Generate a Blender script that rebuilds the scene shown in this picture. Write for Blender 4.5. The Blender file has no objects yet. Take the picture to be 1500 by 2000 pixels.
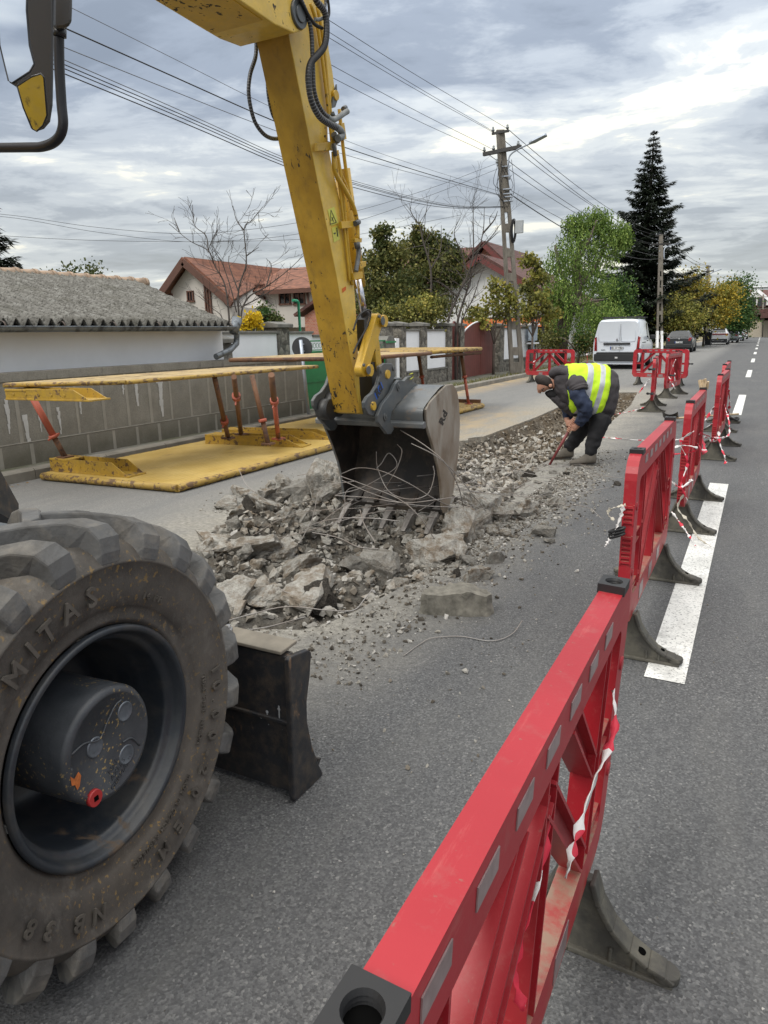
import bpy, bmesh, math, random
from mathutils import Vector, Matrix, Euler, noise
R = math.radians
PI = math.pi
scene = bpy.context.scene
col = scene.collection

# ---------------------------------------------------------------- camera
EYE = 1.5
cam_d = bpy.data.cameras.new('camera'); cam = bpy.data.objects.new('camera', cam_d); col.objects.link(cam)
cam_d.sensor_fit = 'VERTICAL'; cam_d.sensor_height = 36.0
cam_d.lens = 36.0 * 1370.0 / 2000.0
cam_d.clip_start = 0.05; cam_d.clip_end = 3000
FW = Vector((-0.45260, 0.85724, -0.24555)).normalized()
RT = Vector((0.88618, 0.46303, -0.01692)); RT = (RT - FW * RT.dot(FW)).normalized()
UP = RT.cross(FW)
cam.matrix_world = Matrix.Translation((0, 0, EYE)) @ Matrix((RT, UP, -FW)).transposed().to_4x4()
scene.camera = cam

# ---------------------------------------------------------------- world and light
world = bpy.data.worlds.new('World'); scene.world = world; world.use_nodes = True
wn = world.node_tree.nodes; wl = world.node_tree.links; wn.clear()
SUN_EL, SUN_AZ = R(48), R(200)

def wnode(t, **k):
    n = wn.new(t)
    for a, b in k.items(): setattr(n, a, b)
    return n
def wmath(op, a, b=None, clamp=False):
    n = wnode('ShaderNodeMath', operation=op); n.use_clamp = clamp
    for i, v in enumerate((a, b)):
        if v is None: continue
        if isinstance(v, (int, float)): n.inputs[i].default_value = v
        else: wl.new(v, n.inputs[i])
    return n.outputs[0]
sky = wnode('ShaderNodeTexSky', sky_type='NISHITA'); sky.sun_disc = False
sky.sun_elevation = SUN_EL; sky.sun_rotation = SUN_AZ
bg_sky = wnode('ShaderNodeBackground'); bg_sky.inputs[1].default_value = 0.1
wl.new(sky.outputs[0], bg_sky.inputs[0])
tc = wnode('ShaderNodeTexCoord'); sep = wnode('ShaderNodeSeparateXYZ'); wl.new(tc.outputs['Generated'], sep.inputs[0])
zz = wmath('MAXIMUM', sep.outputs[2], 0.0)
den = wmath('ADD', zz, 0.10)
comb = wnode('ShaderNodeCombineXYZ')
wl.new(wmath('DIVIDE', sep.outputs[0], den), comb.inputs[0]); wl.new(wmath('DIVIDE', sep.outputs[1], den), comb.inputs[1])
rot = wnode('ShaderNodeVectorRotate', rotation_type='Z_AXIS'); rot.inputs['Angle'].default_value = R(-18)
wl.new(comb.outputs[0], rot.inputs['Vector'])
mp = wnode('ShaderNodeMapping'); mp.inputs['Scale'].default_value = (0.80, 1.10, 1); mp.inputs['Location'].default_value = (3.3, 1.7, 0)
wl.new(rot.outputs[0], mp.inputs[0])
def wnoise(scale, detail, rough, dist=0.0, off=None):
    n = wnode('ShaderNodeTexNoise'); n.inputs['Scale'].default_value = scale; n.inputs['Detail'].default_value = detail
    n.inputs['Roughness'].default_value = rough; n.inputs['Distortion'].default_value = dist
    wl.new(mp.outputs[0], n.inputs['Vector']); return n.outputs[0]
n1 = wnoise(0.95, 8, 0.56, 0.5); n2 = wnoise(3.0, 7, 0.62, 0.4)
mixn = wmath('ADD', wmath('MULTIPLY', n1, 0.72), wmath('MULTIPLY', n2, 0.28))
ramp = wnode('ShaderNodeValToRGB')
cr = ramp.color_ramp; cr.interpolation = 'EASE'
cr.elements[0].position = 0.36; cr.elements[0].color = (0.135, 0.158, 0.195, 1)
cr.elements[1].position = 0.668; cr.elements[1].color = (0.82, 0.74, 0.52, 1)
for p, c in ((0.445, (0.185, 0.213, 0.258, 1)), (0.51, (0.29, 0.32, 0.358, 1)), (0.565, (0.40, 0.425, 0.44, 1)), (0.603, (0.60, 0.585, 0.51, 1))):
    e = cr.elements.new(p); e.color = c
wl.new(mixn, ramp.inputs[0])
# paler band low over the horizon
hz = wmath('SUBTRACT', 1.0, wmath('MULTIPLY', zz, 3.6), True)
hmix = wnode('ShaderNodeMix', data_type='RGBA'); wl.new(wmath('MULTIPLY', hz, 0.34), hmix.inputs[0])
wl.new(ramp.outputs[0], hmix.inputs[6]); hmix.inputs[7].default_value = (0.62, 0.60, 0.50, 1)
# an overcast sky is brightest overhead
zen = wmath('ADD', 1.0, wmath('MULTIPLY', wmath('POWER', zz, 1.5), 2.6))
zmix = wnode('ShaderNodeMix', data_type='RGBA'); wl.new(wmath('MULTIPLY', wmath('SUBTRACT', zz, .40), 2.2, True), zmix.inputs[0]); wl.new(hmix.outputs[2], zmix.inputs[6]); zmix.inputs[7].default_value = (0.47, 0.46, 0.44, 1)
bg_c = wnode('ShaderNodeBackground'); wl.new(zmix.outputs[2], bg_c.inputs[0]); wl.new(zen, bg_c.inputs[1])
mxs = wnode('ShaderNodeMixShader'); mxs.inputs[0].default_value = 0.93
wl.new(bg_sky.outputs[0], mxs.inputs[1]); wl.new(bg_c.outputs[0], mxs.inputs[2])
wo = wnode('ShaderNodeOutputWorld'); wl.new(mxs.outputs[0], wo.inputs[0])

sun_d = bpy.data.lights.new('sun', 'SUN'); sun = bpy.data.objects.new('sun', sun_d); col.objects.link(sun)
sun_d.energy = 1.2; sun_d.angle = R(22); sun_d.color = (1.0, 0.96, 0.89)
sv = Vector((math.sin(SUN_AZ) * math.cos(SUN_EL), math.cos(SUN_AZ) * math.cos(SUN_EL), math.sin(SUN_EL)))
sun.rotation_euler = sv.to_track_quat('Z', 'Y').to_euler(); sun.location = (0, 0, 30)
scene.view_settings.view_transform = 'Standard'; scene.view_settings.look = 'None'
scene.view_settings.exposure = 0.66; scene.view_settings.gamma = 1.0
scene.cycles.max_bounces = 6; scene.cycles.transparent_max_bounces = 8
scene.cycles.use_denoising = True

# ---------------------------------------------------------------- picture point -> place on a real plane
def ray(px, py): return FW + RT * ((px - 750) / 1370.0) - UP * ((py - 1000) / 1370.0)
O = Vector((0, 0, EYE))
def G(px, py, z=0.0):
    d = ray(px, py); return O + d * ((z - EYE) / d.z)
def AX(px, py, X):
    d = ray(px, py); return O + d * (X / d.x)
def AY(px, py, Y):
    d = ray(px, py); return O + d * (Y / d.y)
def AD(px, py, D): return O + ray(px, py) * D
def YZ(pts, X): return [(AX(a, b, X).y, AX(a, b, X).z) for a, b in pts]

# ---------------------------------------------------------------- mesh builder
class MB:
    def __init__(s): s.v = []; s.f = []; s.m = []; s.sm = []; s.cur = 0; s.smooth = False; s.T = None
    def av(s, p):
        p = Vector(p)
        if s.T is not None: p = s.T @ p
        s.v.append(p); return len(s.v) - 1
    def af(s, idx): s.f.append(tuple(idx)); s.m.append(s.cur); s.sm.append(s.smooth)
    def quad(s, a, b, c, d): s.af([s.av(a), s.av(b), s.av(c), s.av(d)])
    def box(s, c, size, rot=None):
        c = Vector(c); hx, hy, hz_ = size[0] / 2, size[1] / 2, size[2] / 2
        pts = [Vector((x, y, z)) for x in (-hx, hx) for y in (-hy, hy) for z in (-hz_, hz_)]
        if rot is not None: pts = [rot @ p for p in pts]
        i = [s.av(c + p) for p in pts]
        for q in ((0, 1, 3, 2), (4, 6, 7, 5), (0, 4, 5, 1), (2, 3, 7, 6), (0, 2, 6, 4), (1, 5, 7, 3)): s.af([i[k] for k in q])
    def bb(s, x0, x1, y0, y1, z0, z1): s.box(((x0 + x1) / 2, (y0 + y1) / 2, (z0 + z1) / 2), (abs(x1 - x0), abs(y1 - y0), abs(z1 - z0)))
    def hexa(s, lo, hi):
        i = [s.av(p) for p in lo]; j = [s.av(p) for p in hi]; n = len(i)
        s.af(i[::-1]); s.af(j)
        for k in range(n): s.af([i[k], i[(k + 1) % n], j[(k + 1) % n], j[k]])
    def prism_x(s, yz, x0, x1): s.hexa([(x0, y, z) for y, z in yz], [(x1, y, z) for y, z in yz])
    def prism_y(s, xz, y0, y1): s.hexa([(x, y0, z) for x, z in xz], [(x, y1, z) for x, z in xz])
    def prism_z(s, xy, z0, z1): s.hexa([(x, y, z0) for x, y in xy], [(x, y, z1) for x, y in xy])
    def beam(s, p, q, w, h, up=(0, 0, 1)):
        p = Vector(p); q = Vector(q); d = (q - p).normalized(); u = Vector(up)
        sd = d.cross(u)
        if sd.length < 1e-4: sd = d.cross(Vector((1, 0, 0)))
        sd.normalize(); u = sd.cross(d).normalized()
        o = [sd * (-w / 2) + u * (-h / 2), sd * (w / 2) + u * (-h / 2), sd * (w / 2) + u * (h / 2), sd * (-w / 2) + u * (h / 2)]
        s.hexa([p + k for k in o], [q + k for k in o])
    def tube(s, pts, r, n=8, cap=True, closed=False):
        pts = [Vector(p) for p in pts]; m = len(pts)
        rr = r if isinstance(r, (list, tuple)) else [r] * m
        prev = None; rings = []
        osm = s.smooth; s.smooth = True
        for i, p in enumerate(pts):
            t = (pts[min(i + 1, m - 1)] - pts[max(i - 1, 0)])
            t = t.normalized() if t.length > 1e-9 else Vector((0, 0, 1))
            if prev is None:
                a = Vector((0, 0, 1)) if abs(t.z) < .9 else Vector((1, 0, 0))
                prev = (a - t * a.dot(t)).normalized()
            else:
                k = prev - t * prev.dot(t); prev = k.normalized() if k.length > 1e-6 else prev
            b = t.cross(prev)
            rings.append([s.av(p + (prev * math.cos(2 * PI * j / n) + b * math.sin(2 * PI * j / n)) * rr[i]) for j in range(n)])
        for a, b in zip(rings, rings[1:]):
            for j in range(n): s.af([a[j], a[(j + 1) % n], b[(j + 1) % n], b[j]])
        s.smooth = osm
        if cap: s.af(rings[0][::-1]); s.af(rings[-1])
    def cyl(s, p, q, r, r2=None, n=24): s.tube([p, q], [r, r if r2 is None else r2], n)
    def lathe(s, prof, c, n=64, axis=Vector((1, 0, 0)), e1=Vector((0, 1, 0)), a0=0, a1=2 * PI, close=False):
        """prof = [(radius, along axis)]"""
        e2 = axis.cross(e1); c = Vector(c); full = abs(a1 - a0 - 2 * PI) < 1e-6; m = n if full else n + 1
        rings = []
        for r, x in prof:
            rings.append([s.av(c + axis * x + (e1 * math.cos(a0 + (a1 - a0) * j / n) + e2 * math.sin(a0 + (a1 - a0) * j / n)) * r) for j in range(m)])
        osm = s.smooth; s.smooth = True
        prs = list(zip(rings, rings[1:])) + ([(rings[-1], rings[0])] if close else [])
        for a, b in prs:
            for j in range(n): s.af([a[j], a[(j + 1) % m], b[(j + 1) % m], b[j]])
        s.smooth = osm
        return rings
    def grid(s, fn, nu, nv):
        idx = [[s.av(fn(i / nu, j / nv)) for j in range(nv + 1)] for i in range(nu + 1)]
        for i in range(nu):
            for j in range(nv): s.af([idx[i][j], idx[i + 1][j], idx[i + 1][j + 1], idx[i][j + 1]])
    def add(s, verts, faces):
        b = len(s.v)
        for p in verts: s.av(p)
        for f in faces: s.af([b + k for k in f])

OFF = {}
def mk(name, mb, mats, parent=None, bevel=0, world_space=True, autosmooth=None, loc=None):
    """links the shapes in mb as one mesh object; under a parent, vertices given in world places are moved to its frame"""
    me = bpy.data.meshes.new(name)
    off = Vector((0, 0, 0))
    if parent is not None and world_space: off = OFF.get(parent.name, Vector((0, 0, 0)))
    if parent is None and loc is not None: off = Vector(loc)
    me.from_pydata([tuple(p - off) for p in mb.v], [], mb.f)
    if not isinstance(mats, (list, tuple)): mats = [mats]
    for m in mats: me.materials.append(m)
    me.polygons.foreach_set('material_index', mb.m); me.polygons.foreach_set('use_smooth', mb.sm)
    me.validate(); me.update()
    o = bpy.data.objects.new(name, me); col.objects.link(o)
    if parent is not None: o.parent = parent; OFF[o.name] = off
    elif loc is not None: o.location = loc; OFF[o.name] = Vector(loc)
    if bevel:
        b = o.modifiers.new('bevel', 'BEVEL'); b.width = bevel; b.segments = 2; b.limit_method = 'ANGLE'; b.angle_limit = R(35); b.harden_normals = False
    if autosmooth:
        o.modifiers.new('es', 'EDGE_SPLIT').split_angle = R(autosmooth)
        me.polygons.foreach_set('use_smooth', [True] * len(me.polygons))
    return o
def tag(o, label, cat, group=None):
    o['label'] = label; o['category'] = cat
    if group: o['group'] = group
    return o
def thing(name, label, cat, loc=(0, 0, 0), rz=0, group=None):
    o = bpy.data.objects.new(name, None); col.objects.link(o); o.location = loc; o.rotation_euler = (0, 0, rz); o.empty_display_size = .2
    OFF[o.name] = Vector(loc)
    return tag(o, label, cat, group)
def structure(o): o['kind'] = 'structure'; return o
def stuff(o, label, cat): o['kind'] = 'stuff'; return tag(o, label, cat)
def kids(o): return [c for c in bpy.data.objects if c.parent == o]
def copy_tree(o, parent=None):
    c = o.copy(); col.objects.link(c)
    if parent is not None: c.parent = parent
    OFF[c.name] = OFF.get(o.name, Vector((0, 0, 0)))
    for k in kids(o): copy_tree(k, c)
    return c

def curve(pts, n=8):
    """Catmull-Rom through pts"""
    pts = [Vector(p) for p in pts]; out = []
    P = [pts[0] * 2 - pts[1]] + pts + [pts[-1] * 2 - pts[-2]]
    for i in range(1, len(P) - 2):
        a, b, c, d = P[i - 1:i + 3]
        for k in range(n):
            t = k / n
            out.append(0.5 * ((2 * b) + (c - a) * t + (2 * a - 5 * b + 4 * c - d) * t * t + (3 * b - a - 3 * c + d) * t ** 3))
    out.append(pts[-1]); return out

def text_geo(txt, size=1.0, ext=0.0, bold=0.0):
    cu = bpy.data.curves.new('t', 'FONT'); cu.body = txt; cu.size = size; cu.extrude = ext; cu.offset = bold; cu.resolution_u = 2
    cu.align_x = 'CENTER'; cu.align_y = 'CENTER'
    o = bpy.data.objects.new('t', cu); col.objects.link(o)
    bpy.context.view_layer.update()
    me = o.to_mesh(); vs = [v.co.copy() for v in me.vertices]; fs = [tuple(p.vertices) for p in me.polygons]
    o.to_mesh_clear(); bpy.data.objects.remove(o); bpy.data.curves.remove(cu)
    return vs, fs
def put_text(mb, txt, size, origin, ex, ey, ext=0.002, bold=0.0):
    vs, fs = text_geo(txt, size, ext, bold); ex = Vector(ex).normalized(); ey = Vector(ey).normalized(); ez = ex.cross(ey)
    mb.add([Vector(origin) + ex * v.x + ey * v.y + ez * v.z for v in vs], fs)

# ---------------------------------------------------------------- materials
def _n(nt, t, **k):
    n = nt.nodes.new(t)
    for a, b in k.items(): setattr(n, a, b)
    return n
def setin(nt, sock, v):
    if isinstance(v, bpy.types.NodeSocket): nt.links.new(v, sock)
    elif isinstance(v, (tuple, list)) and len(v) == 3 and sock.type == 'RGBA': sock.default_value = (*v, 1)
    else: sock.default_value = v
class Mat:
    def __init__(s, name, rough=.6, metal=0.0, spec=None, coord='Object'):
        s.m = bpy.data.materials.new(name); s.m.use_nodes = True; s.nt = s.m.node_tree
        s.b = s.nt.nodes['Principled BSDF']; s.b.inputs['Roughness'].default_value = rough; s.b.inputs['Metallic'].default_value = metal
        if spec is not None: s.b.inputs['Specular IOR Level'].default_value = spec
        s.tc = _n(s.nt, 'ShaderNodeTexCoord').outputs[coord]
    def map(s, scale=(1, 1, 1), rot=(0, 0, 0)):
        n = _n(s.nt, 'ShaderNodeMapping'); n.inputs['Scale'].default_value = scale; n.inputs['Rotation'].default_value = rot
        s.nt.links.new(s.tc, n.inputs[0]); return n.outputs[0]
    def noise(s, scale, detail=4, rough=.55, vec=None, dist=0):
        n = _n(s.nt, 'ShaderNodeTexNoise'); n.inputs['Scale'].default_value = scale; n.inputs['Detail'].default_value = detail
        n.inputs['Roughness'].default_value = rough; n.inputs['Distortion'].default_value = dist
        s.nt.links.new(vec or s.tc, n.inputs['Vector']); return n.outputs[0]
    def voro(s, scale, feature='F1', vec=None, out=0, rnd=1.0):
        n = _n(s.nt, 'ShaderNodeTexVoronoi', feature=feature); n.inputs['Scale'].default_value = scale; n.inputs['Randomness'].default_value = rnd
        s.nt.links.new(vec or s.tc, n.inputs['Vector']); return n.outputs[out]
    def ramp(s, fac, stops, interp='LINEAR'):
        n = _n(s.nt, 'ShaderNodeValToRGB'); c = n.color_ramp; c.interpolation = interp
        c.elements[0].position = stops[0][0]; c.elements[1].position = stops[-1][0]
        def C(v): return (v, v, v, 1) if isinstance(v, (int, float)) else (*v, 1)
        c.elements[0].color = C(stops[0][1]); c.elements[1].color = C(stops[-1][1])
        for p, v in stops[1:-1]: c.elements.new(p).color = C(v)
        s.nt.links.new(fac, n.inputs[0]); return n.outputs[0]
    def mix(s, fac, a, b, mode='MIX'):
        n = _n(s.nt, 'ShaderNodeMix', data_type='RGBA', blend_type=mode)
        setin(s.nt, n.inputs[0], fac); setin(s.nt, n.inputs[6], a); setin(s.nt, n.inputs[7], b); return n.outputs[2]
    def math(s, op, a, b=0.0, clamp=False):
        n = _n(s.nt, 'ShaderNodeMath', operation=op); n.use_clamp = clamp; setin(s.nt, n.inputs[0], a); setin(s.nt, n.inputs[1], b); return n.outputs[0]
    def xyz(s, vec=None):
        n = _n(s.nt, 'ShaderNodeSeparateXYZ'); s.nt.links.new(vec or s.tc, n.inputs[0]); return n.outputs
    def rnd(s): return _n(s.nt, 'ShaderNodeObjectInfo').outputs['Random']
    def color(s, v): setin(s.nt, s.b.inputs['Base Color'], v); return s
    def rough(s, v): setin(s.nt, s.b.inputs['Roughness'], v); return s
    def bump(s, h, strength=.3, dist=.01):
        n = _n(s.nt, 'ShaderNodeBump'); n.inputs['Strength'].default_value = strength; n.inputs['Distance'].default_value = dist
        s.nt.links.new(h, n.inputs['Height']); s.nt.links.new(n.outputs[0], s.b.inputs['Normal']); return s
def plain(name, c, rough=.6, metal=0.0, var=.12, scale=6, bump=0, bscale=60, spec=None, coord='Object'):
    m = Mat(name, rough, metal, spec, coord)
    d = tuple(x * (1 - var) for x in c); e = tuple(min(1, x * (1 + var)) for x in c)
    m.color(m.ramp(m.noise(scale, 5, .6), [(.3, d), (.7, e)]))
    if bump: m.bump(m.noise(bscale, 4, .6), bump, .004)
    return m.m
def worn(name, base, under, scale=8, amount=.5, rough=.45, streak=(1, 1, 1), dust=None, metal=0, soft=.04, bump=.15, dustamt=.5, var=.1):
    """paint with chips showing the metal under it, and a film of dust"""
    m = Mat(name, rough, metal)
    v = m.map(streak)
    n = m.noise(scale, 8, .65, v, .3); n2 = m.noise(scale * .22, 3, .5)
    k = m.math('ADD', n, m.math('MULTIPLY', m.math('SUBTRACT', n2, .5), .55))
    chips = m.ramp(k, [(1 - amount - soft, 0.0), (1 - amount + soft, 1.0)])
    lo = tuple(x * (1 - var) for x in base); hi = tuple(min(1, x * (1 + var)) for x in base)
    c = m.ramp(m.noise(scale * .5, 4, .6), [(.35, lo), (.65, hi)])
    if dust: c = m.mix(m.ramp(m.noise(scale * .9, 6, .7), [(.45, 0.0), (.8, dustamt)]), c, dust)
    c = m.mix(chips, c, under)
    m.color(c).rough(m.mix(chips, (rough,) * 3, (.75,) * 3))
    if bump: m.bump(m.math('SUBTRACT', m.noise(scale * 9, 3, .5), chips), bump, .003)
    return m.m
def leafmat(name, a, b, c=None):
    m = Mat(name, .6, 0, .2)
    g = _n(m.nt, 'ShaderNodeNewGeometry').outputs['Random Per Island']
    stops = [(.0, a), (.6, b)] + ([(1.0, c)] if c else [(1.0, b)])
    cc = m.mix(m.ramp(m.noise(.8, 3, .5), [(.35, 0.0), (.7, .6)]), m.ramp(g, stops), a)
    m.color(cc); m.b.inputs['Subsurface Weight'].default_value = 0.0
    tr = _n(m.nt, 'ShaderNodeBsdfTranslucent'); m.nt.links.new(cc, tr.inputs[0])
    ms = _n(m.nt, 'ShaderNodeMixShader'); ms.inputs[0].default_value = .25
    m.nt.links.new(m.b.outputs[0], ms.inputs[1]); m.nt.links.new(tr.outputs[0], ms.inputs[2])
    m.nt.links.new(ms.outputs[0], m.nt.nodes['Material Output'].inputs[0]); return m.m

YEL = worn('yellow_machine_paint', (.56, .34, .025), (.035, .026, .018), 22, .36, .38, dust=(.33, .24, .12), soft=.015, dustamt=.35)
ys = Mat('yellow_scraped_shaded_paint', .45)
yz_ = ys.xyz()[2]; yv = ys.map((1, .8, .5), (0, .35, 0))
yk = ys.math('ADD', ys.math('ADD', ys.noise(34, 8, .7, yv, .6), ys.math('MULTIPLY', ys.math('SUBTRACT', ys.noise(5, 3, .5), .5), .35)), ys.math('MULTIPLY', ys.math('SUBTRACT', 2.15, yz_), .055))
ych = ys.ramp(yk, [(.640, 0.0), (.655, 1.0)])
yc = ys.ramp(ys.noise(4, 5, .6), [(.35, (.34, .19, .015)), (.65, (.47, .28, .03))])  # base yellow darkened: the shade on the stick's front is in this colour
yc = ys.mix(ys.ramp(ys.noise(18, 7, .7, yv), [(.5, 0.0), (.75, .6)]), yc, (.17, .105, .03))
ys.color(ys.mix(ych, yc, (.028, .021, .015))).bump(ys.math('SUBTRACT', ys.noise(120, 3, .5), ych), .2, .003); YEL_SCR_SHADE = ys.m
YEL_CLEAN = worn('yellow_side_paint', (.66, .44, .07), (.05, .035, .02), 26, .32, .33, dust=(.5, .4, .22), soft=.012, dustamt=.35)
BLACK = plain('black_rubber', (.013, .013, .014), .55, var=.3)
HOLE_SHADE = plain('hole_shade_black', (.004, .004, .004), 1.0, spec=0.0)  # near-black pieces paint in the shade inside deep holes
STEEL = worn('bare_steel', (.35, .34, .33), (.12, .08, .05), 14, .42, .35, metal=.8)
CHROME = plain('chrome_rod', (.6, .58, .6), .12, 1.0, .05)
GREYPAINT = worn('dark_grey_paint', (.075, .085, .092), (.22, .19, .16), 9, .36, .38, dust=(.2, .17, .13), dustamt=.45)
BLADEPAINT = worn('black_blade_paint', (.022, .023, .026), (.14, .09, .055), 24, .33, .42, streak=(1, 1, .35), dust=(.15, .11, .07), dustamt=.5)
REBAR = worn('rusty_wire', (.33, .315, .30), (.22, .18, .15), 4, .5, .5, metal=.2, soft=.15)
GLASS = plain('dark_window_glass', (.02, .024, .028), .06, 0, .1, spec=.8)
WHITE_R = plain('white_render', (.82, .83, .85), .9, var=.06, scale=1.5, bump=.2)
def holder(name, parent):
    o = bpy.data.objects.new(name, None); col.objects.link(o); o.parent = parent; o.empty_display_size = .1
    OFF[o.name] = OFF.get(parent.name, Vector((0, 0, 0))); return o
def mk_each(name, mb, mats, parent, **k):
    """one object for every separate piece in mb"""
    n = len(mb.v); par = list(range(n))
    def find(a):
        while par[a] != a: par[a] = par[par[a]]; a = par[a]
        return a
    for f in mb.f:
        r = find(f[0])
        for i in f[1:]: par[find(i)] = r
    groups = {}
    for fi, f in enumerate(mb.f): groups.setdefault(find(f[0]), []).append(fi)
    for g in groups.values():
        m = MB(); ids = {}
        for fi in g:
            idx = []
            for i in mb.f[fi]:
                if i not in ids: ids[i] = len(m.v); m.v.append(mb.v[i])
                idx.append(ids[i])
            m.f.append(tuple(idx)); m.m.append(mb.m[fi]); m.sm.append(mb.sm[fi])
        mk(name, m, mats, parent, **k)
# ================================================================ the ground
TRENCH = [(-2.42, 2.62), (-2.02, 2.84), (-1.80, 3.35), (-1.72, 4.2), (-1.80, 5.4), (-1.98, 6.6), (-2.08, 7.9), (-2.14, 9.4), (-2.10, 12.0), (-2.25, 15.2), (-2.60, 18.5),
          (-3.72, 18.1), (-3.55, 15.0), (-3.48, 12.5), (-3.52, 10.2), (-3.80, 8.6), (-4.05, 6.8), (-4.02, 5.4), (-3.75, 4.2), (-3.35, 3.3)]
def inside(x, y, poly=TRENCH):
    c = False; n = len(poly)
    for i in range(n):
        x1, y1 = poly[i]; x2, y2 = poly[(i + 1) % n]
        if (y1 > y) != (y2 > y) and x < (x2 - x1) * (y - y1) / (y2 - y1) + x1: c = not c
    return c
def edge_dist(x, y, poly=TRENCH):
    d = 9
    for i in range(len(poly)):
        a = Vector(poly[i]); b = Vector(poly[(i + 1) % len(poly)]); p = Vector((x, y)); ab = b - a
        t = max(0, min(1, (p - a).dot(ab) / ab.length_squared)); d = min(d, (p - a - ab * t).length)
    return d
def fbm(x, y, s, o=5, seed=0): return noise.fractal(Vector((x * s + seed, y * s, seed * 1.7)), 1.0, 2.0, o)
def trench_h(x, y):
    ins = inside(x, y); d = edge_dist(x, y)
    if not ins: return -0.06 if d > .05 else -0.01
    wall = min(1, d / .16)
    if y < 6.4:                                                     # heap of broken slab round the bucket
        base = -0.10 + .32 * math.exp(-((x + 3.25) ** 2) / .40 - ((y - 4.8) ** 2) / 1.1) + .16 * math.exp(-((x + 2.0) ** 2) / .12 - ((y - 5.0) ** 2) / .6) + .12 * math.exp(-((x + 2.4) ** 2) / .2 - ((y - 4.62) ** 2) / .03)
        base -= .10 * math.exp(-((x + 2.45) ** 2) / .10 - ((y - 4.25) ** 2) / .06)
        if y < 3.3: base -= .05
    elif y < 9.5:
        t = (y - 6.4) / 3.1
        base = -0.05 * (1 - t) - .30 * t + .10 * math.exp(-((x + 3.5) ** 2) / .1)
    elif y < 12: base = -.30 + (y - 9.5) / 2.5 * .10
    else: base = -.20
    return wall * (base + .09 * fbm(x, y, 2.6) + .05 * fbm(x, y, 9, 3, 5)) - .01

# far ground sheet, lowest
mb = MB()
for x0, x1, y0, y1 in ((-900, -6, -200, 1600), (0, 900, -200, 1600), (-6, 0, -200, 1), (-6, 0, 21, 1600)): mb.quad((x0, y0, -.12), (x1, y0, -.12), (x1, y1, -.12), (x0, y1, -.12))
gm = Mat('earth_and_grass', .95); gm.color(gm.ramp(gm.noise(.6, 8, .65), [(.35, (.09, .085, .05)), (.6, (.16, .145, .10))]))
structure(mk('ground', mb, gm.m))

# road, one sheet with the dug hole in it
am = Mat('asphalt', .82, 0, .35)
X, Y, Z = am.xyz()
fine = am.voro(150, 'F1', out=1); finev = am.voro(150, 'F1')
spk = am.ramp(fine, [(.05, (.026, .026, .027)), (.45, (.078, .079, .081)), (.78, (.155, .156, .156)), (.93, (.26, .26, .25)), (1.0, (.48, .47, .45))])
agg = am.ramp(am.math('MULTIPLY', am.noise(95, 3, .6), 1.0), [(.3, (.052, .053, .055)), (.55, (.108, .110, .113)), (.75, (.18, .181, .18))])
dark = am.mix(.38, spk, agg)
dark = am.mix(am.ramp(am.noise(.7, 5, .6), [(.35, 0.0), (.75, .55)]), dark, (.078, .079, .082))
dark = am.mix(am.ramp(am.noise(1.9, 6, .7, am.map((1.6, .35, 1))), [(.48, 0.0), (.72, .40)]), dark, (.15, .148, .14))
crk = am.ramp(am.voro(.55, 'DISTANCE_TO_EDGE', am.mix(.12, am.tc, _n(am.nt, 'ShaderNodeTexNoise').outputs[1])), [(.0, 1.0), (.004, 0.0)])
dark = am.mix(am.math('MULTIPLY', crk, am.ramp(am.noise(.33, 2, .5), [(.5, 0.0), (.56, .8)])), dark, (.022, .022, .022))
old = am.mix(.55, am.ramp(am.math('ADD', am.math('MULTIPLY', fine, .45), am.math('MULTIPLY', am.noise(90, 4, .6), .55)), [(.30, (.07, .07, .068)), (.5, (.17, .168, .16)), (.74, (.38, .37, .35))]), (.19, .187, .178))
old = am.mix(am.ramp(am.noise(2.4, 7, .65, am.map((2.2, .35, 1))), [(.35, 0.0), (.7, .6)]), old, (.14, .143, .142))
# the older lane lies left of the new overlay
wob = am.math('MULTIPLY', am.math('SUBTRACT', am.noise(1.4, 5, .6), .5), .5)
xw = am.math('ADD', X, wob)
lane = am.ramp(am.math('MULTIPLY', am.math('ADD', xw, 5.0), .25), [(.60, 1.0), (.80, 0.0)])
# beyond the dig the road is one even grey
c = am.mix(lane, dark, old)
# dust and mud round the dig
dx = am.math('ABSOLUTE', am.math('ADD', xw, 2.95))
dustx = am.math('SUBTRACT', 1.0, am.math('MULTIPLY', am.math('SUBTRACT', dx, .75), .95), True)
dusty = am.math('MULTIPLY', am.math('MULTIPLY', am.math('SUBTRACT', Y, 1.85), 1.3, True), am.math('MULTIPLY', am.math('SUBTRACT', 20.5, Y), .5, True))
dm = am.math('MULTIPLY', am.math('MULTIPLY', dustx, dusty), am.ramp(am.noise(3.2, 8, .68), [(.22, .35), (.6, 1.35)]), True)
dustc = am.ramp(am.noise(26, 6, .75), [(.3, (.125, .118, .10)), (.5, (.25, .236, .205)), (.7, (.38, .36, .315))])
c = am.mix(dm, c, dustc)
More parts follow.
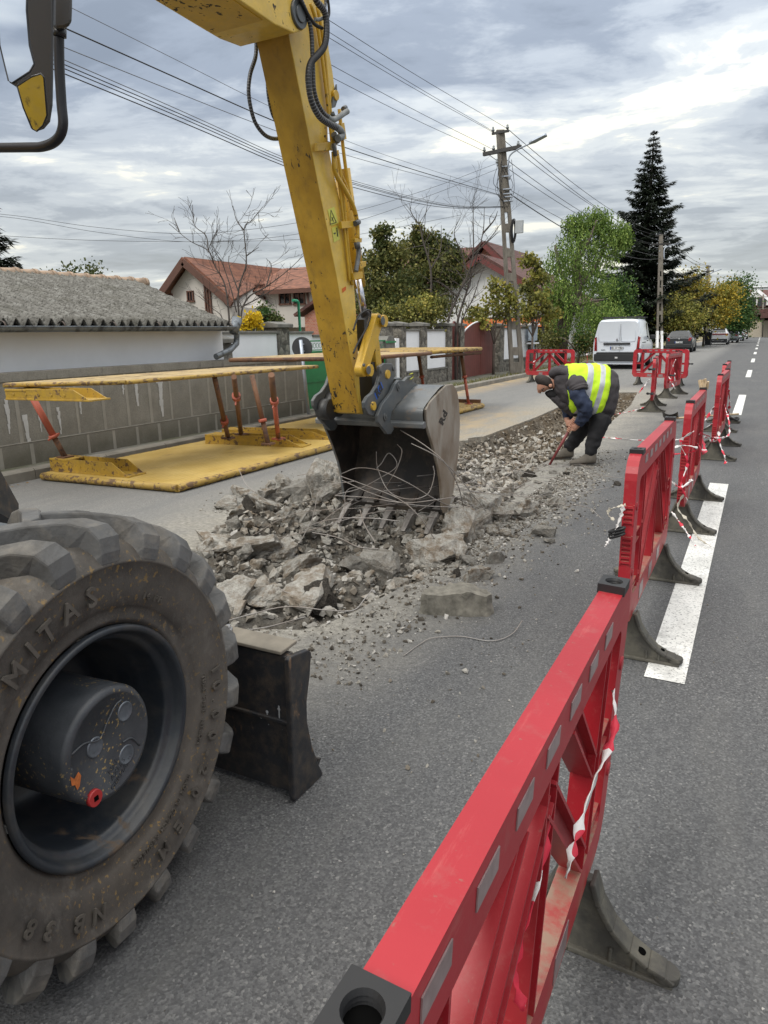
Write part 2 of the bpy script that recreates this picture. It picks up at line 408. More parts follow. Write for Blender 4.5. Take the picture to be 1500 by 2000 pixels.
# ochre sand tracked on the left lane past the dig
sx = am.math('SUBTRACT', 1.0, am.math('MULTIPLY', am.math('ABSOLUTE', am.math('ADD', xw, 4.3)), .75), True)
sy = am.math('MULTIPLY', am.math('MULTIPLY', am.math('SUBTRACT', Y, 7.5), .6, True), am.math('MULTIPLY', am.math('SUBTRACT', 14.5, Y), .5, True))
sm_ = am.math('MULTIPLY', am.math('MULTIPLY', sx, sy), am.ramp(am.noise(1.7, 7, .7, am.map((1.5, .6, 1))), [(.40, 0.0), (.62, 1.0)]), True)
c = am.mix(sm_, c, (.34, .265, .165))
kx = am.ramp(am.math('MULTIPLY', am.math('ABSOLUTE', am.math('ADD', X, 6.95)), .9), [(.0, 1.0), (.8, 0.0)])
km = am.math('MULTIPLY', am.math('MULTIPLY', kx, am.math('MULTIPLY', am.math('SUBTRACT', Y, 12), .2, True)), am.ramp(am.noise(2.1, 6, .7), [(.35, .1), (.6, 1.0)]), True)
c = am.mix(km, c, (.40, .30, .17))
# pale splashes on the tarmac
sp = am.ramp(am.noise(5.5, 9, .75), [(.66, 0.0), (.72, .7)])
spm = am.math('MULTIPLY', sp, am.ramp(am.noise(.45, 2, .5), [(.5, 0.0), (.6, 1.0)]))
c = am.mix(spm, c, (.34, .35, .36))
am.color(c)
am.bump(am.math('ADD', am.noise(120, 3, .6), am.math('MULTIPLY', finev, .8)), .55, .006)
bm = bmesh.new()
def loop(pts):
    vs = [bm.verts.new((x, y, 0)) for x, y in pts]; return [bm.edges.new((vs[i], vs[(i + 1) % len(vs)])) for i in range(len(vs))]
# finer, slightly broken rim for the hole
rim = []
rg = random.Random(4)
for i in range(len(TRENCH)):
    a = Vector(TRENCH[i]); b = Vector(TRENCH[(i + 1) % len(TRENCH)]); n = max(2, int((b - a).length / .14))
    nrm = Vector((-(b - a).y, (b - a).x)).normalized()
    clean = a.y > 9 and b.y > 9
    for k in range(n):
        p = a.lerp(b, k / n); w = .006 if clean else .05
        rim.append(tuple(p + nrm * rg.uniform(-w, w)))
es = loop([(-7.02, -4), (9, -4), (9, 40), (9, 260), (-7.02, 260), (-7.02, 40), (-7.02, 14)]) + loop(rim)
bmesh.ops.triangle_fill(bm, use_beauty=True, use_dissolve=False, edges=es)
# cut faces of the slab round the hole
inner = [e for e in bm.edges if len(e.link_faces) == 1 and all(-6.9 < v.co.x < 8 and -3 < v.co.y < 39 for v in e.verts)]
ret = bmesh.ops.extrude_edge_only(bm, edges=inner)
for v in [g for g in ret['geom'] if isinstance(g, bmesh.types.BMVert)]: v.co.z = -.16
for f in bm.faces:
    if f.normal.z < -.5: f.normal_flip()
me = bpy.data.meshes.new('road'); bm.to_mesh(me); bm.free(); me.materials.append(am.m)
road = bpy.data.objects.new('road', me); col.objects.link(road); structure(road)

# the dug earth
tm = Mat('dug_earth', .95, 0, .15)
tcx = tm.ramp(tm.noise(14, 9, .75), [(.3, (.045, .038, .030)), (.48, (.12, .10, .078)), (.6, (.22, .195, .155)), (.74, (.36, .34, .30))])
tcx = tm.mix(tm.ramp(tm.noise(1.6, 4, .6), [(.42, 0.0), (.62, .75)]), tcx, (.155, .115, .07))
ty_ = tm.xyz()[1]
tcx = tm.mix(tm.math('MULTIPLY', tm.math('MULTIPLY', tm.math('SUBTRACT', 10.5, ty_), .6, True), tm.ramp(tm.noise(6, 7, .7), [(.3, .35), (.6, .95)])), tcx, tm.ramp(tm.noise(19, 8, .75), [(.3, (.07, .066, .060)), (.55, (.20, .19, .17)), (.75, (.34, .325, .295))]))
tm.color(tcx).bump(tm.noise(34, 8, .75), 1.0, .05)
mb = MB(); mb.smooth = True
mb.grid(lambda u, v: Vector((-4.25 + 2.75 * u, 2.4 + 16.4 * v, trench_h(-4.25 + 2.75 * u, 2.4 + 16.4 * v))), 70, 410)
structure(mk('trench', mb, tm.m))

# kerb and pavement on the left
km_ = plain('kerb_concrete', (.22, .205, .175), .9, var=.25, scale=3, bump=.3)
mb = MB()
y = -4.0
while y < 170:
    L = 1.0
    mb.prism_y([(-7.18, -.1), (-7.02, -.1), (-7.025, .10), (-7.05, .12), (-7.18, .12)], y + .004, y + L - .004); y += L
structure(mk('kerb', mb, km_))
pm = Mat('pavement_slab', .92); pm.color(pm.mix(pm.ramp(pm.noise(.9, 6, .65), [(.4, 0.0), (.65, 1.0)]), pm.ramp(pm.noise(30, 5, .7), [(.35, (.13, .125, .11)), (.65, (.24, .23, .205))]), (.10, .105, .06)))
pm.bump(pm.noise(40, 5, .7), .5, .01)
mb = MB(); mb.bb(-12.0, -7.18, -4, 34, -.1, .085)
structure(mk('pavement', mb, pm.m))
vg = Mat('verge_earth', .95); vg.color(vg.ramp(vg.noise(1.3, 8, .7), [(.35, (.13, .14, .05)), (.55, (.24, .20, .11)), (.7, (.30, .25, .15))])); vg.bump(vg.noise(20, 6, .7), .8, .03)
mb = MB(); mb.bb(-16.0, -7.18, 34, 170, -.1, .075)
structure(mk('verge', mb, vg.m))

# painted centre line
pw = Mat('road_paint', .7)
wear = pw.math('MAXIMUM', pw.ramp(pw.noise(75, 5, .7), [(.37, .85), (.46, 0.0)]), pw.ramp(pw.noise(6, 8, .75), [(.50, 0.0), (.74, .6)]))
pw.color(pw.mix(wear, pw.ramp(pw.noise(4, 6, .6), [(.3, (.60, .60, .57)), (.7, (.78, .78, .75))]), (.10, .10, .10)))
pw.bump(pw.noise(110, 3, .6), .6, .004)
mb = MB()
dashes = [(3.05, 7.6, -.232, .168)] + [(14.0 + 11.1 * k, 18.35 + 11.1 * k, -.26, .15) for k in range(16)]
for y0, y1, xc, w in dashes:
    n = max(4, int((y1 - y0) / .25))
    for k in range(n):
        a, b = y0 + (y1 - y0) * k / n, y0 + (y1 - y0) * (k + 1) / n
        mb.quad((xc - w / 2, a, .004), (xc + w / 2, a, .004), (xc + w / 2, b, .004), (xc - w / 2, b, .004))
structure(mk('road_marking', mb, pw.m))
# ================================================================ the excavator (one machine, all its parts)
ex = thing('wheeled_excavator', 'muddy yellow wheeled excavator with its toothed bucket lowered into the broken concrete', 'excavator', (-2.4, .9, 0))

# ---- tyre and rim, front right, turned a little
WC = Vector((-1.31, 1.015, .555)); WA = 0.10
ax = Vector((math.cos(WA), math.sin(WA), 0)); e1 = Vector((-math.sin(WA), math.cos(WA), 0)); e2 = Vector((0, 0, 1))
def wp(r, a, x): return WC + ax * x + (e1 * math.cos(a) + e2 * math.sin(a)) * r
RUB = Mat('tyre_rubber', .7, 0, .3)
rb = RUB.ramp(RUB.noise(5, 6, .65), [(.35, (.048, .044, .040)), (.65, (.105, .094, .082))])
rb = RUB.mix(RUB.ramp(RUB.noise(2.3, 5, .6), [(.45, 0.0), (.75, .6)]), rb, (.125, .103, .08))
spots = RUB.ramp(RUB.noise(75, 3, .55), [(.60, 0.0), (.66, 1.0)]); zone = RUB.ramp(RUB.noise(3.1, 4, .6), [(.38, 0.0), (.62, .8)])
rb = RUB.mix(RUB.math('MULTIPLY', spots, zone), rb, (.24, .155, .055))
rb = RUB.mix(RUB.ramp(RUB.noise(9, 8, .75, RUB.map((1, 1, .6))), [(.55, 0.0), (.78, .5)]), rb, (.26, .245, .22))
RUB.color(rb).bump(RUB.noise(60, 6, .7), .35, .006)
wheel = holder('wheel', ex)
mb = MB()
RO = .555
prof = [(.288, .000), (.300, .012), (.312, .010), (.330, .014), (.335, .020), (.360, .030), (.400, .040), (.440, .044), (.446, .049), (.451, .043), (.468, .032), (.482, .015), (.492, -.005), (.498, -.06), (.500, -.14), (.498, -.22), (.492, -.27), (.48, -.30), (.44, -.325), (.36, -.31), (.30, -.285), (.288, -.28)]
mb.lathe(prof, WC, 144, ax, e1, close=False)
# lugs: long blocks from the shoulder to the crown, alternately from each side
NL = 22; rl = random.Random(2)
def lug(a0, side):
    path = [(.448, .046, .0), (.478, .050, .0), (.512, .044, .0), (.538, .022, .015), (.550, -.02, .05), (.552, -.08, .13), (.553, -.135, .22), (.552, -.165, .27)]
    base = [(.446, .036), (.464, .028), (.478, .010), (.488, -.010), (.494, -.03), (.496, -.08), (.497, -.135), (.496, -.165)]
    if side < 0:
        path = [(r, -.28 - x, s) for r, x, s in path]; base = [(r, -.28 - x) for r, x in base]
    w = [.128, .142, .146, .140, .130, .120, .112, .100]
    T, B = [], []; mb.cur = 1
    for (r, x, s), (rb_, xb), ww in zip(path, base, w):
        s = s * 1.0; h = ww / 2
        T.append((mb.av(wp(r, a0 + s - h * .84, x)), mb.av(wp(r, a0 + s + h * .84, x))))
        B.append((mb.av(wp(rb_ - .006, a0 + s - h * 1.12, xb)), mb.av(wp(rb_ - .006, a0 + s + h * 1.12, xb))))
    for i in range(len(T) - 1):
        mb.af([T[i][0], T[i][1], T[i + 1][1], T[i + 1][0]])
        mb.af([B[i][0], T[i][0], T[i + 1][0], B[i + 1][0]]); mb.af([T[i][1], B[i][1], B[i + 1][1], T[i + 1][1]])
    mb.af([B[0][0], B[0][1], T[0][1], T[0][0]]); mb.af([T[-1][0], T[-1][1], B[-1][1], B[-1][0]])
for k in range(NL):
    a = 2 * PI * k / NL + .05
    lug(a, 1); lug(a + PI / NL, -1)
LUGM = worn('tread_rubber', (.105, .105, .104), (.055, .052, .048), 9, .45, .75, dust=(.30, .26, .20), dustamt=.65, soft=.12, bump=.4)
tyre = mk('tyre', mb, [RUB.m, LUGM], wheel, bevel=.005)
# raised lettering on the sidewall
mb = MB()
def arc_text(txt, size, rad, amid, ext=.0025, bold=0.0, adv=.86):
    # clock-wise, tops outward; amid = angle (0 = front, pi/2 = top) of the middle letter
    wds = {'I': .42, '1': .6, '.': .36, ' ': .5, '-': .55, 'M': 1.12, 'N': 1.0}
    W = [wds.get(ch, .88) * size * adv for ch in txt]; tot = sum(W); p = -tot / 2
    for ch, w in zip(txt, W):
        a = amid - (p + w / 2) / rad; p += w
        if ch == ' ': continue
        vs, fs = text_geo(ch, size, ext, bold)
        er = e1 * math.cos(a) + e2 * math.sin(a); et = -(-e1 * math.sin(a) + e2 * math.cos(a))
        xx = .0455 if rad > .37 else .033
        o = WC + er * rad + ax * xx; tilt = .12 if rad < .37 else .05
        er2 = (er + ax * tilt).normalized(); n = et.cross(er2)
        mb.add([o + et * v.x + er2 * v.y + n * v.z for v in vs], fs)
arc_text('MITAS', .064, .388, R(112), adv=1.15, bold=.0012)
arc_text('10.00-20 EM', .053, .392, R(-37), adv=1.3, bold=.001)
arc_text('NB 38', .054, .390, R(-124), adv=1.25, bold=.001)
arc_text('TUBE TYPE  NYLON', .018, .350, R(-14)); arc_text('MADE IN CZECH REPUBLIC', .018, .350, R(-66)); arc_text('16 PR', .024, .36, R(60))
mk('lettering', mb, plain('raised_letters', (.088, .078, .066), .6, var=.3, scale=20), wheel)
RIM = worn('rim_paint', (.022, .027, .034), (.10, .07, .045), 7, .33, .34, dust=(.13, .115, .09), dustamt=.45)
mb = MB()
mb.lathe([(.288, .006), (.2885, .016), (.284, .022), (.276, .022), (.270, .016), (.266, -.004), (.258, -.014), (.250, -.018), (.246, -.03), (.243, -.06), (.236, -.085), (.228, -.10), (.226, -.24), (.19, -.27), (.0, -.27)], WC, 112, ax, e1)
mk('rim', mb, RIM, wheel)
HUB = Mat('hub_paint', .42)
hc = HUB.ramp(HUB.noise(8, 5, .6), [(.35, (.032, .036, .042)), (.7, (.062, .067, .074))])
hc = HUB.mix(HUB.math('MULTIPLY', HUB.ramp(HUB.noise(110, 2, .5), [(.62, 0.0), (.67, .8)]), HUB.ramp(HUB.noise(7, 3, .5), [(.42, 0.0), (.52, 1.0)])), hc, (.36, .25, .09))
HUB.color(hc).bump(HUB.noise(90, 4, .6), .25, .003)
mb = MB()
HR = .142; hx = .018
mb.lathe([(HR, -.27), (HR, hx - .014), (HR - .006, hx - .004), (HR - .014, hx), (HR - .020, hx), (HR - .022, hx - .003), (.0, hx - .003)], WC, 80, ax, e1)
hub = mk('hub', mb, HUB.m, wheel)
def hp(u, v, x=0.0): return WC + ax * (hx - .003 + x) + e1 * u + e2 * v       # u forward, v up on the hub face
mb = MB()
for (u, v) in ((.060, .055), (-.045, .018), (.048, -.058)):
    mb.lathe([(.025, .0003), (.0235, .003), (.022, .003), (.019, .0012), (.012, .0006), (.0, .0005)], hp(u, v), 24, ax, e1)
mk_each('drain_boss', mb, plain('boss_blue_grey', (.12, .135, .155), .3, .3, var=.3, scale=30), wheel)
mb = MB()
for pts in ([(-.115, .040), (-.075, .045), (-.030, .030), (.0, .058), (.03, .085), (.052, .09)], [(.04, -.02), (.07, -.025), (.095, -.06)], [(-.12, .01), (-.118, -.03)]):
    mb.tube([hp(u, v, .001) for u, v in curve([(u, v, 0) for u, v in pts], 5) and [(p.x, p.y) for p in curve([(u, v, 0) for u, v in pts], 5)]], .0028, 6)
q = Vector((0, 0, 0))
for i, t_ in enumerate(('NAF', 'AXLES', 'GERMANY')):
    put_text(mb, t_, .020, hp(.010 + .022 * i * .6 - .008, -.062 - .020 * i * .8), (e1 * .86 + e2 * .5), (e2 * .86 - e1 * .5), .0012)
mk('casting_marks', mb, HUB.m, wheel)
mb = MB()
RED = plain('red_plug', (.42, .03, .03), .4, var=.2, scale=30)
mb.cyl(hp(-.070, -.100), hp(-.070, -.100, .010), .021, .020, 28)
plug = mk('plug', mb, RED, wheel)
mb = MB(); mb.af([mb.av(hp(a_, b_, .0045)) for a_, b_ in ((-.128, -.005), (-.118, -.018), (-.104, -.008), (-.098, -.022), (-.106, -.044), (-.114, -.050), (-.118, -.034), (-.127, -.030))]); mk('chipped_paint', mb, plain('orange_primer', (.45, .13, .03), .7, var=.3, scale=60), wheel)
mb = MB(); mb.box(hp(-.070, -.100, .0105), (.002, .012, .012)); mk('plug_socket_shade', mb, HOLE_SHADE, wheel)
# axle, steering and a step plate, behind the wheel
mb = MB()
mb.cyl(WC - ax * .27, WC - ax * .55, .13, .11); mb.box(Vector((-2.4, 1.0, .55)), (1.5, .24, .26)); mb.box(Vector((-2.4, .2, .85)), (1.3, 1.9, .34))
mk('axle_and_chassis', mb, GREYPAINT, ex)
mb = MB()   # black mudguard edge left of the tyre
p0, p1, p2 = AY(-12, 905, 2.0), AY(0, 917, 2.0), AY(37, 984, 2.0)
mb.hexa([AY(-220, 880, 2.0), p1, p2, AY(37, 1060, 2.0), AY(-220, 1060, 2.0)], [AY(-240, 880, 2.06), AY(-12, 917, 2.06), AY(26, 984, 2.06), AY(26, 1060, 2.06), AY(-240, 1060, 2.06)])
mk('mudguard', mb, BLADEPAINT, ex, bevel=.004)
mb = MB(); mb.cyl(WC + Vector((-.78, 0, 0)) * 1 + ax * .0, WC + Vector((-1.06, 0, 0)), .53, .53, 48); mb.beam((-2.4, 1.6, .55), (-2.55, 2.0, .66), .1, .1)
mk('far_wheel_drum', mb, BLACK, ex)
mb = MB(); mb.bb(-3.7, -2.2, -3.4, .55, 1.05, 1.4); mb.bb(-3.7, -2.3, -3.4, -.2, 1.4, 3.0); mk('cab_body', mb, YEL, ex, bevel=.03)

# ---- dozer blade ahead of the wheel
XB = -1.215
bl = holder('dozer_blade', ex)
zt = .535
mb = MB()
back = [(1.655, .0), (1.655, zt - .01), (1.675, zt - .01), (1.672, .3), (1.69, .12), (1.74, .03), (1.78, .0)]
mb.prism_x([(1.655, .02), (1.652, .22), (1.655, zt - .02), (1.70, zt - .02), (1.672, .33), (1.68, .16), (1.735, .06), (1.70, .02)], -3.55, XB - .022)
mb.beam((-3.55, 1.650, .285), (XB - .02, 1.650, .285), .014, .012)
mk('mouldboard', mb, BLADEPAINT, bl, bevel=.003)
mb = MB()
side = YZ([(565, 1290), (570, 1282), (603, 1269), (609, 1274), (606, 1320), (600, 1370), (601, 1410), (610, 1455), (622, 1490), (632, 1512), (612, 1533), (577, 1566), (574, 1560), (571, 1450)], XB)
mb.prism_x(side, XB - .022, XB)
mk('side_plate', mb, BLADEPAINT, bl, bevel=.005)
mb = MB(); mb.prism_x([(1.765, .0), (1.785, .0), (1.83, .05), (1.815, .055)], -3.55, XB - .02); mk('cutting_edge', mb, BLADEPAINT, bl)
mb = MB(); mb.prism_x([(1.645, zt - .012), (1.645, zt), (1.735, zt + .004), (1.735, zt - .008)], -3.55, XB - .03)
mk('top_flange', mb, plain('dusty_flange', (.22, .195, .155), .8, var=.25, scale=9), bl, bevel=.003)
mb = MB(); mb.cyl((-1.49, 1.69, zt), (-1.49, 1.69, zt + .018), .014, .014, 6); mb.cyl((-1.49, 1.69, zt + .004), (-1.49, 1.69, zt + .03), .007, .007, 10); mk('bolt', mb, STEEL, bl)
mb = MB(); sp_ = plain('bird_white', (.30, .31, .32), .8)
rg = random.Random(8)
for (px, py) in ((522, 1390), (545, 1385), (510, 1400), (552, 1425), (525, 1415)):
    c_ = AY(px, py, 1.6535); mb.box(c_ - Vector((0, .0, .012)), (.005, .0016, rg.uniform(.02, .05))); mb.lathe([(.006, -.001), (.0, -.0012)], c_, 8, Vector((0, 1, 0)), Vector((1, 0, 0)))
mk('splash_mark', mb, sp_, bl)
mb = MB(); mb.beam((-2.0, .9, .45), (-2.0, 1.65, .3), .12, .1); mb.beam((-2.9, .9, .45), (-2.9, 1.65, .3), .12, .1); mk_each('push_arm', mb, GREYPAINT, bl)

# ---- boom
XL, XR = -2.56, -2.22
mb = MB()
lower = [(-.5, 2.75), (1.2, 3.02), (2.3, 2.985), (3.02, 2.955), (3.17, 2.95), (3.33, 2.965), (3.41, 3.0)]
upper = [(3.47, 3.07), (3.43, 3.17), (3.30, 3.24), (2.6, 3.42), (1.2, 3.62), (-.5, 3.2)]
mb.prism_x(lower + upper, XL, XR)
boom = mk('boom', mb, YEL_CLEAN, ex, bevel=.006)
mb = MB()
mb.prism_x([(2.35, 2.977), (3.10, 2.947), (3.10, 2.953), (2.35, 2.983)], XL + .02, XR - .02)
mk('underside_plate', mb, YEL, boom)
mb = MB(); mb.cyl((XR, 3.375, 3.06), (XR + .014, 3.375, 3.06), .066, .062, 40); mb.cyl((XR + .014, 3.375, 3.06), (XR + .022, 3.375, 3.06), .040, .036, 32); mk('pivot_pin', mb, GREYPAINT, boom)
# ---- stick
SL, SR = -2.50, -2.30
st_poly = [(3.20, 3.10), (3.40, 3.00), (3.80, 1.84), (3.98, 1.22), (4.045, 1.00), (4.09, .985)] + YZ([(708, 800), (704, 770), (700, 700), (697, 630), (691, 540), (680, 470), (671, 420), (650, 330), (641, 280), (640, 235), (650, 205), (655, 180), (650, 140), (643, 100), (638, 40)], SR) + [(3.80, 3.45), (3.3, 3.5)]
mb = MB(); mb.prism_x(st_poly, SL, SR)
stick = mk('stick', mb, YEL_CLEAN, ex, bevel=.005)
mb = MB()
fr = [(3.36, 3.06), (3.40, 3.0), (3.80, 1.84), (3.98, 1.22), (4.045, 1.0)]
for a, b in zip(fr, fr[1:]):
    t_ = Vector((b[0] - a[0], b[1] - a[1])).normalized(); n_ = Vector((t_[1], -t_[0])) * .004
    mb.quad((SL + .001, a[0] - abs(n_[0]), a[1] - .001), (SR - .001, a[0] - abs(n_[0]), a[1] - .001), (SR - .001, b[0] - abs(n_[0]), b[1] - .001), (SL + .001, b[0] - abs(n_[0]), b[1] - .001))
mk('front_plate', mb, YEL_SCR_SHADE, stick)
mb = MB(); c_ = AX(652, 187, SR); mb.cyl(c_, c_ + Vector((.02, 0, 0)), .028, .026, 20); mk('cylinder_pin', mb, YEL, stick)
mb = MB(); mb.prism_x(YZ([(648, 190), (655, 165), (657, 195), (652, 210), (645, 212)], SR + .002), SR + .002, SR + .012); mk('ear_plate', mb, GREYPAINT, stick)
# warning decals on the bright side
mb = MB(); DEC = plain('decal_yellow', (.62, .60, .10), .5); DECK = plain('decal_black', (.05, .05, .04), .6)
xd = SR + .0025
def sx_(px, py, x=xd): return AX(px, py, x)
for q4 in ([(640, 409), (653, 404), (661, 436), (647, 441)], [(648, 445), (660, 440), (664, 467), (652, 474)]): mb.quad(*[sx_(*p) for p in q4])
mk_each('warning_decal', mb, DEC, stick)
mb = MB(); x2 = SR + .0045
tri = [(646.5, 410), (657, 434), (645, 438)]
for a, b in zip(tri, tri[1:] + tri[:1]): mb.beam(sx_(*a, x2), sx_(*b, x2), .0035, .001, (1, 0, 0))
mb.beam(sx_(648, 424, x2), sx_(652, 433, x2), .004, .001, (1, 0, 0)); mb.beam(sx_(651, 424, x2), sx_(648, 431, x2), .004, .001, (1, 0, 0))
mb.beam(sx_(658, 448, x2), sx_(660, 462, x2), .009, .001, (1, 0, 0)); mb.beam(sx_(657.5, 445, x2), sx_(658, 447.5, x2), .008, .001, (1, 0, 0)); mb.beam(sx_(652, 456, x2), sx_(656, 455, x2), .006, .001, (1, 0, 0))
mk('decal_print', mb, DECK, stick)
mb = MB(); mb.quad(*[sx_(*p) for p in [(668, 564), (676, 559), (676, 566), (669, 572)]]); mk('orange_mark', mb, plain('orange_spray', (.6, .13, .02), .7), stick)

# ---- pipes, clamps and hoses on the stick
def pipe(pts, r, x=-2.27, n=8, k=6): return curve([AX(a, b, x) for a, b in pts], k)
def reg2(l): return [(350 + a / 3, b / 3) for a, b in l]
mb = MB()
for pl, r, x in ((reg2([(905, 890), (915, 1010), (970, 1110), (1020, 1210), (1042, 1300), (1046, 1400)]), .014, -2.26),
                 (reg2([(938, 640), (962, 880), (985, 1050), (1003, 1160)]), .011, -2.33), (reg2([(925, 880), (950, 1020), (985, 1110), (1010, 1230)]), .009, -2.29),
                 (reg2([(770, 20), (815, 180), (860, 520), (900, 880)]), .010, -2.275), (reg2([(810, 40), (845, 240), (880, 600), (915, 880)]), .010, -2.275),
                 (reg2([(925, 880), (965, 1200), (1000, 1560), (1015, 1670)]), .010, -2.29), (reg2([(900, 800), (940, 1100), (985, 1500), (1000, 1650)]), .008, -2.285)):
    mb.tube(pipe(pl, r, x), r, 8)
mk_each('hydraulic_pipe', mb, YEL, stick)
mb = MB()
def plate(q, x, th): mb.prism_x(YZ(q, x), x - th, x)
plate(reg2([(808, 838), (900, 832), (905, 880), (810, 885)]), -2.262, .02); plate(reg2([(950, 1298), (1030, 1292), (1040, 1330), (955, 1340)]), -2.262, .02)
plate(reg2([(948, 720), (968, 718), (982, 815), (960, 818)]), -2.30, .03); plate(reg2([(1020, 1600), (1075, 1590), (1078, 1630), (1025, 1640)]), -2.262, .03)
plate(reg2([(1030, 1395), (1072, 1395), (1070, 1420), (1032, 1420)]), -2.25, .03)
plate([(702, 512), (716, 510), (715, 520), (704, 526)], -2.262, .03)
mk_each('pipe_clamp', mb, YEL, stick, bevel=.002)
mb = MB()
def tb(q, x, r): mb.tube([AX(a, b, x) for a, b in q], r, 12)
tb(reg2([(1040, 1420), (1046, 1455)]), -2.245, .018); tb(reg2([(960, 640), (975, 630)]), -2.245, .014); tb(reg2([(905, 785), (930, 830)]), -2.245, .018)
tb(reg2([(905, 840), (915, 915)]), -2.245, .012); tb(reg2([(1030, 1310), (1052, 1300)]), -2.25, .016); tb(reg2([(895, 660), (905, 690)]), -2.26, .014)
mk_each('hose_fitting', mb, GREYPAINT, stick)
HOSE = plain('hose_spiral', (.030, .030, .032), .45, var=.3)
RIB_HILITE = plain('hose_rib_highlight', (.17, .17, .18), .45); HOSEG = plain('hose_scuffed', (.19, .20, .20), .5, var=.3, scale=25)  # pale rings paint in the highlights along the hose ribs
def z4(l): return [(560 + a / 6.667, b / 6.667) for a, b in l]
def hose(name, pts, x, r, mat, rib=True, par=ex):
    p = curve([AX(a, b, x) if len(str(a)) else None for a, b in pts], 6)
    L = sum((b - a).length for a, b in zip(p, p[1:]))
    n = int(L / (.0075 if rib else .02)); out = []; acc = 0; step = L / (n * 2); i = 0; pos = 0
    dists = [0]
    for a, b in zip(p, p[1:]): dists.append(dists[-1] + (b - a).length)
    for k in range(n * 2 + 1):
        d = min(L, k * step)
        while i < len(p) - 2 and dists[i + 1] < d: i += 1
        t = (d - dists[i]) / max(1e-9, dists[i + 1] - dists[i]); out.append(p[i].lerp(p[i + 1], min(1, t)))
    m_ = MB(); m_.tube(out, [r * (1.0 if k % 2 == 0 else (.80 if rib else 1.0)) for k in range(len(out))], 10)
    if rib:
        for k in range(len(m_.f) - 2): m_.m[k] = 1 if (k // 10) % 4 == 1 else 0
        return mk(name, m_, [mat, RIB_HILITE], par)
    return mk(name, m_, mat, par)
hose('corrugated_hose', z4([(330, -120), (400, 30), (475, 120), (512, 230), (520, 350), (512, 500), (480, 620), (400, 720), (320, 810), (285, 950), (290, 1150), (335, 1350), (430, 1520), (560, 1615), (640, 1660)]), -2.17, .0175, HOSE)
hose('corrugated_hose', z4([(150, -80), (240, 130), (300, 300), (325, 480), (335, 700), (345, 950), (355, 1150), (400, 1330), (470, 1460), (540, 1530)]), -2.20, .0125, HOSE)
hose('hose_end_sleeve', z4([(530, 1520), (590, 1560), (670, 1530), (740, 1480), (790, 1450)]), -2.20, .0155, HOSEG, False)
hose('hose_end_sleeve', z4([(620, 1640), (680, 1680), (722, 1730), (715, 1780), (665, 1800)]), -2.175, .0185, HOSEG, False)
hose('hydraulic_hose', z4([(160, -30), (230, 100), (300, 230), (370, 320), (460, 368)]), -2.19, .009, BLACK, False)
hose('hydraulic_hose', z4([(370, 250), (420, 255), (480, 230)]), -2.19, .009, HOSEG, False)
hose('hydraulic_hose', z4([(525, -60), (545, 60), (552, 170), (535, 240)]), -2.17, .007, BLACK, False)
hose('hydraulic_hose', z4([(500, -60), (505, 20), (500, 110)]), -2.17, .008, HOSE, True)
hose('corrugated_hose', reg2([(452, 225), (448, 330), (415, 440), (408, 560), (438, 700), (488, 778), (540, 810), (600, 812)]), -2.56, .0115, HOSE)
hose('corrugated_hose', reg2([(512, 430), (520, 560), (548, 680), (590, 730)]), -2.56, .008, HOSE)
hose('hose_end_sleeve', reg2([(1050, 1450), (1050, 1500), (1035, 1590)]), -2.25, .0155, HOSEG, True)

# ---- bucket cylinder behind the stick
mb = MB()
mb.tube([AX(668, 330, -2.38), AX(700, 560, -2.38)], .05, 20); mk('bucket_cylinder', mb, YEL, ex)
mb = MB(); mb.tube([AX(699, 545, -2.36), AX(713, 625, -2.36)], .024, 16); mk('piston_rod', mb, CHROME, ex)
mb = MB(); mb.tube([AX(711, 615, -2.36) , AX(730, 640, -2.34)], .05, 16); mb.box(AX(706, 655, -2.36), (.10, .10, .20)); mb.box(AX(716, 750, -2.38), (.14, .10, .30)); mk('rod_eye', mb, plain('greasy_black', (.02, .018, .016), .4), ex)
hose('grease_line', [(690, 645), (700, 618), (716, 606), (724, 612), (716, 640), (700, 668), (690, 690)], -2.24, .006, BLACK, False)
# ---- yellow links
def capsule(p, q, r0, r1, x, th, mat, name, par=ex):
    a = AX(*p, x); b = AX(*q, x); m_ = MB(); d = Vector((b.y - a.y, b.z - a.z)); an = math.atan2(d.y, d.x); poly = []
    for k in range(13): t = an + PI / 2 + PI * k / 12; poly.append((a.y + r0 * math.cos(t), a.z + r0 * math.sin(t)))
    for k in range(13): t = an - PI / 2 + PI * k / 12; poly.append((b.y + r1 * math.cos(t), b.z + r1 * math.sin(t)))
    m_.prism_x(poly, x - th, x); return mk(name, m_, mat, par, bevel=.004)
lk = capsule((741, 627), (713, 722), .048, .045, -2.20, .055, YEL, 'link')
mb = MB()
for p_ in ((747, 627), (719, 723)):
    c_ = AX(*p_, -2.20); mb.cyl(c_, c_ + Vector((.022, 0, 0)), .040, .038, 24)
mk_each('pin_boss', mb, YEL, lk)
mb = MB()
for p_ in ((747, 627), (719, 723)):
    c_ = AX(*p_, -2.178); mb.cyl(c_, c_ + Vector((.006, 0, 0)), .026, .026, 20)
mk_each('pin', mb, GREYPAINT, lk)
mb = MB()
for p_ in ((739, 618), (709, 713)):
    c_ = AX(*p_, -2.19); mb.cyl(c_, c_ + Vector((.012, 0, 0)), .010, .010, 8)
mk_each('link_bolt', mb, GREYPAINT, lk)
lk2 = capsule((733, 640), (741, 715), .035, .04, -2.30, .05, YEL, 'link')
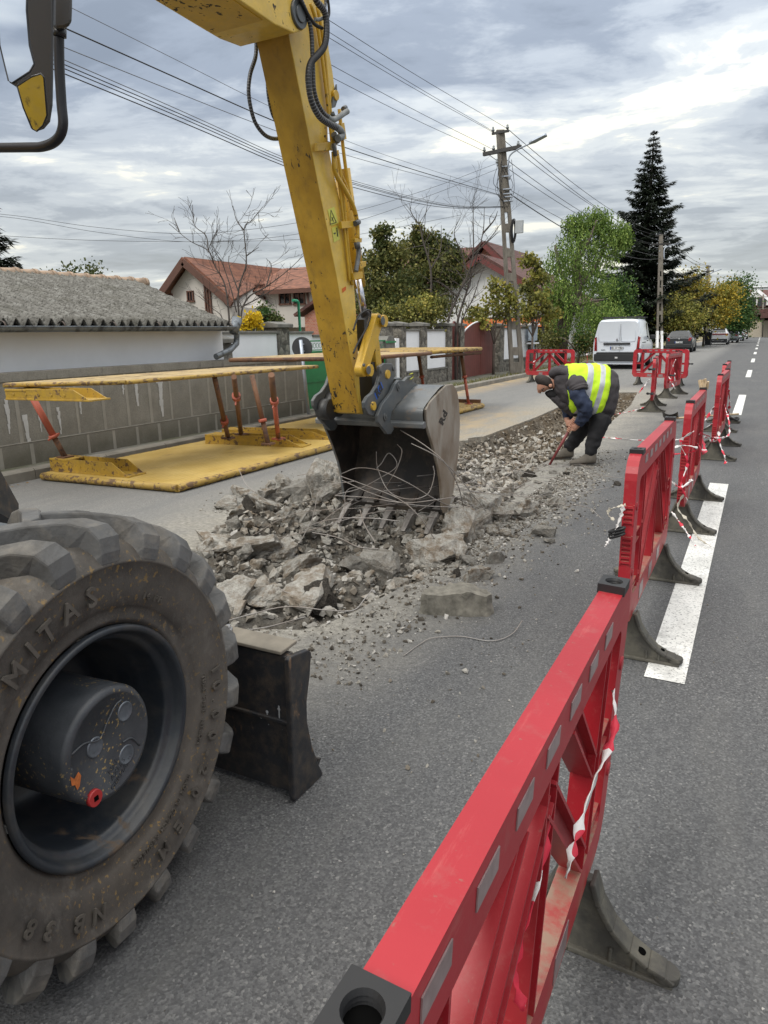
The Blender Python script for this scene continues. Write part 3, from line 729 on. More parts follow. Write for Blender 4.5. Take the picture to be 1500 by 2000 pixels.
# ---- quick coupler
cp_poly = YZ([(741, 716), (752, 709), (766, 710), (772, 719), (771, 735), (765, 757), (757, 775), (749, 793), (741, 810), (731, 814), (720, 809), (713, 797), (712, 786), (718, 775), (728, 767), (737, 752), (742, 735)], -2.19)
mb = MB(); mb.prism_x(cp_poly, -2.215, -2.19); mb.prism_x([(a, b) for a, b in cp_poly], -2.60, -2.575); mb.box(AX(738, 760, -2.39), (.34, .10, .16))
cpl = mk('quick_coupler', mb, GREYPAINT, ex, bevel=.005)
mb = MB()
for p_ in ((756, 731), (728, 793)):
    c_ = AX(*p_, -2.19); mb.cyl(c_ - Vector((.03, 0, 0)), c_ + Vector((.012, 0, 0)), .030, .028, 24)
mk_each('coupler_pin', mb, YEL, cpl)
mb = MB(); c_ = AX(768, 720, -2.19); mb.cyl(c_, c_ + Vector((.01, 0, 0)), .015, .014, 16); c_ = AX(745, 726, -2.19); mb.cyl(c_, c_ + Vector((.006, 0, 0)), .012, .012, 16); mk_each('cap_screw', mb, GREYPAINT, cpl)
blue = plain('blue_logo', (.02, .10, .42), .5)
mb = MB()
pc = AX(740, 763, -2.1885); ux = (AX(748, 748, -2.1885) - AX(733, 776, -2.1885)); uy = Vector((0, -ux.z, ux.y))
mb.quad(*[pc + ux.normalized() * a + uy.normalized() * b for a, b in ((-.060, -.026), (.060, -.026), (.060, .026), (-.060, .026))]); mk('logo_plate', mb, blue, cpl)
mb = MB(); put_text(mb, 'Rd', .085, pc + Vector((.001, 0, 0)), ux, uy if ux.cross(uy).x > 0 else -uy, .001, .004); mk('logo_letters', mb, plain('logo_ink', (.015, .017, .02), .5), cpl)
mb = MB()   # dark knuckle left of the stick foot
for q, r in (((655, 790), .085), ((640, 800), .07)):
    c_ = AX(*q, -2.52); mb.cyl(c_ + Vector((-.07, 0.02, 0)), c_ + Vector((.02, 0.02, 0)), r, r, 28)
mk('stick_foot_boss', mb, plain('boss_black', (.03, .03, .03), .5), ex)
mb = MB(); c_ = AX(634, 790, -2.60); mb.cyl(c_ - Vector((.012, 0, 0)), c_, .03, .03, 20); mk('pin_end', mb, YEL, ex)

# ---- bucket
BL_, BR_ = -2.80, -1.945
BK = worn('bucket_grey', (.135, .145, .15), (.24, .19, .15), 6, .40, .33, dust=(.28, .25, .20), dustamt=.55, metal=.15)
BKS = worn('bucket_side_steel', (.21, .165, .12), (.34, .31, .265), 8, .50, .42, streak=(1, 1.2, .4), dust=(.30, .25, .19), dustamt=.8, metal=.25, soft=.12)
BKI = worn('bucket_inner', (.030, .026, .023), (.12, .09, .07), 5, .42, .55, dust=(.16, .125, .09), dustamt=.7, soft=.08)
sidep = YZ([(835, 833), (832, 800), (841, 784), (856, 768), (872, 752), (885, 750), (893, 762), (897, 785), (899, 830), (897, 880), (891, 925), (886, 962), (874, 1000), (866, 1003), (864, 975), (861, 940), (857, 915), (850, 885), (843, 860)], BR_)
mb = MB(); mb.prism_x(sidep, BR_ - .022, BR_); 
bucket = holder('bucket', ex)
mk('side_plate', mb, BKS, bucket, bevel=.006)
mb = MB(); mb.prism_x(sidep, BL_, BL_ + .022); mk('side_plate', mb, BK, bucket, bevel=.006)
# wrapper plate: outside and inside skins
outer = [(4.300, .888), (4.285, 1.0), (4.385, 1.062), (4.48, 1.10), (4.60, 1.14), (4.745, 1.13), (4.85, 1.02), (4.885, .834), (4.87, .65), (4.81, .47), (4.745, .34), (4.63, .215)]
ctr = Vector((4.60, .62))
inner_ = [tuple(Vector(p) + (ctr - Vector(p)).normalized() * .02) for p in outer]
def skin(pts, mat, name, x0, x1, flip=False):
    m_ = MB(); m_.smooth = True; pp = curve([(0, a, b) for a, b in pts], 9)
    for a, b in zip(pp, pp[1:]): m_.quad((x0, a.y, a.z), (x1, a.y, a.z), (x1, b.y, b.z), (x0, b.y, b.z))
    return mk(name, m_, mat, bucket)
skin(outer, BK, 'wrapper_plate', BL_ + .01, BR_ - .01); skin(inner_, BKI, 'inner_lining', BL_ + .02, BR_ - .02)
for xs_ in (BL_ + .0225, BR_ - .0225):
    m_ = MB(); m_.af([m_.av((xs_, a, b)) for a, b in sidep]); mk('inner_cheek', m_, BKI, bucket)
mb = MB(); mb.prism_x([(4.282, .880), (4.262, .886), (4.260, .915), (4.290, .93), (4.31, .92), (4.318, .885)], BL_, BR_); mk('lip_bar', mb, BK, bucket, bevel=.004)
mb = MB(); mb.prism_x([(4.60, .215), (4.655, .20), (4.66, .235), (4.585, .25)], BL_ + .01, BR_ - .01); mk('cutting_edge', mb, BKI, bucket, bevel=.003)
TOOTH = plain('polished_tooth', (.22, .205, .19), .5, .6, .35, 20, bump=.3)
for k in range(5):
    xk = BL_ + .06 + k * (BR_ - BL_ - .12) / 4
    m_ = MB(); m_.hexa([(xk - .032, 4.63, .255), (xk + .032, 4.63, .255), (xk + .036, 4.675, .235), (xk - .036, 4.675, .235)][::-1], [(xk - .030, 4.55, .20), (xk + .030, 4.55, .20), (xk + .030, 4.60, .17), (xk - .030, 4.60, .17)][::-1])
    m_.hexa([(xk - .026, 4.57, .215), (xk + .026, 4.57, .215), (xk + .028, 4.62, .19), (xk - .028, 4.62, .19)], [(xk - .016, 4.43, .105), (xk + .016, 4.43, .105), (xk + .017, 4.445, .09), (xk - .017, 4.445, .09)])
    mk('tooth', m_, TOOTH, bucket, bevel=.004)
# inner floor ribs
mb = MB()
for k in range(5):
    xk = BL_ + .12 + k * .155
    mb.prism_x([(4.62, .25), (4.70, .31), (4.71, .325), (4.61, .262)], xk, xk + .03)
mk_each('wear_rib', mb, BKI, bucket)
# lugs that hang the bucket on the coupler
lugp = YZ([(738, 812), (747, 790), (764, 768), (772, 750), (780, 742), (790, 744), (797, 736), (803, 735), (806, 745), (818, 752), (811, 763), (793, 775), (775, 790), (765, 806), (763, 822), (770, 838), (764, 848), (757, 848), (748, 836), (739, 825)], -2.155)
mb = MB(); mb.prism_x(lugp, -2.18, -2.155); mk('hanger_lug', mb, GREYPAINT, bucket, bevel=.004)
mb = MB(); mb.prism_x([(a + .03, min(b, 1.02 + .02 * a)) for a, b in lugp], -2.645, -2.62); mk('hanger_lug', mb, GREYPAINT, bucket, bevel=.004)
mb = MB()
for p_ in ((778, 756), (752, 814)):
    c_ = AX(*p_, -2.155); mb.cyl(c_, c_ + Vector((.008, 0, 0)), .026, .026, 24); mb.cyl(c_ + Vector((.008, 0, 0)), c_ + Vector((.013, 0, 0)), .014, .013, 6)
mk('lug_bolt', mb, GREYPAINT, bucket)
mb = MB(); mb.tube([AX(a, b, -2.14) for a, b in ((800, 731), (806, 729), (807, 737), (801, 741))], .004, 6); mk('safety_hook', mb, plain('lime_wire', (.5, .5, .04), .5), bucket)
mb = MB(); put_text(mb, 'Rd', .11, AX(866, 816, BR_ + .001), AX(873, 800, BR_) - AX(861, 832, BR_), Vector((0, -1, .45)), .0015, .004); mk('stencil_letters', mb, plain('stencil_black', (.03, .025, .02), .7), bucket)

# ---- mirror and its bracket, top left
def m9(l, Y): return [AY(a, b, Y) for a, b in l]
V = Vector
MP = plain('mirror_plastic', (.022, .023, .027), .38, var=.1)
mb = MB(); mb.tube(curve(m9([(-330, 296), (-120, 290), (40, 288), (85, 286), (112, 272), (123, 245), (120, 200), (116, 130), (115, 66)], .95), 6), .0085, 12)
arm = mk('mirror_arm', mb, plain('arm_black', (.014, .014, .018), .42), ex)
mb = MB(); mb.tube(m9([(117, 72), (117, 56)], .95), .0105, 14); mk('arm_socket', mb, MP, arm)
mb = MB(); Zs = m9([(105, -60), (141, -60), (141, 15), (140, 40), (136, 52), (124, 57), (108, 58), (104, 50)], .92)
mb.hexa(Zs, [O + (p - O) * 1.07 for p in Zs]); mk('bracket_housing', mb, MP, ex, bevel=.006)
mir = holder('mirror', ex)
mb = MB(); mm = m9([(-5, -80), (66, -80), (104, -60), (105, 60), (104, 160), (103, 205), (98, 238), (86, 252), (68, 258), (60, 250), (46, 215), (33, 168), (17, 163), (8, 120), (0, 60)], .90)
mb.hexa([O + (p - O) * 1.06 for p in mm], [O + (p - O) * 1.15 for p in mm]); mk('shell', mb, MP, mir, bevel=.012)
MIRR = Mat('mirror_glass', .03, 1.0); MIRR.color((.74, .77, .82))
def mirror_face(q, Y, tilt, name):
    ps = m9(q, Y); m_ = MB(); c0 = sum(ps, Vector()) / len(ps); c0 = O + (c0 - O) * .95
    # each point pushed along its own line of sight so that the face turns without changing outline
    out = []
    n_ = Vector(tilt).normalized()
    for p in ps:
        d = (p - O); t = (c0 - O).dot(n_) / d.dot(n_); out.append(O + d * t)
    m_.af([m_.av(p) for p in out]); g_ = mk(name, m_, MIRR.m, mir); m_ = MB(); m_.tube([p + (p - O).normalized() * .001 for p in out + out[:1]], .0016, 5); mk('glass_rim', m_, MP, mir); return g_
mirror_face([(-10, -80), (54, -80), (52, 20), (58, 90), (67, 125), (58, 140), (25, 162), (17, 158), (0, 88)], .905, (.55, -.83, -.04), 'main_glass')
mirror_face([(34, 168), (62, 150), (80, 144), (86, 152), (90, 200), (92, 225), (84, 245), (72, 256), (64, 252), (46, 210)], .905, (.03, -.89, -.46), 'lower_glass')
# ================================================================ red plastic barriers
RP = Mat('red_plastic', .42, 0, .4)
c = RP.mix(RP.ramp(RP.noise(2.2, 4, .5), [(.35, 0.0), (.7, 1.0)]), (.31, .013, .021), (.39, .022, .032))
c = RP.mix(RP.ramp(RP.noise(22, 7, .7), [(.55, 0.0), (.82, .5)]), c, (.30, .12, .105))
c = RP.mix(RP.ramp(RP.noise(7, 9, .8, RP.map((6, .7, 6))), [(.56, 0.0), (.66, .5)]), c, (.44, .09, .085))
c = RP.mix(RP.ramp(RP.noise(60, 3, .6), [(.68, 0.0), (.74, .55)]), c, (.22, .13, .10))
up_ = RP.xyz(_n(RP.nt, 'ShaderNodeNewGeometry').outputs['Normal'])[2]
led = RP.math('MULTIPLY', RP.math('MULTIPLY', RP.math('SUBTRACT', up_, .7), 3.0, True), RP.math('MULTIPLY', RP.math('SUBTRACT', .84, RP.xyz()[2]), 8.0, True))
c = RP.mix(RP.math('MULTIPLY', led, RP.ramp(RP.noise(17, 6, .7), [(.38, .25), (.6, 1.0)])), c, (.27, .20, .145))
lowd = RP.math('MULTIPLY', RP.math('MULTIPLY', RP.math('SUBTRACT', .36, RP.xyz()[2]), 6.0, True), RP.ramp(RP.noise(9, 7, .7), [(.45, 0.0), (.7, .7)]))
c = RP.mix(lowd, c, (.26, .19, .13))
RP.color(c).bump(RP.noise(140, 3, .6), .10, .002)
FOOT = worn('recycled_rubber_foot', (.105, .098, .078), (.055, .052, .045), 9, .48, .8, dust=(.20, .18, .14), dustamt=.7, soft=.1, bump=.3)
FILM = Mat('reflective_film', .30, 0, .6); FILM.color(FILM.ramp(FILM.noise(30, 5, .6), [(.3, (.19, .13, .13)), (.7, (.30, .23, .23))]))
HL, ZT, ZB, TH = .77, .98, .215, .025
def rrect(y0, y1, z0, z1, r, n=5):
    out = []
    for cy, cz, a in ((y1 - r, z1 - r, 0), (y0 + r, z1 - r, 90), (y0 + r, z0 + r, 180), (y1 - r, z0 + r, 270)):
        for k in range(n + 1): t = R(a + 90 * k / n); out.append((cy + r * math.cos(t), cz + r * math.sin(t)))
    return out
def barrier(label, cat='barrier', group='red barriers round the dig', logo=False):
    rt = thing('traffic_barrier', label, cat, (0, 0, 0), 0, group)
    mb = MB()
    o_ = rrect(-HL, HL, ZB, ZT, .10); i_ = rrect(-HL + .10, HL - .10, ZB + .12, ZT - .105, .035)
    n = len(o_)
    for x0, fl in ((TH, False), (-TH, True)):
        for k in range(n):
            k2 = (k + 1) % n; q = [(x0, *o_[k]), (x0, *o_[k2]), (x0, *i_[k2]), (x0, *i_[k])]
            mb.quad(*(q if not fl else q[::-1]))
    for pl in (o_, i_):
        for k in range(n):
            k2 = (k + 1) % n; mb.quad((TH, *pl[k]), (-TH, *pl[k]), (-TH, *pl[k2]), (TH, *pl[k2]))
    frame = mk('frame', mb, RP.m, rt, bevel=.005)
    # members with raised flanges
    mb = MB()
    def chan(a, b, w, d=.05):
        a = Vector((0, *a)); b = Vector((0, *b)); t = (b - a).normalized(); s = t.cross(Vector((1, 0, 0)))
        mb.beam(a, b, w, .010, (1, 0, 0))
        for sg in (-1, 1): mb.beam(a + s * sg * (w / 2 - .003), b + s * sg * (w / 2 - .003), .007, d, (1, 0, 0))
    zl, zh = ZB + .115, ZT - .10
    for sg in (-1, 1):
        chan((sg * .50, zl), (sg * .50, zh), .065); chan((sg * .47, zl + .03), (0, zh - .06), .06); chan((sg * .47, zh - .27), (sg * .17, zh), .055)
        chan((sg * .53, .60), (sg * .67, .60), .055, .04); chan((sg * .53, zl + .04), (sg * .67, zl + .04), .03, .04)
    chan((0, zl), (0, zh), .07)
    mk('lattice', mb, RP.m, rt)
    for sg in (-1, 1):                                            # ladder of slots up each end
        mb = MB()
        for zz0, cnt in ((.30, 6), (.52, 6), (.70, 4)):
            for k in range(cnt): mb.box((0, sg * (HL + .003), zz0 + .022 * k), (.036, .010, .010))
            mb.box((.021, sg * (HL + .003), zz0 + .011 * (cnt - 1)), (.006, .010, .022 * cnt)); mb.box((-.021, sg * (HL + .003), zz0 + .011 * (cnt - 1)), (.006, .010, .022 * cnt))
        for zc in (.46, .76): mb.cyl((-.030, sg * .72, zc), (.030, sg * .72, zc), .018, .018, 12)
        mk('slot_ladder', mb, RP.m, rt)
    mb = MB()
    for sx in (-1, 1):
        for k in range(7):
            y0 = -.56 + k * .16
            if logo and k in (0, 6): continue
            mb.box((sx * (TH + .0012), y0 + .04, ZT - .040), (.0018, .080, .034))
        for y0 in (-.42, -.10, .22): mb.box((sx * (TH + .0012), y0 + .05, ZB + .055), (.0018, .12, .07))
    mk_each('reflective_strip', mb, FILM.m, rt)
    for sg in (-1, 1):
        mb = MB(); y0 = sg * .63
        for k in range(24):
            q_ = []
            for t in (2 * PI * k / 24, 2 * PI * (k + 1) / 24):
                c_, s_ = math.cos(t), math.sin(t); m_ = max(abs(c_), abs(s_)); q_.append(((.019 * c_, y0 + .022 * s_), (.029 * c_ / m_, y0 + .036 * s_ / m_)))
            (i0, o0), (i1, o1) = q_; zt_ = ZT + .018
            mb.quad((*i0, zt_), (*o0, zt_), (*o1, zt_), (*i1, zt_)); mb.quad((*o0, zt_), (*o0, ZT - .004), (*o1, ZT - .004), (*o1, zt_))
            for j in range(3): mb.quad((*i0, zt_ - .006 * j), (*i1, zt_ - .006 * j), (i1[0] * .86, y0 + (i1[1] - y0) * .86, zt_ - .006 * (j + 1)), (i0[0] * .86, y0 + (i0[1] - y0) * .86, zt_ - .006 * (j + 1)))
        so = mk('socket', mb, BLACK, rt)
        mb = MB(); mb.lathe([(.021, 0), (.0, .0002)], (0, y0, ZT + .0012), 24, Vector((0, 0, 1)), Vector((1, 0, 0))); mk('socket_shade_disc', mb, HOLE_SHADE, so)
    if logo:
        mb = MB()
        for yy in (-.47, .45):
            for sx in (-1, 1): put_text(mb, 'PG', .10, (sx * (TH + .002), yy, ZT - .068), (0, sx, 0), (0, 0, 1), .001, .004)
        mk('logo_letters', mb, BLACK, rt)
    half = [(.245, 0), (.245, .022), (.225, .034), (.185, .044), (.14, .068), (.095, .110), (.06, .165), (.040, .225)]
    for sg in (-1, 1):
        yf = sg * .59; mb = MB()
        web = half + [(-a, b) for a, b in half[::-1]]
        mb.prism_y(web, yf - .016, yf + .016)
        for s2 in (-1, 1):
            pts = [(s2 * a, b) for a, b in half[1:]]
            for a, b in zip(pts, pts[1:]): mb.beam((a[0], yf, a[1] + .002), (b[0], yf, b[1] + .002), .066, .014, (0, 0, 1) if abs(a[0]) > .12 else (s2, 0, 0))
            mb.tube([(s2 * .225, yf, .014), (s2 * .226, yf, .040)], .032, 16)
            for a in (.10, .155): mb.box((s2 * a, yf, .028), (.010, .052, .056))
            mb.box((s2 * .12, yf, .008), (.25, .058, .016))
        ft = mk('foot', mb, FOOT, rt, bevel=.004)
        mb = MB()
        for s2 in (-1, 1): mb.cyl((s2 * .165, yf, .058), (s2 * .167, yf, .0655), .011, .011, 14)
        mk_each('fixing_hole_shade', mb, HOLE_SHADE, ft)
    return rt
bars = [   # x, y, turn, label, logo
    (-.235, .96, 0.0, 'nearest red plastic barrier, running out of the bottom of the picture', 0),
    (-.43, 3.82, 0.0, 'red barrier second from the camera with an oval black loop hooked on its near end', 0),
    (-.41, 6.19, .0, 'red barrier swathed in shredded tape with a wood chip on its far top corner', 0),
    (-.36, 9.60, -.02, 'red barrier third-last beside the dashed line, its near foot trailing a curl of tape', 0),
    (-.43, 12.15, -.01, 'farthest red barrier of the row beside the dashed line, mostly hidden behind its neighbour', 0),
    (-1.76, 14.62, .09, 'slanted red barrier at the edge of the dig with the shovel at its near foot', 0),
    (-1.72, 17.60, -.10, 'tape-wrapped red barrier seen end-on between the slanted barrier and the one before the van', 0),
    (-2.40, 20.9, 1.27, 'red barrier set across the road in front of the right side of the white van', 1),
    (-5.55, 21.3, 1.40, 'red barrier set across the road left of the white van, behind the bending worker', 1)]
P0 = barrier(bars[0][3]); P1 = barrier(bars[7][3], logo=True); used = {0: False, 1: False}
for x, y, a, lab, lg in bars:
    src = P1 if lg else P0
    if not used[lg]: o = src; used[lg] = True
    else: o = copy_tree(src)
    o.location = (x, y, .002); o.rotation_euler = (0, 0, a); o['label'] = lab
P0.scale = (1, .90, .965); P0.rotation_euler = (0, R(2.6), 0); P0.location.x = -.279
# shredded warning tape
TAPE = Mat('warning_tape', .5, 0, .4); TAPE.tc = _n(TAPE.nt, 'ShaderNodeTexCoord').outputs['UV']
g_ = Mat('x')
TAPE = Mat('warning_tape', .5, 0, .4)
tv = TAPE.ramp(TAPE.noise(11, 2, .4), [(.47, (.62, .03, .06)), (.50, (.78, .75, .74))], 'CONSTANT'); TAPE.color(tv)
DIRTYTAPE = plain('dirty_film', (.50, .46, .38), .5, var=.2)
def ribbon(name, pts, w, label, mat=None, seed=0, twist=2.0):
    p = curve(pts, 8); rg = random.Random(seed); mb = MB(); mb.smooth = True; prev = None
    ph = rg.uniform(0, 6)
    for i, q in enumerate(p):
        t = (p[min(i + 1, len(p) - 1)] - p[max(i - 1, 0)]).normalized(); a = t.cross(Vector((0, 0, 1)))
        if a.length < 1e-3: a = Vector((1, 0, 0))
        a.normalize(); b = t.cross(a); an = ph + twist * i / len(p) * PI + .4 * math.sin(i * .9)
        s = (a * math.cos(an) + b * math.sin(an)) * w * .5 * (.5 + .30 * math.sin(i * 1.7 + ph) + rg.uniform(-.12, .12)); i0 = mb.av(q - s); i1 = mb.av(q + s * .2 + t.cross(s) * .35); i2 = mb.av(q + s)
        if prev: mb.af([prev[0], i0, i1, prev[1]]); mb.af([prev[1], i1, i2, prev[2]])
        prev = (i0, i1, i2)
    o = mk(name, mb, mat or TAPE.m, loc=tuple(p[0]))
    o.modifiers.new('t', 'SOLIDIFY').thickness = .0012
    return tag(o, label, 'tape', 'shreds of red and white warning tape')
V = Vector
ribbon('tape_shred', [(-.26, 1.0, .80), (-.23, .98, .74), (-.23, .92, .64), (-.24, .86, .56), (-.22, .84, .50)], .03, 'white and red tape tied through the middle window of the nearest barrier', seed=1)
ribbon('tape_shred', [(-.25, .62, .50), (-.22, .60, .44), (-.235, .57, .34), (-.22, .60, .25), (-.25, .55, .10)], .035, 'dangling strip of tape low inside the nearest barrier', seed=2)
ribbon('tape_shred', [(-.20, 1.38, .78), (-.185, 1.33, .72), (-.20, 1.22, .66), (-.21, 1.12, .60), (-.215, 1.08, .55)], .028, 'knotted tape near the far end of the nearest barrier', seed=3)
ribbon('tape_shred', [AY(a, b, 3.02) for a, b in ((1222, 986), (1206, 990), (1190, 996), (1188, 1006), (1200, 1016))], .024, 'white curl of film at the near end of the second barrier', DIRTYTAPE, 4)
ribbon('tape_shred', [AY(a, b, 3.0) for a, b in ((1218, 988), (1212, 1010), (1202, 1035), (1196, 1045), (1186, 1060), (1182, 1068))], .026, 'red and white strip hanging through the oval black loop', seed=5)
rg = random.Random(17)
b3 = [([(-.36, 5.40, .80), (-.44, 5.36, .72), (-.38, 5.38, .58), (-.41, 5.37, .42), (-.36, 5.38, .30)], 'tape strip running down the near post of the tape-swathed barrier'),
      ([(-.52, 5.40, .66), (-.42, 5.35, .70), (-.33, 5.40, .68), (-.36, 5.46, .64), (-.50, 5.42, .62)], 'tape wound round the middle of the near post of the tape-swathed barrier'),
      ([(-.50, 5.40, .44), (-.41, 5.34, .40), (-.34, 5.40, .45), (-.40, 5.44, .40)], 'tape knot lower on the near post of the tape-swathed barrier'),
      ([(-.34, 5.5, .70), (-.30, 5.8, .58), (-.33, 6.1, .66), (-.30, 6.4, .60), (-.28, 6.7, .55)], 'tape strip slung along the road side of the tape-swathed barrier'),
      ([(-.38, 5.40, .36), (-.42, 5.38, .24), (-.34, 5.33, .16), (-.26, 5.28, .06), (-.17, 5.22, .02)], 'pale tape trailing down over the near foot of the tape-swathed barrier'),
      ([(-.46, 5.40, .20), (-.40, 5.36, .14), (-.33, 5.30, .07), (-.27, 5.20, .02)], 'red tape end on the ground below the tape-swathed barrier'),
      ([(-.35, 5.9, .72), (-.24, 6.4, .62), (-.18, 7.2, .55), (-.22, 8.0, .60), (-.30, 8.85, .66)], 'loose tape slung between the tape-swathed barrier and the next one')]
for i, (p, l) in enumerate(b3): ribbon('tape_shred', p, .032 if i != 3 else .05, l, DIRTYTAPE if i == 4 else None, 30 + i, 3)
for i, (p, l) in enumerate([([(-.36, 8.86, .74), (-.42, 8.84, .60), (-.50, 8.8, .46), (-.62, 8.75, .32)], 'tape strip falling from the near end of the barrier with the trailing curl'),
      ([(-.28, 9.2, .80), (-.27, 9.6, .60), (-.28, 9.9, .45), (-.27, 10.1, .3)], 'tape strip on the road side of the barrier with the trailing curl'),
      ([(-.33, 8.85, .36), (-.30, 8.8, .22), (-.24, 8.72, .10), (-.22, 8.65, .03)], 'tape curl down to the foot of the fourth barrier along the dashed line'),
      ([(-1.62, 16.85, .86), (-1.66, 16.83, .70), (-1.60, 16.84, .52), (-1.64, 16.83, .38)], 'tape wrapped down the end-on barrier near the van'),
      ([(-1.75, 13.84, .62), (-1.84, 13.82, .48), (-1.92, 13.8, .36)], 'pink tape end fluttering left of the slanted barrier'),
      ([(-1.50, 14.6, .62), (-1.42, 14.5, .50), (-1.36, 14.5, .40)], 'white tape end right of the slanted barrier'),
      ([(-5.95, 21.18, .66), (-6.02, 21.15, .60), (-6.0, 21.15, .54)], 'pink tape end on the left corner of the barrier behind the worker'),
      ([(-4.5, 21.4, .85), (-4.46, 21.38, .66), (-4.5, 21.38, .5)], 'tape strip on the right end of the barrier behind the worker')]):
    ribbon('tape_shred', p, .05, l, None, 60 + i, 2.5)
ribbon('ground_tape', [(-2.05, 10.2, .03), (-1.7, 10.3, .012), (-1.2, 10.25, .012), (-.8, 10.3, .06), (-.42, 9.9, .35), (-.38, 8.9, .55)], .028, 'long twisted tape lying across the tarmac behind the worker', seed=80, twist=9)
ribbon('ground_tape', [(-2.3, 13.0, .02), (-2.15, 13.5, .02), (-2.0, 13.9, .03), (-1.8, 14.0, .10)], .03, 'tape lying on the edge of the dig by the slanted barrier', seed=81, twist=5)
# oval loop on barrier two
mb = MB()
oc = AY(1204, 1046, 3.0)
ov = [oc + Vector((.034 * math.cos(t), .022 * math.sin(t) - .02 * math.cos(t), .018 * math.cos(t))) for t in [2 * PI * k / 32 for k in range(33)]]
for dz in (0, .026): mb.tube([p + V((0, 0, dz)) for p in ov], .0055, 8)
mb.tube([p + V((0, 0, .013)) for p in ov], .004, 8)
tag(mk('coupling_loop', mb, BLACK, loc=tuple(oc)), 'oval black rubber loop hooked on the near end of the second barrier', 'loop')
for i, (x, y, z, lab) in enumerate(((-1.72, 13.84, .80, 'upper black coupling strap on the slanted barrier'), (-1.72, 13.84, .36, 'lower black coupling strap on the slanted barrier'),
                                  (-1.66, 16.82, .52, 'black coupling strap on the end-on barrier near the van'), (-.22, 10.4, .34, 'black coupling block jutting toward the road from the fourth barrier'), (-1.64, 21.15, .58, 'black coupling strap at the right end of the cross barrier'))):
    mb = MB()
    pts = [V((x + .055 * math.cos(t), y - .03 + .03 * math.sin(t), z + .012 * math.sin(t * 2))) for t in [2 * PI * k / 20 for k in range(21)]]
    mb.tube(pts, .013, 8); tag(mk('coupling_strap', mb, BLACK, loc=(x, y, z)), lab, 'strap', 'black coupling straps of the barriers')
# wood chip on barrier three
wd = plain('raw_wood', (.50, .38, .24), .8, var=.25, scale=20)
mb = MB(); rg = random.Random(3)
for k in range(5): mb.beam((-.43 + .012 * k, 6.84 + .01 * k, .985), (-.44 + .018 * k + rg.uniform(-.02, .02), 6.86, 1.04 + rg.uniform(0, .04)), .014, .02)
tag(mk('wood_chip', mb, wd, loc=(-.41, 6.85, .985)), 'splintered wood chip stuck on top of the tape-swathed barrier', 'wood chip')
# shovel on the ground
sh = thing('shovel', 'shovel lying on the tarmac with its dark blade against the slanted barrier foot', 'shovel', (-1.2, 12.5, 0))
mb = MB(); mb.smooth = True
b0 = G(1322, 800) ; bx = Vector((-1.22, 12.62, .04))
mb.grid(lambda u, v: bx + V(((u - .5) * .24, (v - .5) * .24 - .05, .10 - .12 * (v) + .05 * (2 * u - 1) ** 2)), 8, 6)
o = mk('blade', mb, plain('shovel_steel', (.05, .045, .04), .45, .5), sh); o.modifiers.new('s', 'SOLIDIFY').thickness = .004
mb = MB(); mb.tube([bx + V((.06, -.02, .02)), bx + V((.25, .12, .03)), bx + V((1.0, .62, .06))], .016, 10); mk('handle', mb, wd, sh)
# ================================================================ trench shoring panels stacked beside the wall
DECKY = Mat('yellow_ribbed_plate', .5)
X_, Y_, Z_ = DECKY.xyz()
line = DECKY.ramp(DECKY.math('FRACT', DECKY.math('MULTIPLY', X_, 15.0)), [(.0, 1.0), (.10, 0.0)], 'LINEAR')
cc = DECKY.ramp(DECKY.noise(2.2, 6, .6), [(.35, (.42, .28, .065)), (.7, (.54, .39, .13))])
cc = DECKY.mix(DECKY.math('MULTIPLY', line, DECKY.ramp(DECKY.noise(5, 6, .7, DECKY.map((1, .5, 1))), [(.38, 0.0), (.6, .9)])), cc, (.14, .085, .03))
cc = DECKY.mix(DECKY.ramp(DECKY.noise(5, 9, .75, DECKY.map((2, .5, 1))), [(.58, 0.0), (.68, .8)]), cc, (.20, .12, .05))
DECKY.color(cc).bump(line, .5, .01)
EDGE = worn('worn_edge_paint', (.38, .25, .05), (.14, .085, .045), 26, .45, .5, streak=(1, .4, 1), dust=(.30, .18, .07), dustamt=.85, soft=.03)
BEAMP = worn('scraped_beam_paint', (.40, .25, .03), (.11, .065, .035), 22, .41, .5, dust=(.22, .14, .06), dustamt=.8, soft=.03)
RUST = worn('rusty_prop', (.17, .085, .045), (.07, .04, .03), 12, .42, .8, soft=.1)
REDP = worn('red_prop_paint', (.40, .10, .06), (.14, .06, .04), 10, .42, .6, soft=.05)
def slab(q, z0, th, mat, name, par, edge=None, bev=.01):
    lo = [Vector((p.x, p.y, z0)) for p in q]; hi = [Vector((p.x, p.y, z0 + th)) for p in q]
    mb = MB(); mb.hexa(lo, hi); return mk(name, mb, mat, par, bevel=bev)
def rim_bars(q, z0, th, par, mat=EDGE, w=.07):
    mb = MB(); n = len(q)
    for k in range(n):
        a, b = q[k], q[(k + 1) % n]; mb.tube([(a.x, a.y, z0 + th / 2), (b.x, b.y, z0 + th / 2)], th * .50, 10)
    return mk('edge_rail', mb, mat, par)
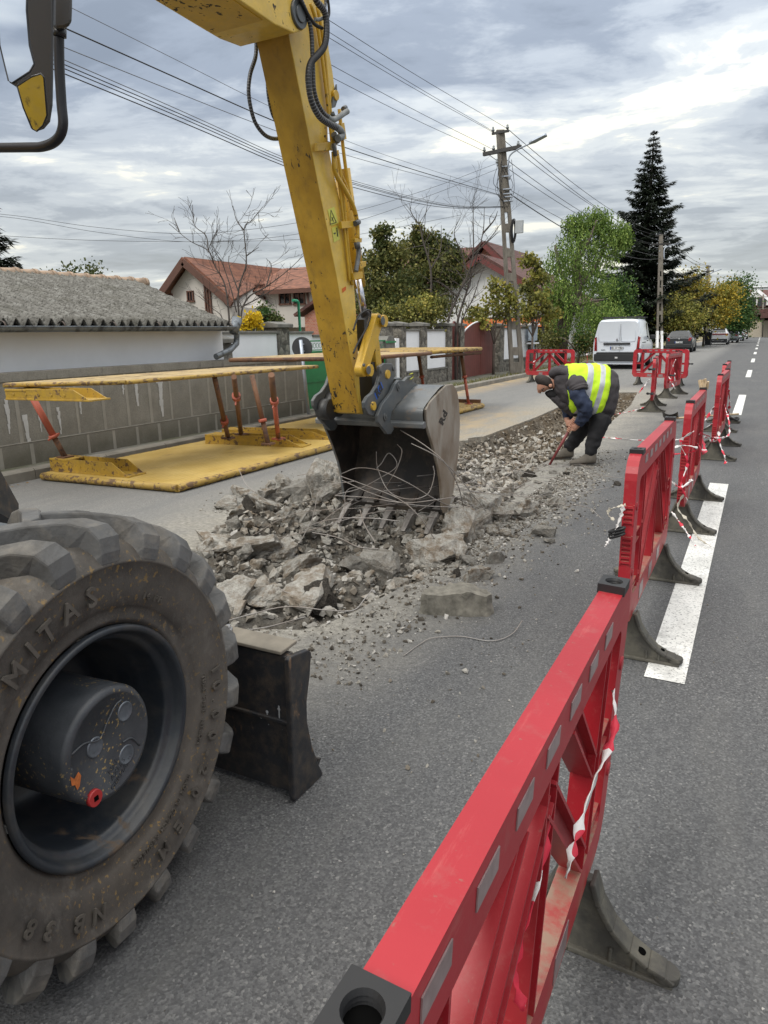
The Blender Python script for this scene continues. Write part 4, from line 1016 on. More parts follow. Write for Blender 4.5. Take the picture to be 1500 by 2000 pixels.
def channel_beam(p, q, z0, h, par, taper=True):
    mb = MB(); d = (q - p).normalized(); s = Vector((-d.y, d.x, 0)) * .11
    L = (q - p).length
    for sg in (-1, 1):
        e = [(0, 0), (L, 0), (L * (.80 if taper else 1), h), (0, h)]
        lo = [p + d * a + s * sg + V((0, 0, b)) for a, b in e]; hi = [k + s * sg * .10 for k in lo]
        for l_ in (lo, hi):
            for k in l_: k.z += z0
        mb.hexa(lo, hi)
    a = p + V((0, 0, z0 + h - .015)); b = p + d * L * .8 + V((0, 0, z0 + h - .015)); mb.beam(a, a + d * .28, .25, .018); mb.beam(p + V((0, 0, z0 + .01)), q + V((0, 0, z0 + .01)), .26, .016)
    for k in range(5):
        c_ = p + d * (L * (.1 + .15 * k)) + V((0, 0, z0 + h * .5)); mb.cyl(c_ - s * 1.12, c_ - s * 1.16, .014, .012, 10)
    return mk('cross_beam', mb, BEAMP, par, bevel=.003)
def prop(a, b, par, redtop=.62, red=True):
    """adjustable screw prop from a (foot) to b (head)"""
    a = Vector(a); b = Vector(b); d = b - a
    mb = MB(); m_ = a + d * redtop; lo, hi = (a, m_), (m_, b)
    mb.tube([a, m_], .030, 14); mb.box(a + V((0, 0, .01)), (.13, .13, .02))
    o = mk('prop_tube', mb, REDP if red == 1 else RUST, par)
    mb = MB(); mb.tube([m_, b], .036 if red else .03, 14); mk('prop_sleeve', mb, REDP if red == 2 else RUST, par)
    mb = MB(); mb.tube([m_ - d * .015, m_ + d * .03], .052, 14)
    t = d.cross(V((1, .3, 0))).normalized(); mb.beam(m_ - t * .10, m_ + t * .10, .016, .016); mk('prop_collar', mb, REDP, par)
def plane_pts(px, z): return [G(a, b, z) for a, b in px]
UPP = worn('weathered_panel_paint', (.40, .29, .12), (.16, .10, .05), 16, .42, .55, streak=(1, .3, 1), dust=(.42, .32, .19), dustamt=.8, soft=.06)
# box one
s1 = thing('trench_shoring_box', 'nearest yellow trench shoring box, its big ribbed plate on the tarmac beside the rubble', 'shoring box', (-6, 6.8, 0), 0, 'yellow trench shoring boxes')
bq = [V((-6.88, 4.98, 0)), V((-5.02, 5.10, 0)), V((-4.98, 8.45, 0)), V((-6.86, 8.4, 0))]
slab(bq, .012, .07, DECKY.m, 'lower_panel', s1); rim_bars([bq[0], bq[1], bq[2], bq[3]], .005, .08, s1)
tz = 1.10
a, b, c_ = G(8, 757, tz - .05), G(246, 751, tz - .05), G(620, 712, tz)
tq = [a, b, c_, a + (c_ - b)]
slab(tq, tz - .05, .045, UPP, 'upper_panel', s1); rim_bars(tq, tz - .052, .045, s1)
channel_beam(V((-6.90, 5.22, 0)), V((-5.75, 5.28, 0)), .08, .15, s1)
channel_beam(V((a.x + .02, a.y + .10, 0)), V((a.x + 1.10, a.y + .22, 0)), tz - .17, .11, s1)
ba, bb_ = G(411, 864, .08), G(600, 872, .08); ba.z = bb_.z = 0
channel_beam(ba, bb_, .08, .13, s1)
prop((-6.78, 5.22, .22), AY(60, 770, 5.0), s1, .34, 2)
prop(G(446, 857, .2), G(419, 737, 1.04), s1, .30, 0); prop(G(524, 868, .2), G(492, 733, 1.04), s1, .34, 0)
# box two and three
s2 = thing('trench_shoring_box', 'middle yellow trench shoring box, its raised panel passing behind the excavator stick', 'shoring box', (-6, 10, 0), 0, 'yellow trench shoring boxes')
b2 = [V((-6.95, 8.62, 0)), V((-5.0, 8.66, 0)), V((-4.98, 11.6, 0)), V((-6.9, 11.6, 0))]
slab(b2, .012, .07, DECKY.m, 'lower_panel', s2); rim_bars(b2, .005, .08, s2)
tz2 = 1.17; a, b, c_ = G(418, 713, tz2), G(632, 703, tz2), G(812, 692, tz2)
b = V((-5.02, 8.9, 0)); a = V((-6.9, 8.3, 0)); c_ = V((-5.0, 11.3, 0)); 
t2 = [a, b, c_, V((-6.9, 11.2, 0))]
slab(t2, tz2 - .03, .06, UPP, 'upper_panel', s2); rim_bars(t2, tz2 - .03, .06, s2, RUST)
ba, bb_ = G(420, 856, .08), G(640, 862, .08); ba.z = bb_.z = 0; ba.y += .25; bb_.y += .25
channel_beam(ba, bb_, .08, .12, s2)
prop(G(471, 849, .2), G(457, 736, 1.08), s2, .70, 0); prop(G(544, 858, .2), G(530, 732, 1.08), s2, .62, 1)
prop((-6.0, 11.2, .1), (-6.0, 11.1, tz2 - .03), s2, .5, 0)
s3 = thing('trench_shoring_box', 'farthest yellow trench shoring box, ending beyond the bucket in front of the brown gate', 'shoring box', (-6, 12.8, 0), 0, 'yellow trench shoring boxes')
b3_ = [V((-6.9, 11.75, 0)), V((-4.98, 11.78, 0)), V((-4.93, 13.75, 0)), V((-5.35, 13.9, 0)), V((-6.9, 13.9, 0))]
slab(b3_, .012, .09, EDGE, 'lower_panel', s3); rim_bars([b3_[1], b3_[2], b3_[3], b3_[4]], .005, .09, s3)
mb = MB(); mb.bb(-5.5, -4.98, 13.72, 13.78, .09, .17); mk('end_plate', mb, RUST, s3)
t3 = [V((-6.9, 11.3, 0)), V((-5.02, 11.35, 0)), V((-4.97, 13.7, 0)), V((-6.8, 13.9, 0))]
slab(t3, tz2 - .02, .07, EDGE, 'upper_panel', s3); rim_bars(t3, tz2 - .02, .07, s3, EDGE); rim_bars(t3[1:3], tz2 - .09, .05, s3, RUST)
for (fx, fy), top in (((-5.12, 13.45), (-5.28, 13.4)), ((-6.0, 13.3), (-6.15, 13.25)), ((-6.75, 12.9), (-6.8, 12.9))): prop((fx, fy, .1), (top[0], top[1], tz2 - .03), s3, .52, 1)

# ================================================================ panel wall, store building behind it
PW = Mat('concrete_panel', .93)
xx, yy, zc_ = PW.xyz()
pc_ = PW.ramp(PW.noise(3, 8, .7), [(.3, (.18, .17, .145)), (.7, (.285, .27, .235))])
pc_ = PW.mix(PW.ramp(PW.noise(60, 3, .6), [(.35, .35), (.6, 0.0)]), pc_, (.10, .095, .08))
pc_ = PW.mix(PW.math('MULTIPLY', PW.math('MULTIPLY', PW.math('SUBTRACT', .42, zc_), 4.0, True), PW.ramp(PW.noise(4, 6, .7), [(.3, .5), (.7, 1.0)])), pc_, (.12, .112, .085))
pc_ = PW.mix(PW.math('MULTIPLY', PW.ramp(PW.noise(3.2, 6, .7, PW.map((1, 3, .7))), [(.55, 0.0), (.7, .8)]), PW.math('MULTIPLY', PW.math('SUBTRACT', zc_, .85), 6.0, True)), pc_, (.10, .09, .075))
PW.color(pc_).bump(PW.noise(45, 5, .7), .6, .008)
mortar = plain('pale_mortar', (.285, .27, .235), .9, var=.12, scale=6, bump=.3, bscale=60)
GWX = -7.5
pwall = thing('panel_wall', 'long low grey concrete panel wall behind the shoring boxes with pale joints', 'wall', (GWX, 6, 0))
mb = MB()
zt0 = 1.15
mb.bb(GWX - .18, GWX + .02, -3, 11.15, -.1, .34); mb.bb(GWX - .18, GWX, -3, 11.15, .34, zt0 - .10); mb.bb(GWX - .20, GWX + .012, -3, 11.15, zt0 - .10, zt0)
wallbody = mk('wall_panels', mb, PW.m, pwall, bevel=.004)
mb = MB(); rg = random.Random(6); y = -2.9
while y < 11.1:
    w = rg.uniform(.035, .055); mb.bb(GWX, GWX + .004, y, y + w, .352, zt0 - .10)
    if rg.random() < .85: mb.bb(GWX + .02, GWX + .0235, y + .1, y + .1 + w, .02, .325)
    y += .405
mb.bb(GWX + .0, GWX + .024, -3, 11.15, .342, .350)
mk('joint', mb, mortar, pwall)
spl = plain('white_splash', (.48, .48, .47), .85, var=.1)
mb = MB()
for (px, py, h, w) in ((12, 790, 60, 12), (50, 820, 75, 16), (115, 805, 50, 10), (155, 775, 42, 9), (240, 750, 30, 10), (265, 745, 60, 18), (312, 745, 85, 26), (320, 720, 12, 8), (75, 800, 50, 8)):
    t = AX(px, py, GWX + .006); sc = .0052
    n = 7; L = h * sc * 1.25
    for k in range(n):
        wa = w * sc * (1 - k / n * .7) * rg.uniform(.7, 1.1); z0 = t.z - L * k / n + .06; yc = t.y + rg.uniform(-.008, .008)
        mb.quad((GWX + .0055, yc - wa / 2, z0), (GWX + .0055, yc + wa / 2, z0), (GWX + .0055, yc + wa / 2 * rg.uniform(.6, 1), z0 - L / n * 1.05), (GWX + .0055, yc - wa / 2 * rg.uniform(.6, 1), z0 - L / n * 1.05))
mk('paint_splash', mb, spl, pwall)

ws = thing('store_building', 'low white building with a mossy corrugated roof and grey gutter behind the panel wall', 'building', (-9.5, 4, 0))
FX = -7.9; YE = 9.35
ridge = AY(265, 548, YE); RX, RZ = -10.9, 0
EZ = 1.66
r0 = AY(265, 552, 8.6)
mb = MB(); mb.bb(-13.5, FX, -6, YE, -.1, EZ); mk('wall', mb, WHITE_R, ws)
AS = Mat('weathered_corrugated', .95)
ac = AS.ramp(AS.noise(6, 9, .72), [(.3, (.07, .066, .056)), (.52, (.15, .145, .13)), (.75, (.26, .26, .24))])
ac = AS.mix(AS.ramp(AS.noise(26, 5, .7), [(.50, 0.0), (.60, .85)]), ac, (.035, .033, .027))
ac = AS.mix(AS.ramp(AS.noise(2, 5, .6), [(.5, 0.0), (.7, .35)]), ac, (.07, .068, .05))
AS.color(ac).bump(AS.noise(30, 5, .7), .25, .008)
# roof slope: eave along y, rising to a ridge; its far edge slants down to the corner
E0 = Vector((FX + .32, 0, EZ + .03)); rz_ = 2.75; rx_ = -11.6
edge_top = AD(265, 550, (AX(265, 550, rx_) - O).dot(FW)) if False else AX(265, 550, rx_)
rz_ = edge_top.z; yr = edge_top.y; ye = AX(451, 640, E0.x).y
mb = MB(); mb.smooth = True
NV = 46
def roofpt(t, y):      # t 0 eave, 1 ridge
    x = E0.x + (rx_ - E0.x) * t; z = E0.z + (rz_ - E0.z) * t
    lap = .030 * ((t * 3.0) % 1.0)
    return V((x, y, z + .050 * math.cos(2 * PI * y / .155) - lap + .018))
ys = -6.0; NU = int((max(ye, yr) - ys) / .0194)
rows = []
for j in range(25):
    t = j / 24; yend = ye + (yr - ye) * t; row = []
    for i in range(NU + 1): row.append(mb.av(roofpt(t, min(yend, ys + (max(ye, yr) - ys) * i / NU))))
    rows.append(row)
for j in range(24):
    for i in range(NU): mb.af([rows[j][i], rows[j][i + 1], rows[j + 1][i + 1], rows[j + 1][i]])
rf = mk('roof', mb, AS.m, ws); rf.modifiers.new('s', 'SOLIDIFY').thickness = .012
mb = MB()  # far slope closing the end of the roof
mb.af([mb.av(p) for p in ((E0.x, ye, E0.z), (rx_, yr, rz_), (-14.5, ye, E0.z))]); mb.af([mb.av(p) for p in ((rx_, yr, rz_), (rx_, ys, rz_), (-14.5, ys, E0.z), (-14.5, ye, E0.z))])
mk('rear_slope', mb, AS.m, ws)
TC = plain('ridge_tile_clay', (.34, .25, .18), .9, var=.3, scale=8, bump=.4)
mb = MB(); y = ys
while y < yr - .05:
    p = V((rx_, y, rz_ - .02)); mb.tube([p, p + V((0, .36, 0))], [.085, .105], 12); mb.tube([p + V((0, .33, 0)), p + V((0, .40, 0))], .115, 12); y += .37
mk('ridge_tile', mb, TC, ws)
ZN = worn('zinc_gutter', (.18, .20, .22), (.07, .075, .08), 8, .40, .45, metal=.5, soft=.08)
mb = MB(); gx, gz = E0.x + .03, EZ - .005
hp_ = [(math.cos(t) * .062, math.sin(t) * .062) for t in [PI + PI * k / 10 for k in range(11)]]
for (a, b), (c2, d2) in zip(hp_, hp_[1:]): mb.quad((gx + a, ys, gz + b), (gx + a, ye + .05, gz + b), (gx + c2, ye + .05, gz + d2), (gx + c2, ys, gz + d2))
mb.tube([(gx + .062, ys, gz), (gx + .062, ye + .05, gz)], .009, 6)
mb.tube([(gx - .062, ys, gz), (gx - .062, ye + .05, gz)], .006, 6)
g_o = mk('gutter', mb, ZN, ws); g_o.modifiers.new('s', 'SOLIDIFY').thickness = .003
mb = MB(); y = ys + .3
while y < ye: mb.lathe([(.066, -.012), (.066, .012)], (gx, y, gz), 10, Vector((0, 1, 0)), Vector((1, 0, 0)), PI * 1.0, 2 * PI); y += .78
mk('gutter_bracket', mb, plain('rusty_bracket', (.08, .06, .05), .8), ws)
mb = MB(); mb.bb(FX - .01, E0.x - .01, ys, YE, EZ - .045, EZ - .02); mk('soffit', mb, plain('dark_soffit', (.05, .045, .04), .9), ws)
mb = MB(); gx2 = gx
dp = [V((gx2, ye - .02, gz - .03)), V((gx2, ye + .10, gz - .10)), V((gx2 - .02, ye + .10, gz - .26)), V((gx2 + .02, ye - .12, gz - .36)), V((gx2 + .05, ye - .50, gz - .45))]
mb.tube(dp, .048, 12); mb.tube([V((gx2, ye + .02, gz - .10)), V((gx2, ye + .14, gz + .13))], [.07, .085], 10)
mk('downpipe', mb, ZN, ws)

# ---- white walls with stone piers
ST = Mat('rubble_stone', .9)
sc_ = ST.mix(ST.ramp(ST.voro(9, 'DISTANCE_TO_EDGE'), [(.02, 1.0), (.06, 0.0)]), ST.ramp(ST.voro(9, 'F1', out=1), [(.2, (.09, .082, .068)), (.8, (.235, .215, .18))]), (.10, .095, .085))
ST.color(sc_).bump(ST.voro(9, 'DISTANCE_TO_EDGE'), .8, .04)
CAP = plain('pier_cap', (.16, .155, .14), .9, var=.25, scale=5, bump=.4)
def pier(name, x, y, w, h, label, grp='stone piers of the white garden wall', d=.4):
    t = thing(name, label, 'pier', (x, y, 0), 0, grp)
    mb = MB(); mb.bb(x - d, x, y - w / 2, y + w / 2, -.1, h - .10); mk('shaft', mb, ST.m, t, bevel=.015)
    mb = MB(); mb.prism_y([(x - d - .06, h - .10), (x + .06, h - .10), (x + .06, h - .03), (x - d / 2, h + .02), (x - d - .06, h - .03)], y - w / 2 - .06, y + w / 2 + .06); mk('cap', mb, CAP, t, bevel=.01)
    return t
def panel(x, y0, y1, z0, z1, label, plinth=True):
    t = thing('garden_wall', label, 'wall', (x, (y0 + y1) / 2, 0), 0, 'white panels of the garden wall')
    mb = MB(); mb.bb(x - .2, x - .03, y0, y1, z0, z1 - .05); mk('render_panel', mb, WHITE_R, t)
    mb = MB(); mb.bb(x - .25, x + .02, y0, y1, z1 - .05, z1); mk('coping', mb, CAP, t, bevel=.008)
    if plinth:
        mb = MB(); mb.bb(x - .25, x + .02, y0, y1, -.1, z0 - .05); mk('stone_plinth', mb, ST.m, t)
        mb = MB(); mb.bb(x - .27, x + .05, y0, y1, z0 - .05, z0); mk('plinth_coping', mb, CAP, t, bevel=.006)
FE = -8.4
def fy(px, py=660): return AX(px, py, FE).y
panel(FE, 9.45, fy(546) , .4, 1.60, 'white wall panel just right of the bent downpipe', False)
pier('stone_pier', FE, (fy(546) + fy(563)) / 2, .40, 1.76, 'lone stone pier between the downpipe and the excavator stick')
mb = MB(); 
pier('stone_pier', -8.05, 9.62, .30, 1.50, 'stone and timber pier behind the bent downpipe')
panel(FE, fy(563), fy(612), .4, 1.59, 'white wall panel behind the round road sign', False)
panel(FE, fy(612), fy(744), .4, 1.52, 'white wall panel seen through the excavator link gap', False)
P_ = [(757, .42, 'first stone pier right of the excavator links'), (785, .30, 'narrow stone pier beside the green post'), (826, .36, 'stone pier between the two white panels left of the brown door'), (876, .34, 'stone pier left of the brown door'), (899, .45, 'stone pier between the brown door and the brown gate'), (978, .50, 'stone pier right of the brown gate'), (1037, .45, 'last stone pier, behind the concrete pole')]
for px, w, lb in P_: pier('stone_pier', FE + .06, fy(px), w, 1.80, lb)
panel(FE, fy(787) + .15, fy(826) - .18, .52, 1.62, 'first white panel with stone plinth right of the excavator links')
panel(FE, fy(826) + .18, fy(876) - .17, .52, 1.62, 'second white panel with stone plinth left of the brown door')
panel(FE, fy(978) + .3, fy(1037) - .3, .52, 1.66, 'white panel with stone plinth behind the concrete pole')
BR = Mat('brown_sheet', .5)
bw = BR.ramp(BR.math('FRACT', BR.math('MULTIPLY', BR.xyz()[1], 5.5)), [(.0, .0), (.06, 1.0), (.94, 1.0), (1.0, .0)])
BR.color(BR.mix(bw, (.05, .012, .010), BR.ramp(BR.noise(3, 5, .6), [(.3, (.12, .030, .024)), (.7, (.17, .045, .036))]))).bump(bw, .5, .01)
def arch_gate(y0, y1, zs, zm, name, label, cat, leaf2=True, x=FE + .02):
    t = thing(name, label, cat, (x, (y0 + y1) / 2, 0)); n = 16
    def zt_(y): u = (y - y0) / (y1 - y0); return zs + (zm - zs) * math.sin(PI * u) ** .8
    spans = [(y0, (y0 + y1) / 2 - .01), ((y0 + y1) / 2 + .01, y1)] if leaf2 else [(y0, y1)]
    for a, b in spans:
        ps = [(a + (b - a) * k / n) for k in range(n + 1)]; mb = MB(); mb.prism_x([(a, .10)] + [(p, zt_(p)) for p in ps] + [(b, .10)], x - .05, x); mk('leaf', mb, BR.m, t)
    mb = MB(); mb.tube([(x - .02, y0 + (y1 - y0) * k / 24, zt_(y0 + (y1 - y0) * k / 24) + .02) for k in range(25)], .025, 6); mk('top_trim', mb, WHITE_R if leaf2 else BR.m, t)
    return t
g1 = arch_gate(fy(904, 700) + .05, fy(971, 700) - .30, 1.50, 1.84, 'double_gate', 'arched brown double gate between stone piers', 'gate')
g2 = arch_gate(fy(877, 700) + .12, fy(898, 700) - .18, 1.35, 1.82, 'garden_door', 'narrow arched brown door left of the double gate', 'door', False)
yd = (fy(877, 700) + fy(898, 700)) / 2
mb = MB(); mb.bb(FE + .021, FE + .03, yd - .10, yd + .22, 1.02, 1.06); mk('letter_slot', mb, BLACK, g2); mb = MB(); mb.bb(FE + .021, FE + .03, yd + .0, yd + .14, 1.28, 1.40); mk('house_number', mb, plain('number_plate', (.7, .7, .68), .5), g2)
GRN = plain('green_gate_paint', (.015, .20, .065), .45, var=.2, scale=4)
GRN2 = plain('green_pole_paint', (.02, .27, .14), .45)
gg = thing('green_gate', 'green sheet metal gate with pierced top rail beside the road sign', 'gate', (-7.6, 11.7, 0))
mb = MB(); mb.bb(-7.66, -7.62, 11.32, 12.35, .12, 1.20); mb.bb(-7.68, -7.60, 11.27, 11.33, .05, 1.42); mb.bb(-7.68, -7.60, 12.34, 12.40, .05, 1.42)
for z in (.62, 1.18): mb.bb(-7.67, -7.605, 11.33, 12.34, z, z + .03)
mk('sheet_panel', mb, GRN, gg)
mb = MB()
for k in range(9): mb.lathe([(.045, -.004), (.052, 0), (.045, .004)], (-7.64, 11.40 + .105 * k, 1.31), 12, Vector((1, 0, 0)), Vector((0, 1, 0)))
mb.bb(-7.66, -7.62, 11.33, 12.34, 1.385, 1.41); mb.bb(-7.66, -7.62, 11.33, 12.34, 1.22, 1.235)
mk('pierced_rail', mb, GRN, gg)
# second piece of green fence seen right of the links
g3 = thing('green_fence', 'short green pierced fence seen between the link and the stone piers', 'fence', (-7.6, 14, 0))
a3 = AX(735, 680, -7.9); b3y = AX(752, 680, -7.9)
mb = MB(); mb.bb(-7.95, -7.90, 13.2, b3y.y, .1, 1.08); mb.bb(-7.96, -7.89, 13.2, b3y.y, 1.34, 1.37); mk('sheet_panel', mb, GRN, g3)
mb = MB(); yy_ = 13.3
while yy_ < b3y.y: mb.lathe([(.06, -.004), (.07, 0), (.06, .004)], (-7.92, yy_, 1.21), 10, Vector((1, 0, 0)), Vector((0, 1, 0))); yy_ += .15
mk('pierced_rail', mb, GRN, g3)
pp = thing('gate_post', 'round-topped grey concrete gate post right of the green fence', 'post', (-7.9, b3y.y + .2, 0))
mb = MB(); yq = b3y.y + .22; mb.prism_x([(yq - .22, -.1), (yq + .22, -.1), (yq + .22, 1.36), (yq + .12, 1.46), (yq - .12, 1.46), (yq - .22, 1.36)], -8.2, -7.85); mk('shaft', mb, CAP, pp, bevel=.01)
mb = MB(); mb.bb(-7.86, -7.83, yq - .24, yq + .24, 1.30, 1.34); mk('rail_bracket', mb, GRN, pp)
mb = MB(); yq2 = yq + .46; mb.bb(-8.1, -7.9, yq2 - .08, yq2 + .08, -.1, 1.40); tag(mk('white_post', mb, WHITE_R, loc=(-8, yq2, 0)), 'slim white post right of the round-topped post', 'post')
# green hooked pole
tp = AX(581, 588, -9.2); 
mb = MB(); mb.tube([V((-9.2, tp.y + .1, 0)), V((-9.2, tp.y + .03, tp.z - .02)), V((-9.2, tp.y, tp.z)), V((-9.2, tp.y - .18, tp.z + .01))], .03, 8)
tag(mk('hooked_pole', mb, GRN2, loc=(-9.2, tp.y, 0)), 'thin green pole with a hooked top behind the white wall', 'pole')
# road sign seen from behind
sg = thing('road_sign', 'round road sign seen from behind on a leaning galvanised post', 'road sign', (-7.35, 11.0, 0))
GALV = plain('galvanised', (.40, .44, .50), .45, .6, .12)
b0 = AX(604, 806, -7.12); b0.z = 0; t0 = AX(587, 664, -7.12)
mb = MB(); mb.tube([b0, t0], .030, 12); mk('post', mb, GALV, sg)
sc0 = AX(590, 679, -7.15); mb = MB(); mb.cyl(sc0 + V((-.012, .012, 0)) , sc0 + V((-.02, .04, 0)), .185, .185, 36)
mb.T = None; mk('disc', mb, plain('sign_back', (.035, .038, .042), .5, var=.2), sg, bevel=.003)
mb = MB(); mb.box(sc0 + V((-.01, .012, .06)), (.09, .02, .02)); mb.box(sc0 + V((-.01, .012, -.06)), (.09, .02, .02)); mk('clamp', mb, GALV, sg)
# ================================================================ houses and far buildings
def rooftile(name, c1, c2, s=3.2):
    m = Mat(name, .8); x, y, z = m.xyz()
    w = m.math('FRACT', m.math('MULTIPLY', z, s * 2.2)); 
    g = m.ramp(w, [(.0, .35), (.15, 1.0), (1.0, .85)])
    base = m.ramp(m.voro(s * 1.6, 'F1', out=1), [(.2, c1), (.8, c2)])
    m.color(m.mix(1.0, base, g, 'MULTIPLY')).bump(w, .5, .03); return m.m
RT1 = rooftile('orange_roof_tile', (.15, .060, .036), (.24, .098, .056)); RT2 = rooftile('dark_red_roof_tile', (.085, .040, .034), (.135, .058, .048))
PLA = plain('pale_render', (.50, .47, .43), .9, var=.08, scale=.8); PLW = plain('bright_render', (.66, .66, .65), .9, var=.06, scale=.8)
FASC = plain('brown_fascia', (.10, .045, .03), .7); SHUT = plain('brown_shutter', (.13, .06, .04), .6)
def quadf(mb, *p): mb.af([mb.av(q) for q in p])
def slabq(mb, pts, th=.12):
    n = (Vector(pts[1]) - Vector(pts[0])).cross(Vector(pts[-1]) - Vector(pts[0])).normalized()
    mb.hexa([Vector(p) - n * th for p in pts], [Vector(p) for p in pts])
def window(par, c, w, h, face='-y', frame=None, glass=None, shutter=False):
    """a framed pane set on a wall; face tells which way it looks"""
    c = Vector(c); n = {'-y': V((0, -1, 0)), '+x': V((1, 0, 0))}[face]; s = {'-y': V((1, 0, 0)), '+x': V((0, 1, 0))}[face]
    mb = MB(); u = V((0, 0, 1))
    for a, b, ww, hh in ((0, h / 2, w + .06, .05), (0, -h / 2, w + .12, .06), (-w / 2, 0, .05, h), (w / 2, 0, .05, h), (0, 0, .03, h)):
        p = c + s * a + u * b; d = s * ww / 2 + u * hh / 2 
        mb.box(p + n * .03, (abs(s.x) * ww + abs(n.x) * .08, abs(s.y) * ww + abs(n.y) * .08, hh))
    f = mk('window', mb, frame or SHUT, par)
    mb = MB(); mb.box(c + n * .012, (abs(s.x) * w + abs(n.x) * .02, abs(s.y) * w + abs(n.y) * .02, h)); mk('pane', mb, SHUT if shutter else GLASS, f)
# ---- house one: gable to the left, ridge running away, wing on the right
h1 = thing('gabled_house', 'two storey pale house with an orange tiled roof behind the bare tree', 'house', (-20, 26, 0))
D1 = 27.0
yg = 22.2
L_ = AY(322, 577, yg); A_ = AY(370, 508, yg); Rr = AY(453, 600, yg)
mb = MB(); mb.hexa([(L_.x + .35, yg, -.1), (Rr.x, yg, -.1), (Rr.x, yg, Rr.z), (A_.x, yg, A_.z - .15), (L_.x + .35, yg, L_.z + .15)], [(L_.x + .35, yg + 9, -.1), (Rr.x, yg + 9, -.1), (Rr.x, yg + 9, Rr.z), (A_.x, yg + 9, A_.z - .15), (L_.x + .35, yg + 9, L_.z + .15)])
mk('main_walls', mb, PLA, h1)
yo = yg - .35
ridge_end = None
for yy in [yg + .5 * k for k in range(40)]:
    # far end of the ridge, where it is seen at x = 553
    d = V((A_.x, yy, A_.z)) - O; px = 750 + 1370 * d.dot(RT) / d.dot(FW)
    if px >= 553: ridge_end = yy; break
re_ = V((A_.x, ridge_end or yg + 7, A_.z)); Ay = V((A_.x, yo, A_.z)); Ly = V((L_.x, yo, L_.z)); Ry = AY(453, 590, yo)
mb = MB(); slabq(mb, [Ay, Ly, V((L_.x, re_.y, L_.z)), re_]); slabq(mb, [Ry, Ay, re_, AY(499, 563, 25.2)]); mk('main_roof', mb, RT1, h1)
mb = MB()
mb.beam(Ly + V((0, -.02, -.1)), Ay + V((0, -.02, -.1)), .10, .26, (0, 0, 1)); mb.beam(Ay + V((0, -.02, -.1)), Ry + V((0, -.02, -.1)), .10, .26, (0, 0, 1)); mk('bargeboard', mb, FASC, h1)
# wing
yw = 25.0
w0, w1 = AY(497, 600, yw), AY(606, 600, yw); zE = AY(550, 566, yw).z; zB = AY(550, 640, yw).z
mb = MB(); mb.bb(w0.x, w1.x, yw, yw + 6, zB, zE); mb.bb(w0.x + .3, w1.x - .4, yw + .8, yw + 6, -.1, zB); mk('wing_walls', mb, PLA, h1)
wr = V((w1.x - 1.7, yw + 3, zE + 1.15)); 
ov = .35
c00 = V((w0.x - .2, yw - ov, zE)); c10 = V((w1.x + ov, yw - ov, zE)); c11 = V((w1.x + ov, yw + 6.2, zE)); 
wl_ = V((A_.x + .3, yw + 3, zE + 1.15))
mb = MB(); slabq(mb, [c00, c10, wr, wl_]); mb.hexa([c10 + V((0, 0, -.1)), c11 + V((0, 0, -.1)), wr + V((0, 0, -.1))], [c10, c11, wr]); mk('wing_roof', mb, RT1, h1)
mb = MB(); mb.beam(c00 + V((0, 0, -.1)), c10 + V((0, 0, -.1)), .12, .16); mk('eave_board', mb, FASC, h1)
for px in (557, 585): window(h1, AY(px, 579, yw), .52, 1.0 * .62, '-y')
window(h1, AY(497, 588, yw + .0) + V((.35, 0, 0)), .45, 1.3, '-y', shutter=True)
window(h1, AY(373, 579, yg), .28, .38, '-y'); window(h1, AY(408, 592, yg), .26, 1.3, '-y', shutter=True); window(h1, AY(334, 580, yg), .16, .2, '-y')
mb = MB(); c_ = V((w1.x + .1, yw - .25, zE)); mb.tube([V((w1.x, yw - .2, zE)), V((w1.x + .03, yw - .05, zB))], .05, 8); mk('downpipe', mb, FASC, h1)
# brick outbuilding
bk = Mat('red_brick', .9); bk_t = _n(bk.nt, 'ShaderNodeTexBrick'); bk_t.inputs['Scale'].default_value = 5; bk_t.inputs['Color1'].default_value = (.33, .10, .06, 1); bk_t.inputs['Color2'].default_value = (.42, .18, .11, 1); bk_t.inputs['Mortar'].default_value = (.32, .28, .24, 1)
bk.nt.links.new(bk.map((1, 1, 1), (PI / 2, 0, 0)), bk_t.inputs[0]); bk.color(bk_t.outputs[0])
ob = thing('brick_shed', 'small red brick outbuilding with a tiled edge beside the excavator stick', 'shed', (-15.5, 24, 0))
yb = 21.5; p0, p1, p2 = AY(596, 640, yb), AY(625, 596, yb), AY(680, 640, yb)
mb = MB(); mb.hexa([(p0.x, yb, -.1), (p2.x, yb, -.1), (p2.x, yb, p1.z - .2), (p1.x, yb, p1.z), (p0.x, yb, p0.z + .4)], [(p0.x, yb + 3, -.1), (p2.x, yb + 3, -.1), (p2.x, yb + 3, p1.z - .2), (p1.x, yb + 3, p1.z), (p0.x, yb + 3, p0.z + .4)]); mk('brick_walls', mb, bk.m, ob)
mb = MB(); slabq(mb, [V((p0.x - .3, yb - .2, p0.z + .38)), V((p1.x, yb - .2, p1.z + .14)), V((p1.x, yb + 3, p1.z + .14)), V((p0.x - .3, yb + 3, p0.z + .38))][::-1], .1); mk('roof', mb, RT2, ob)

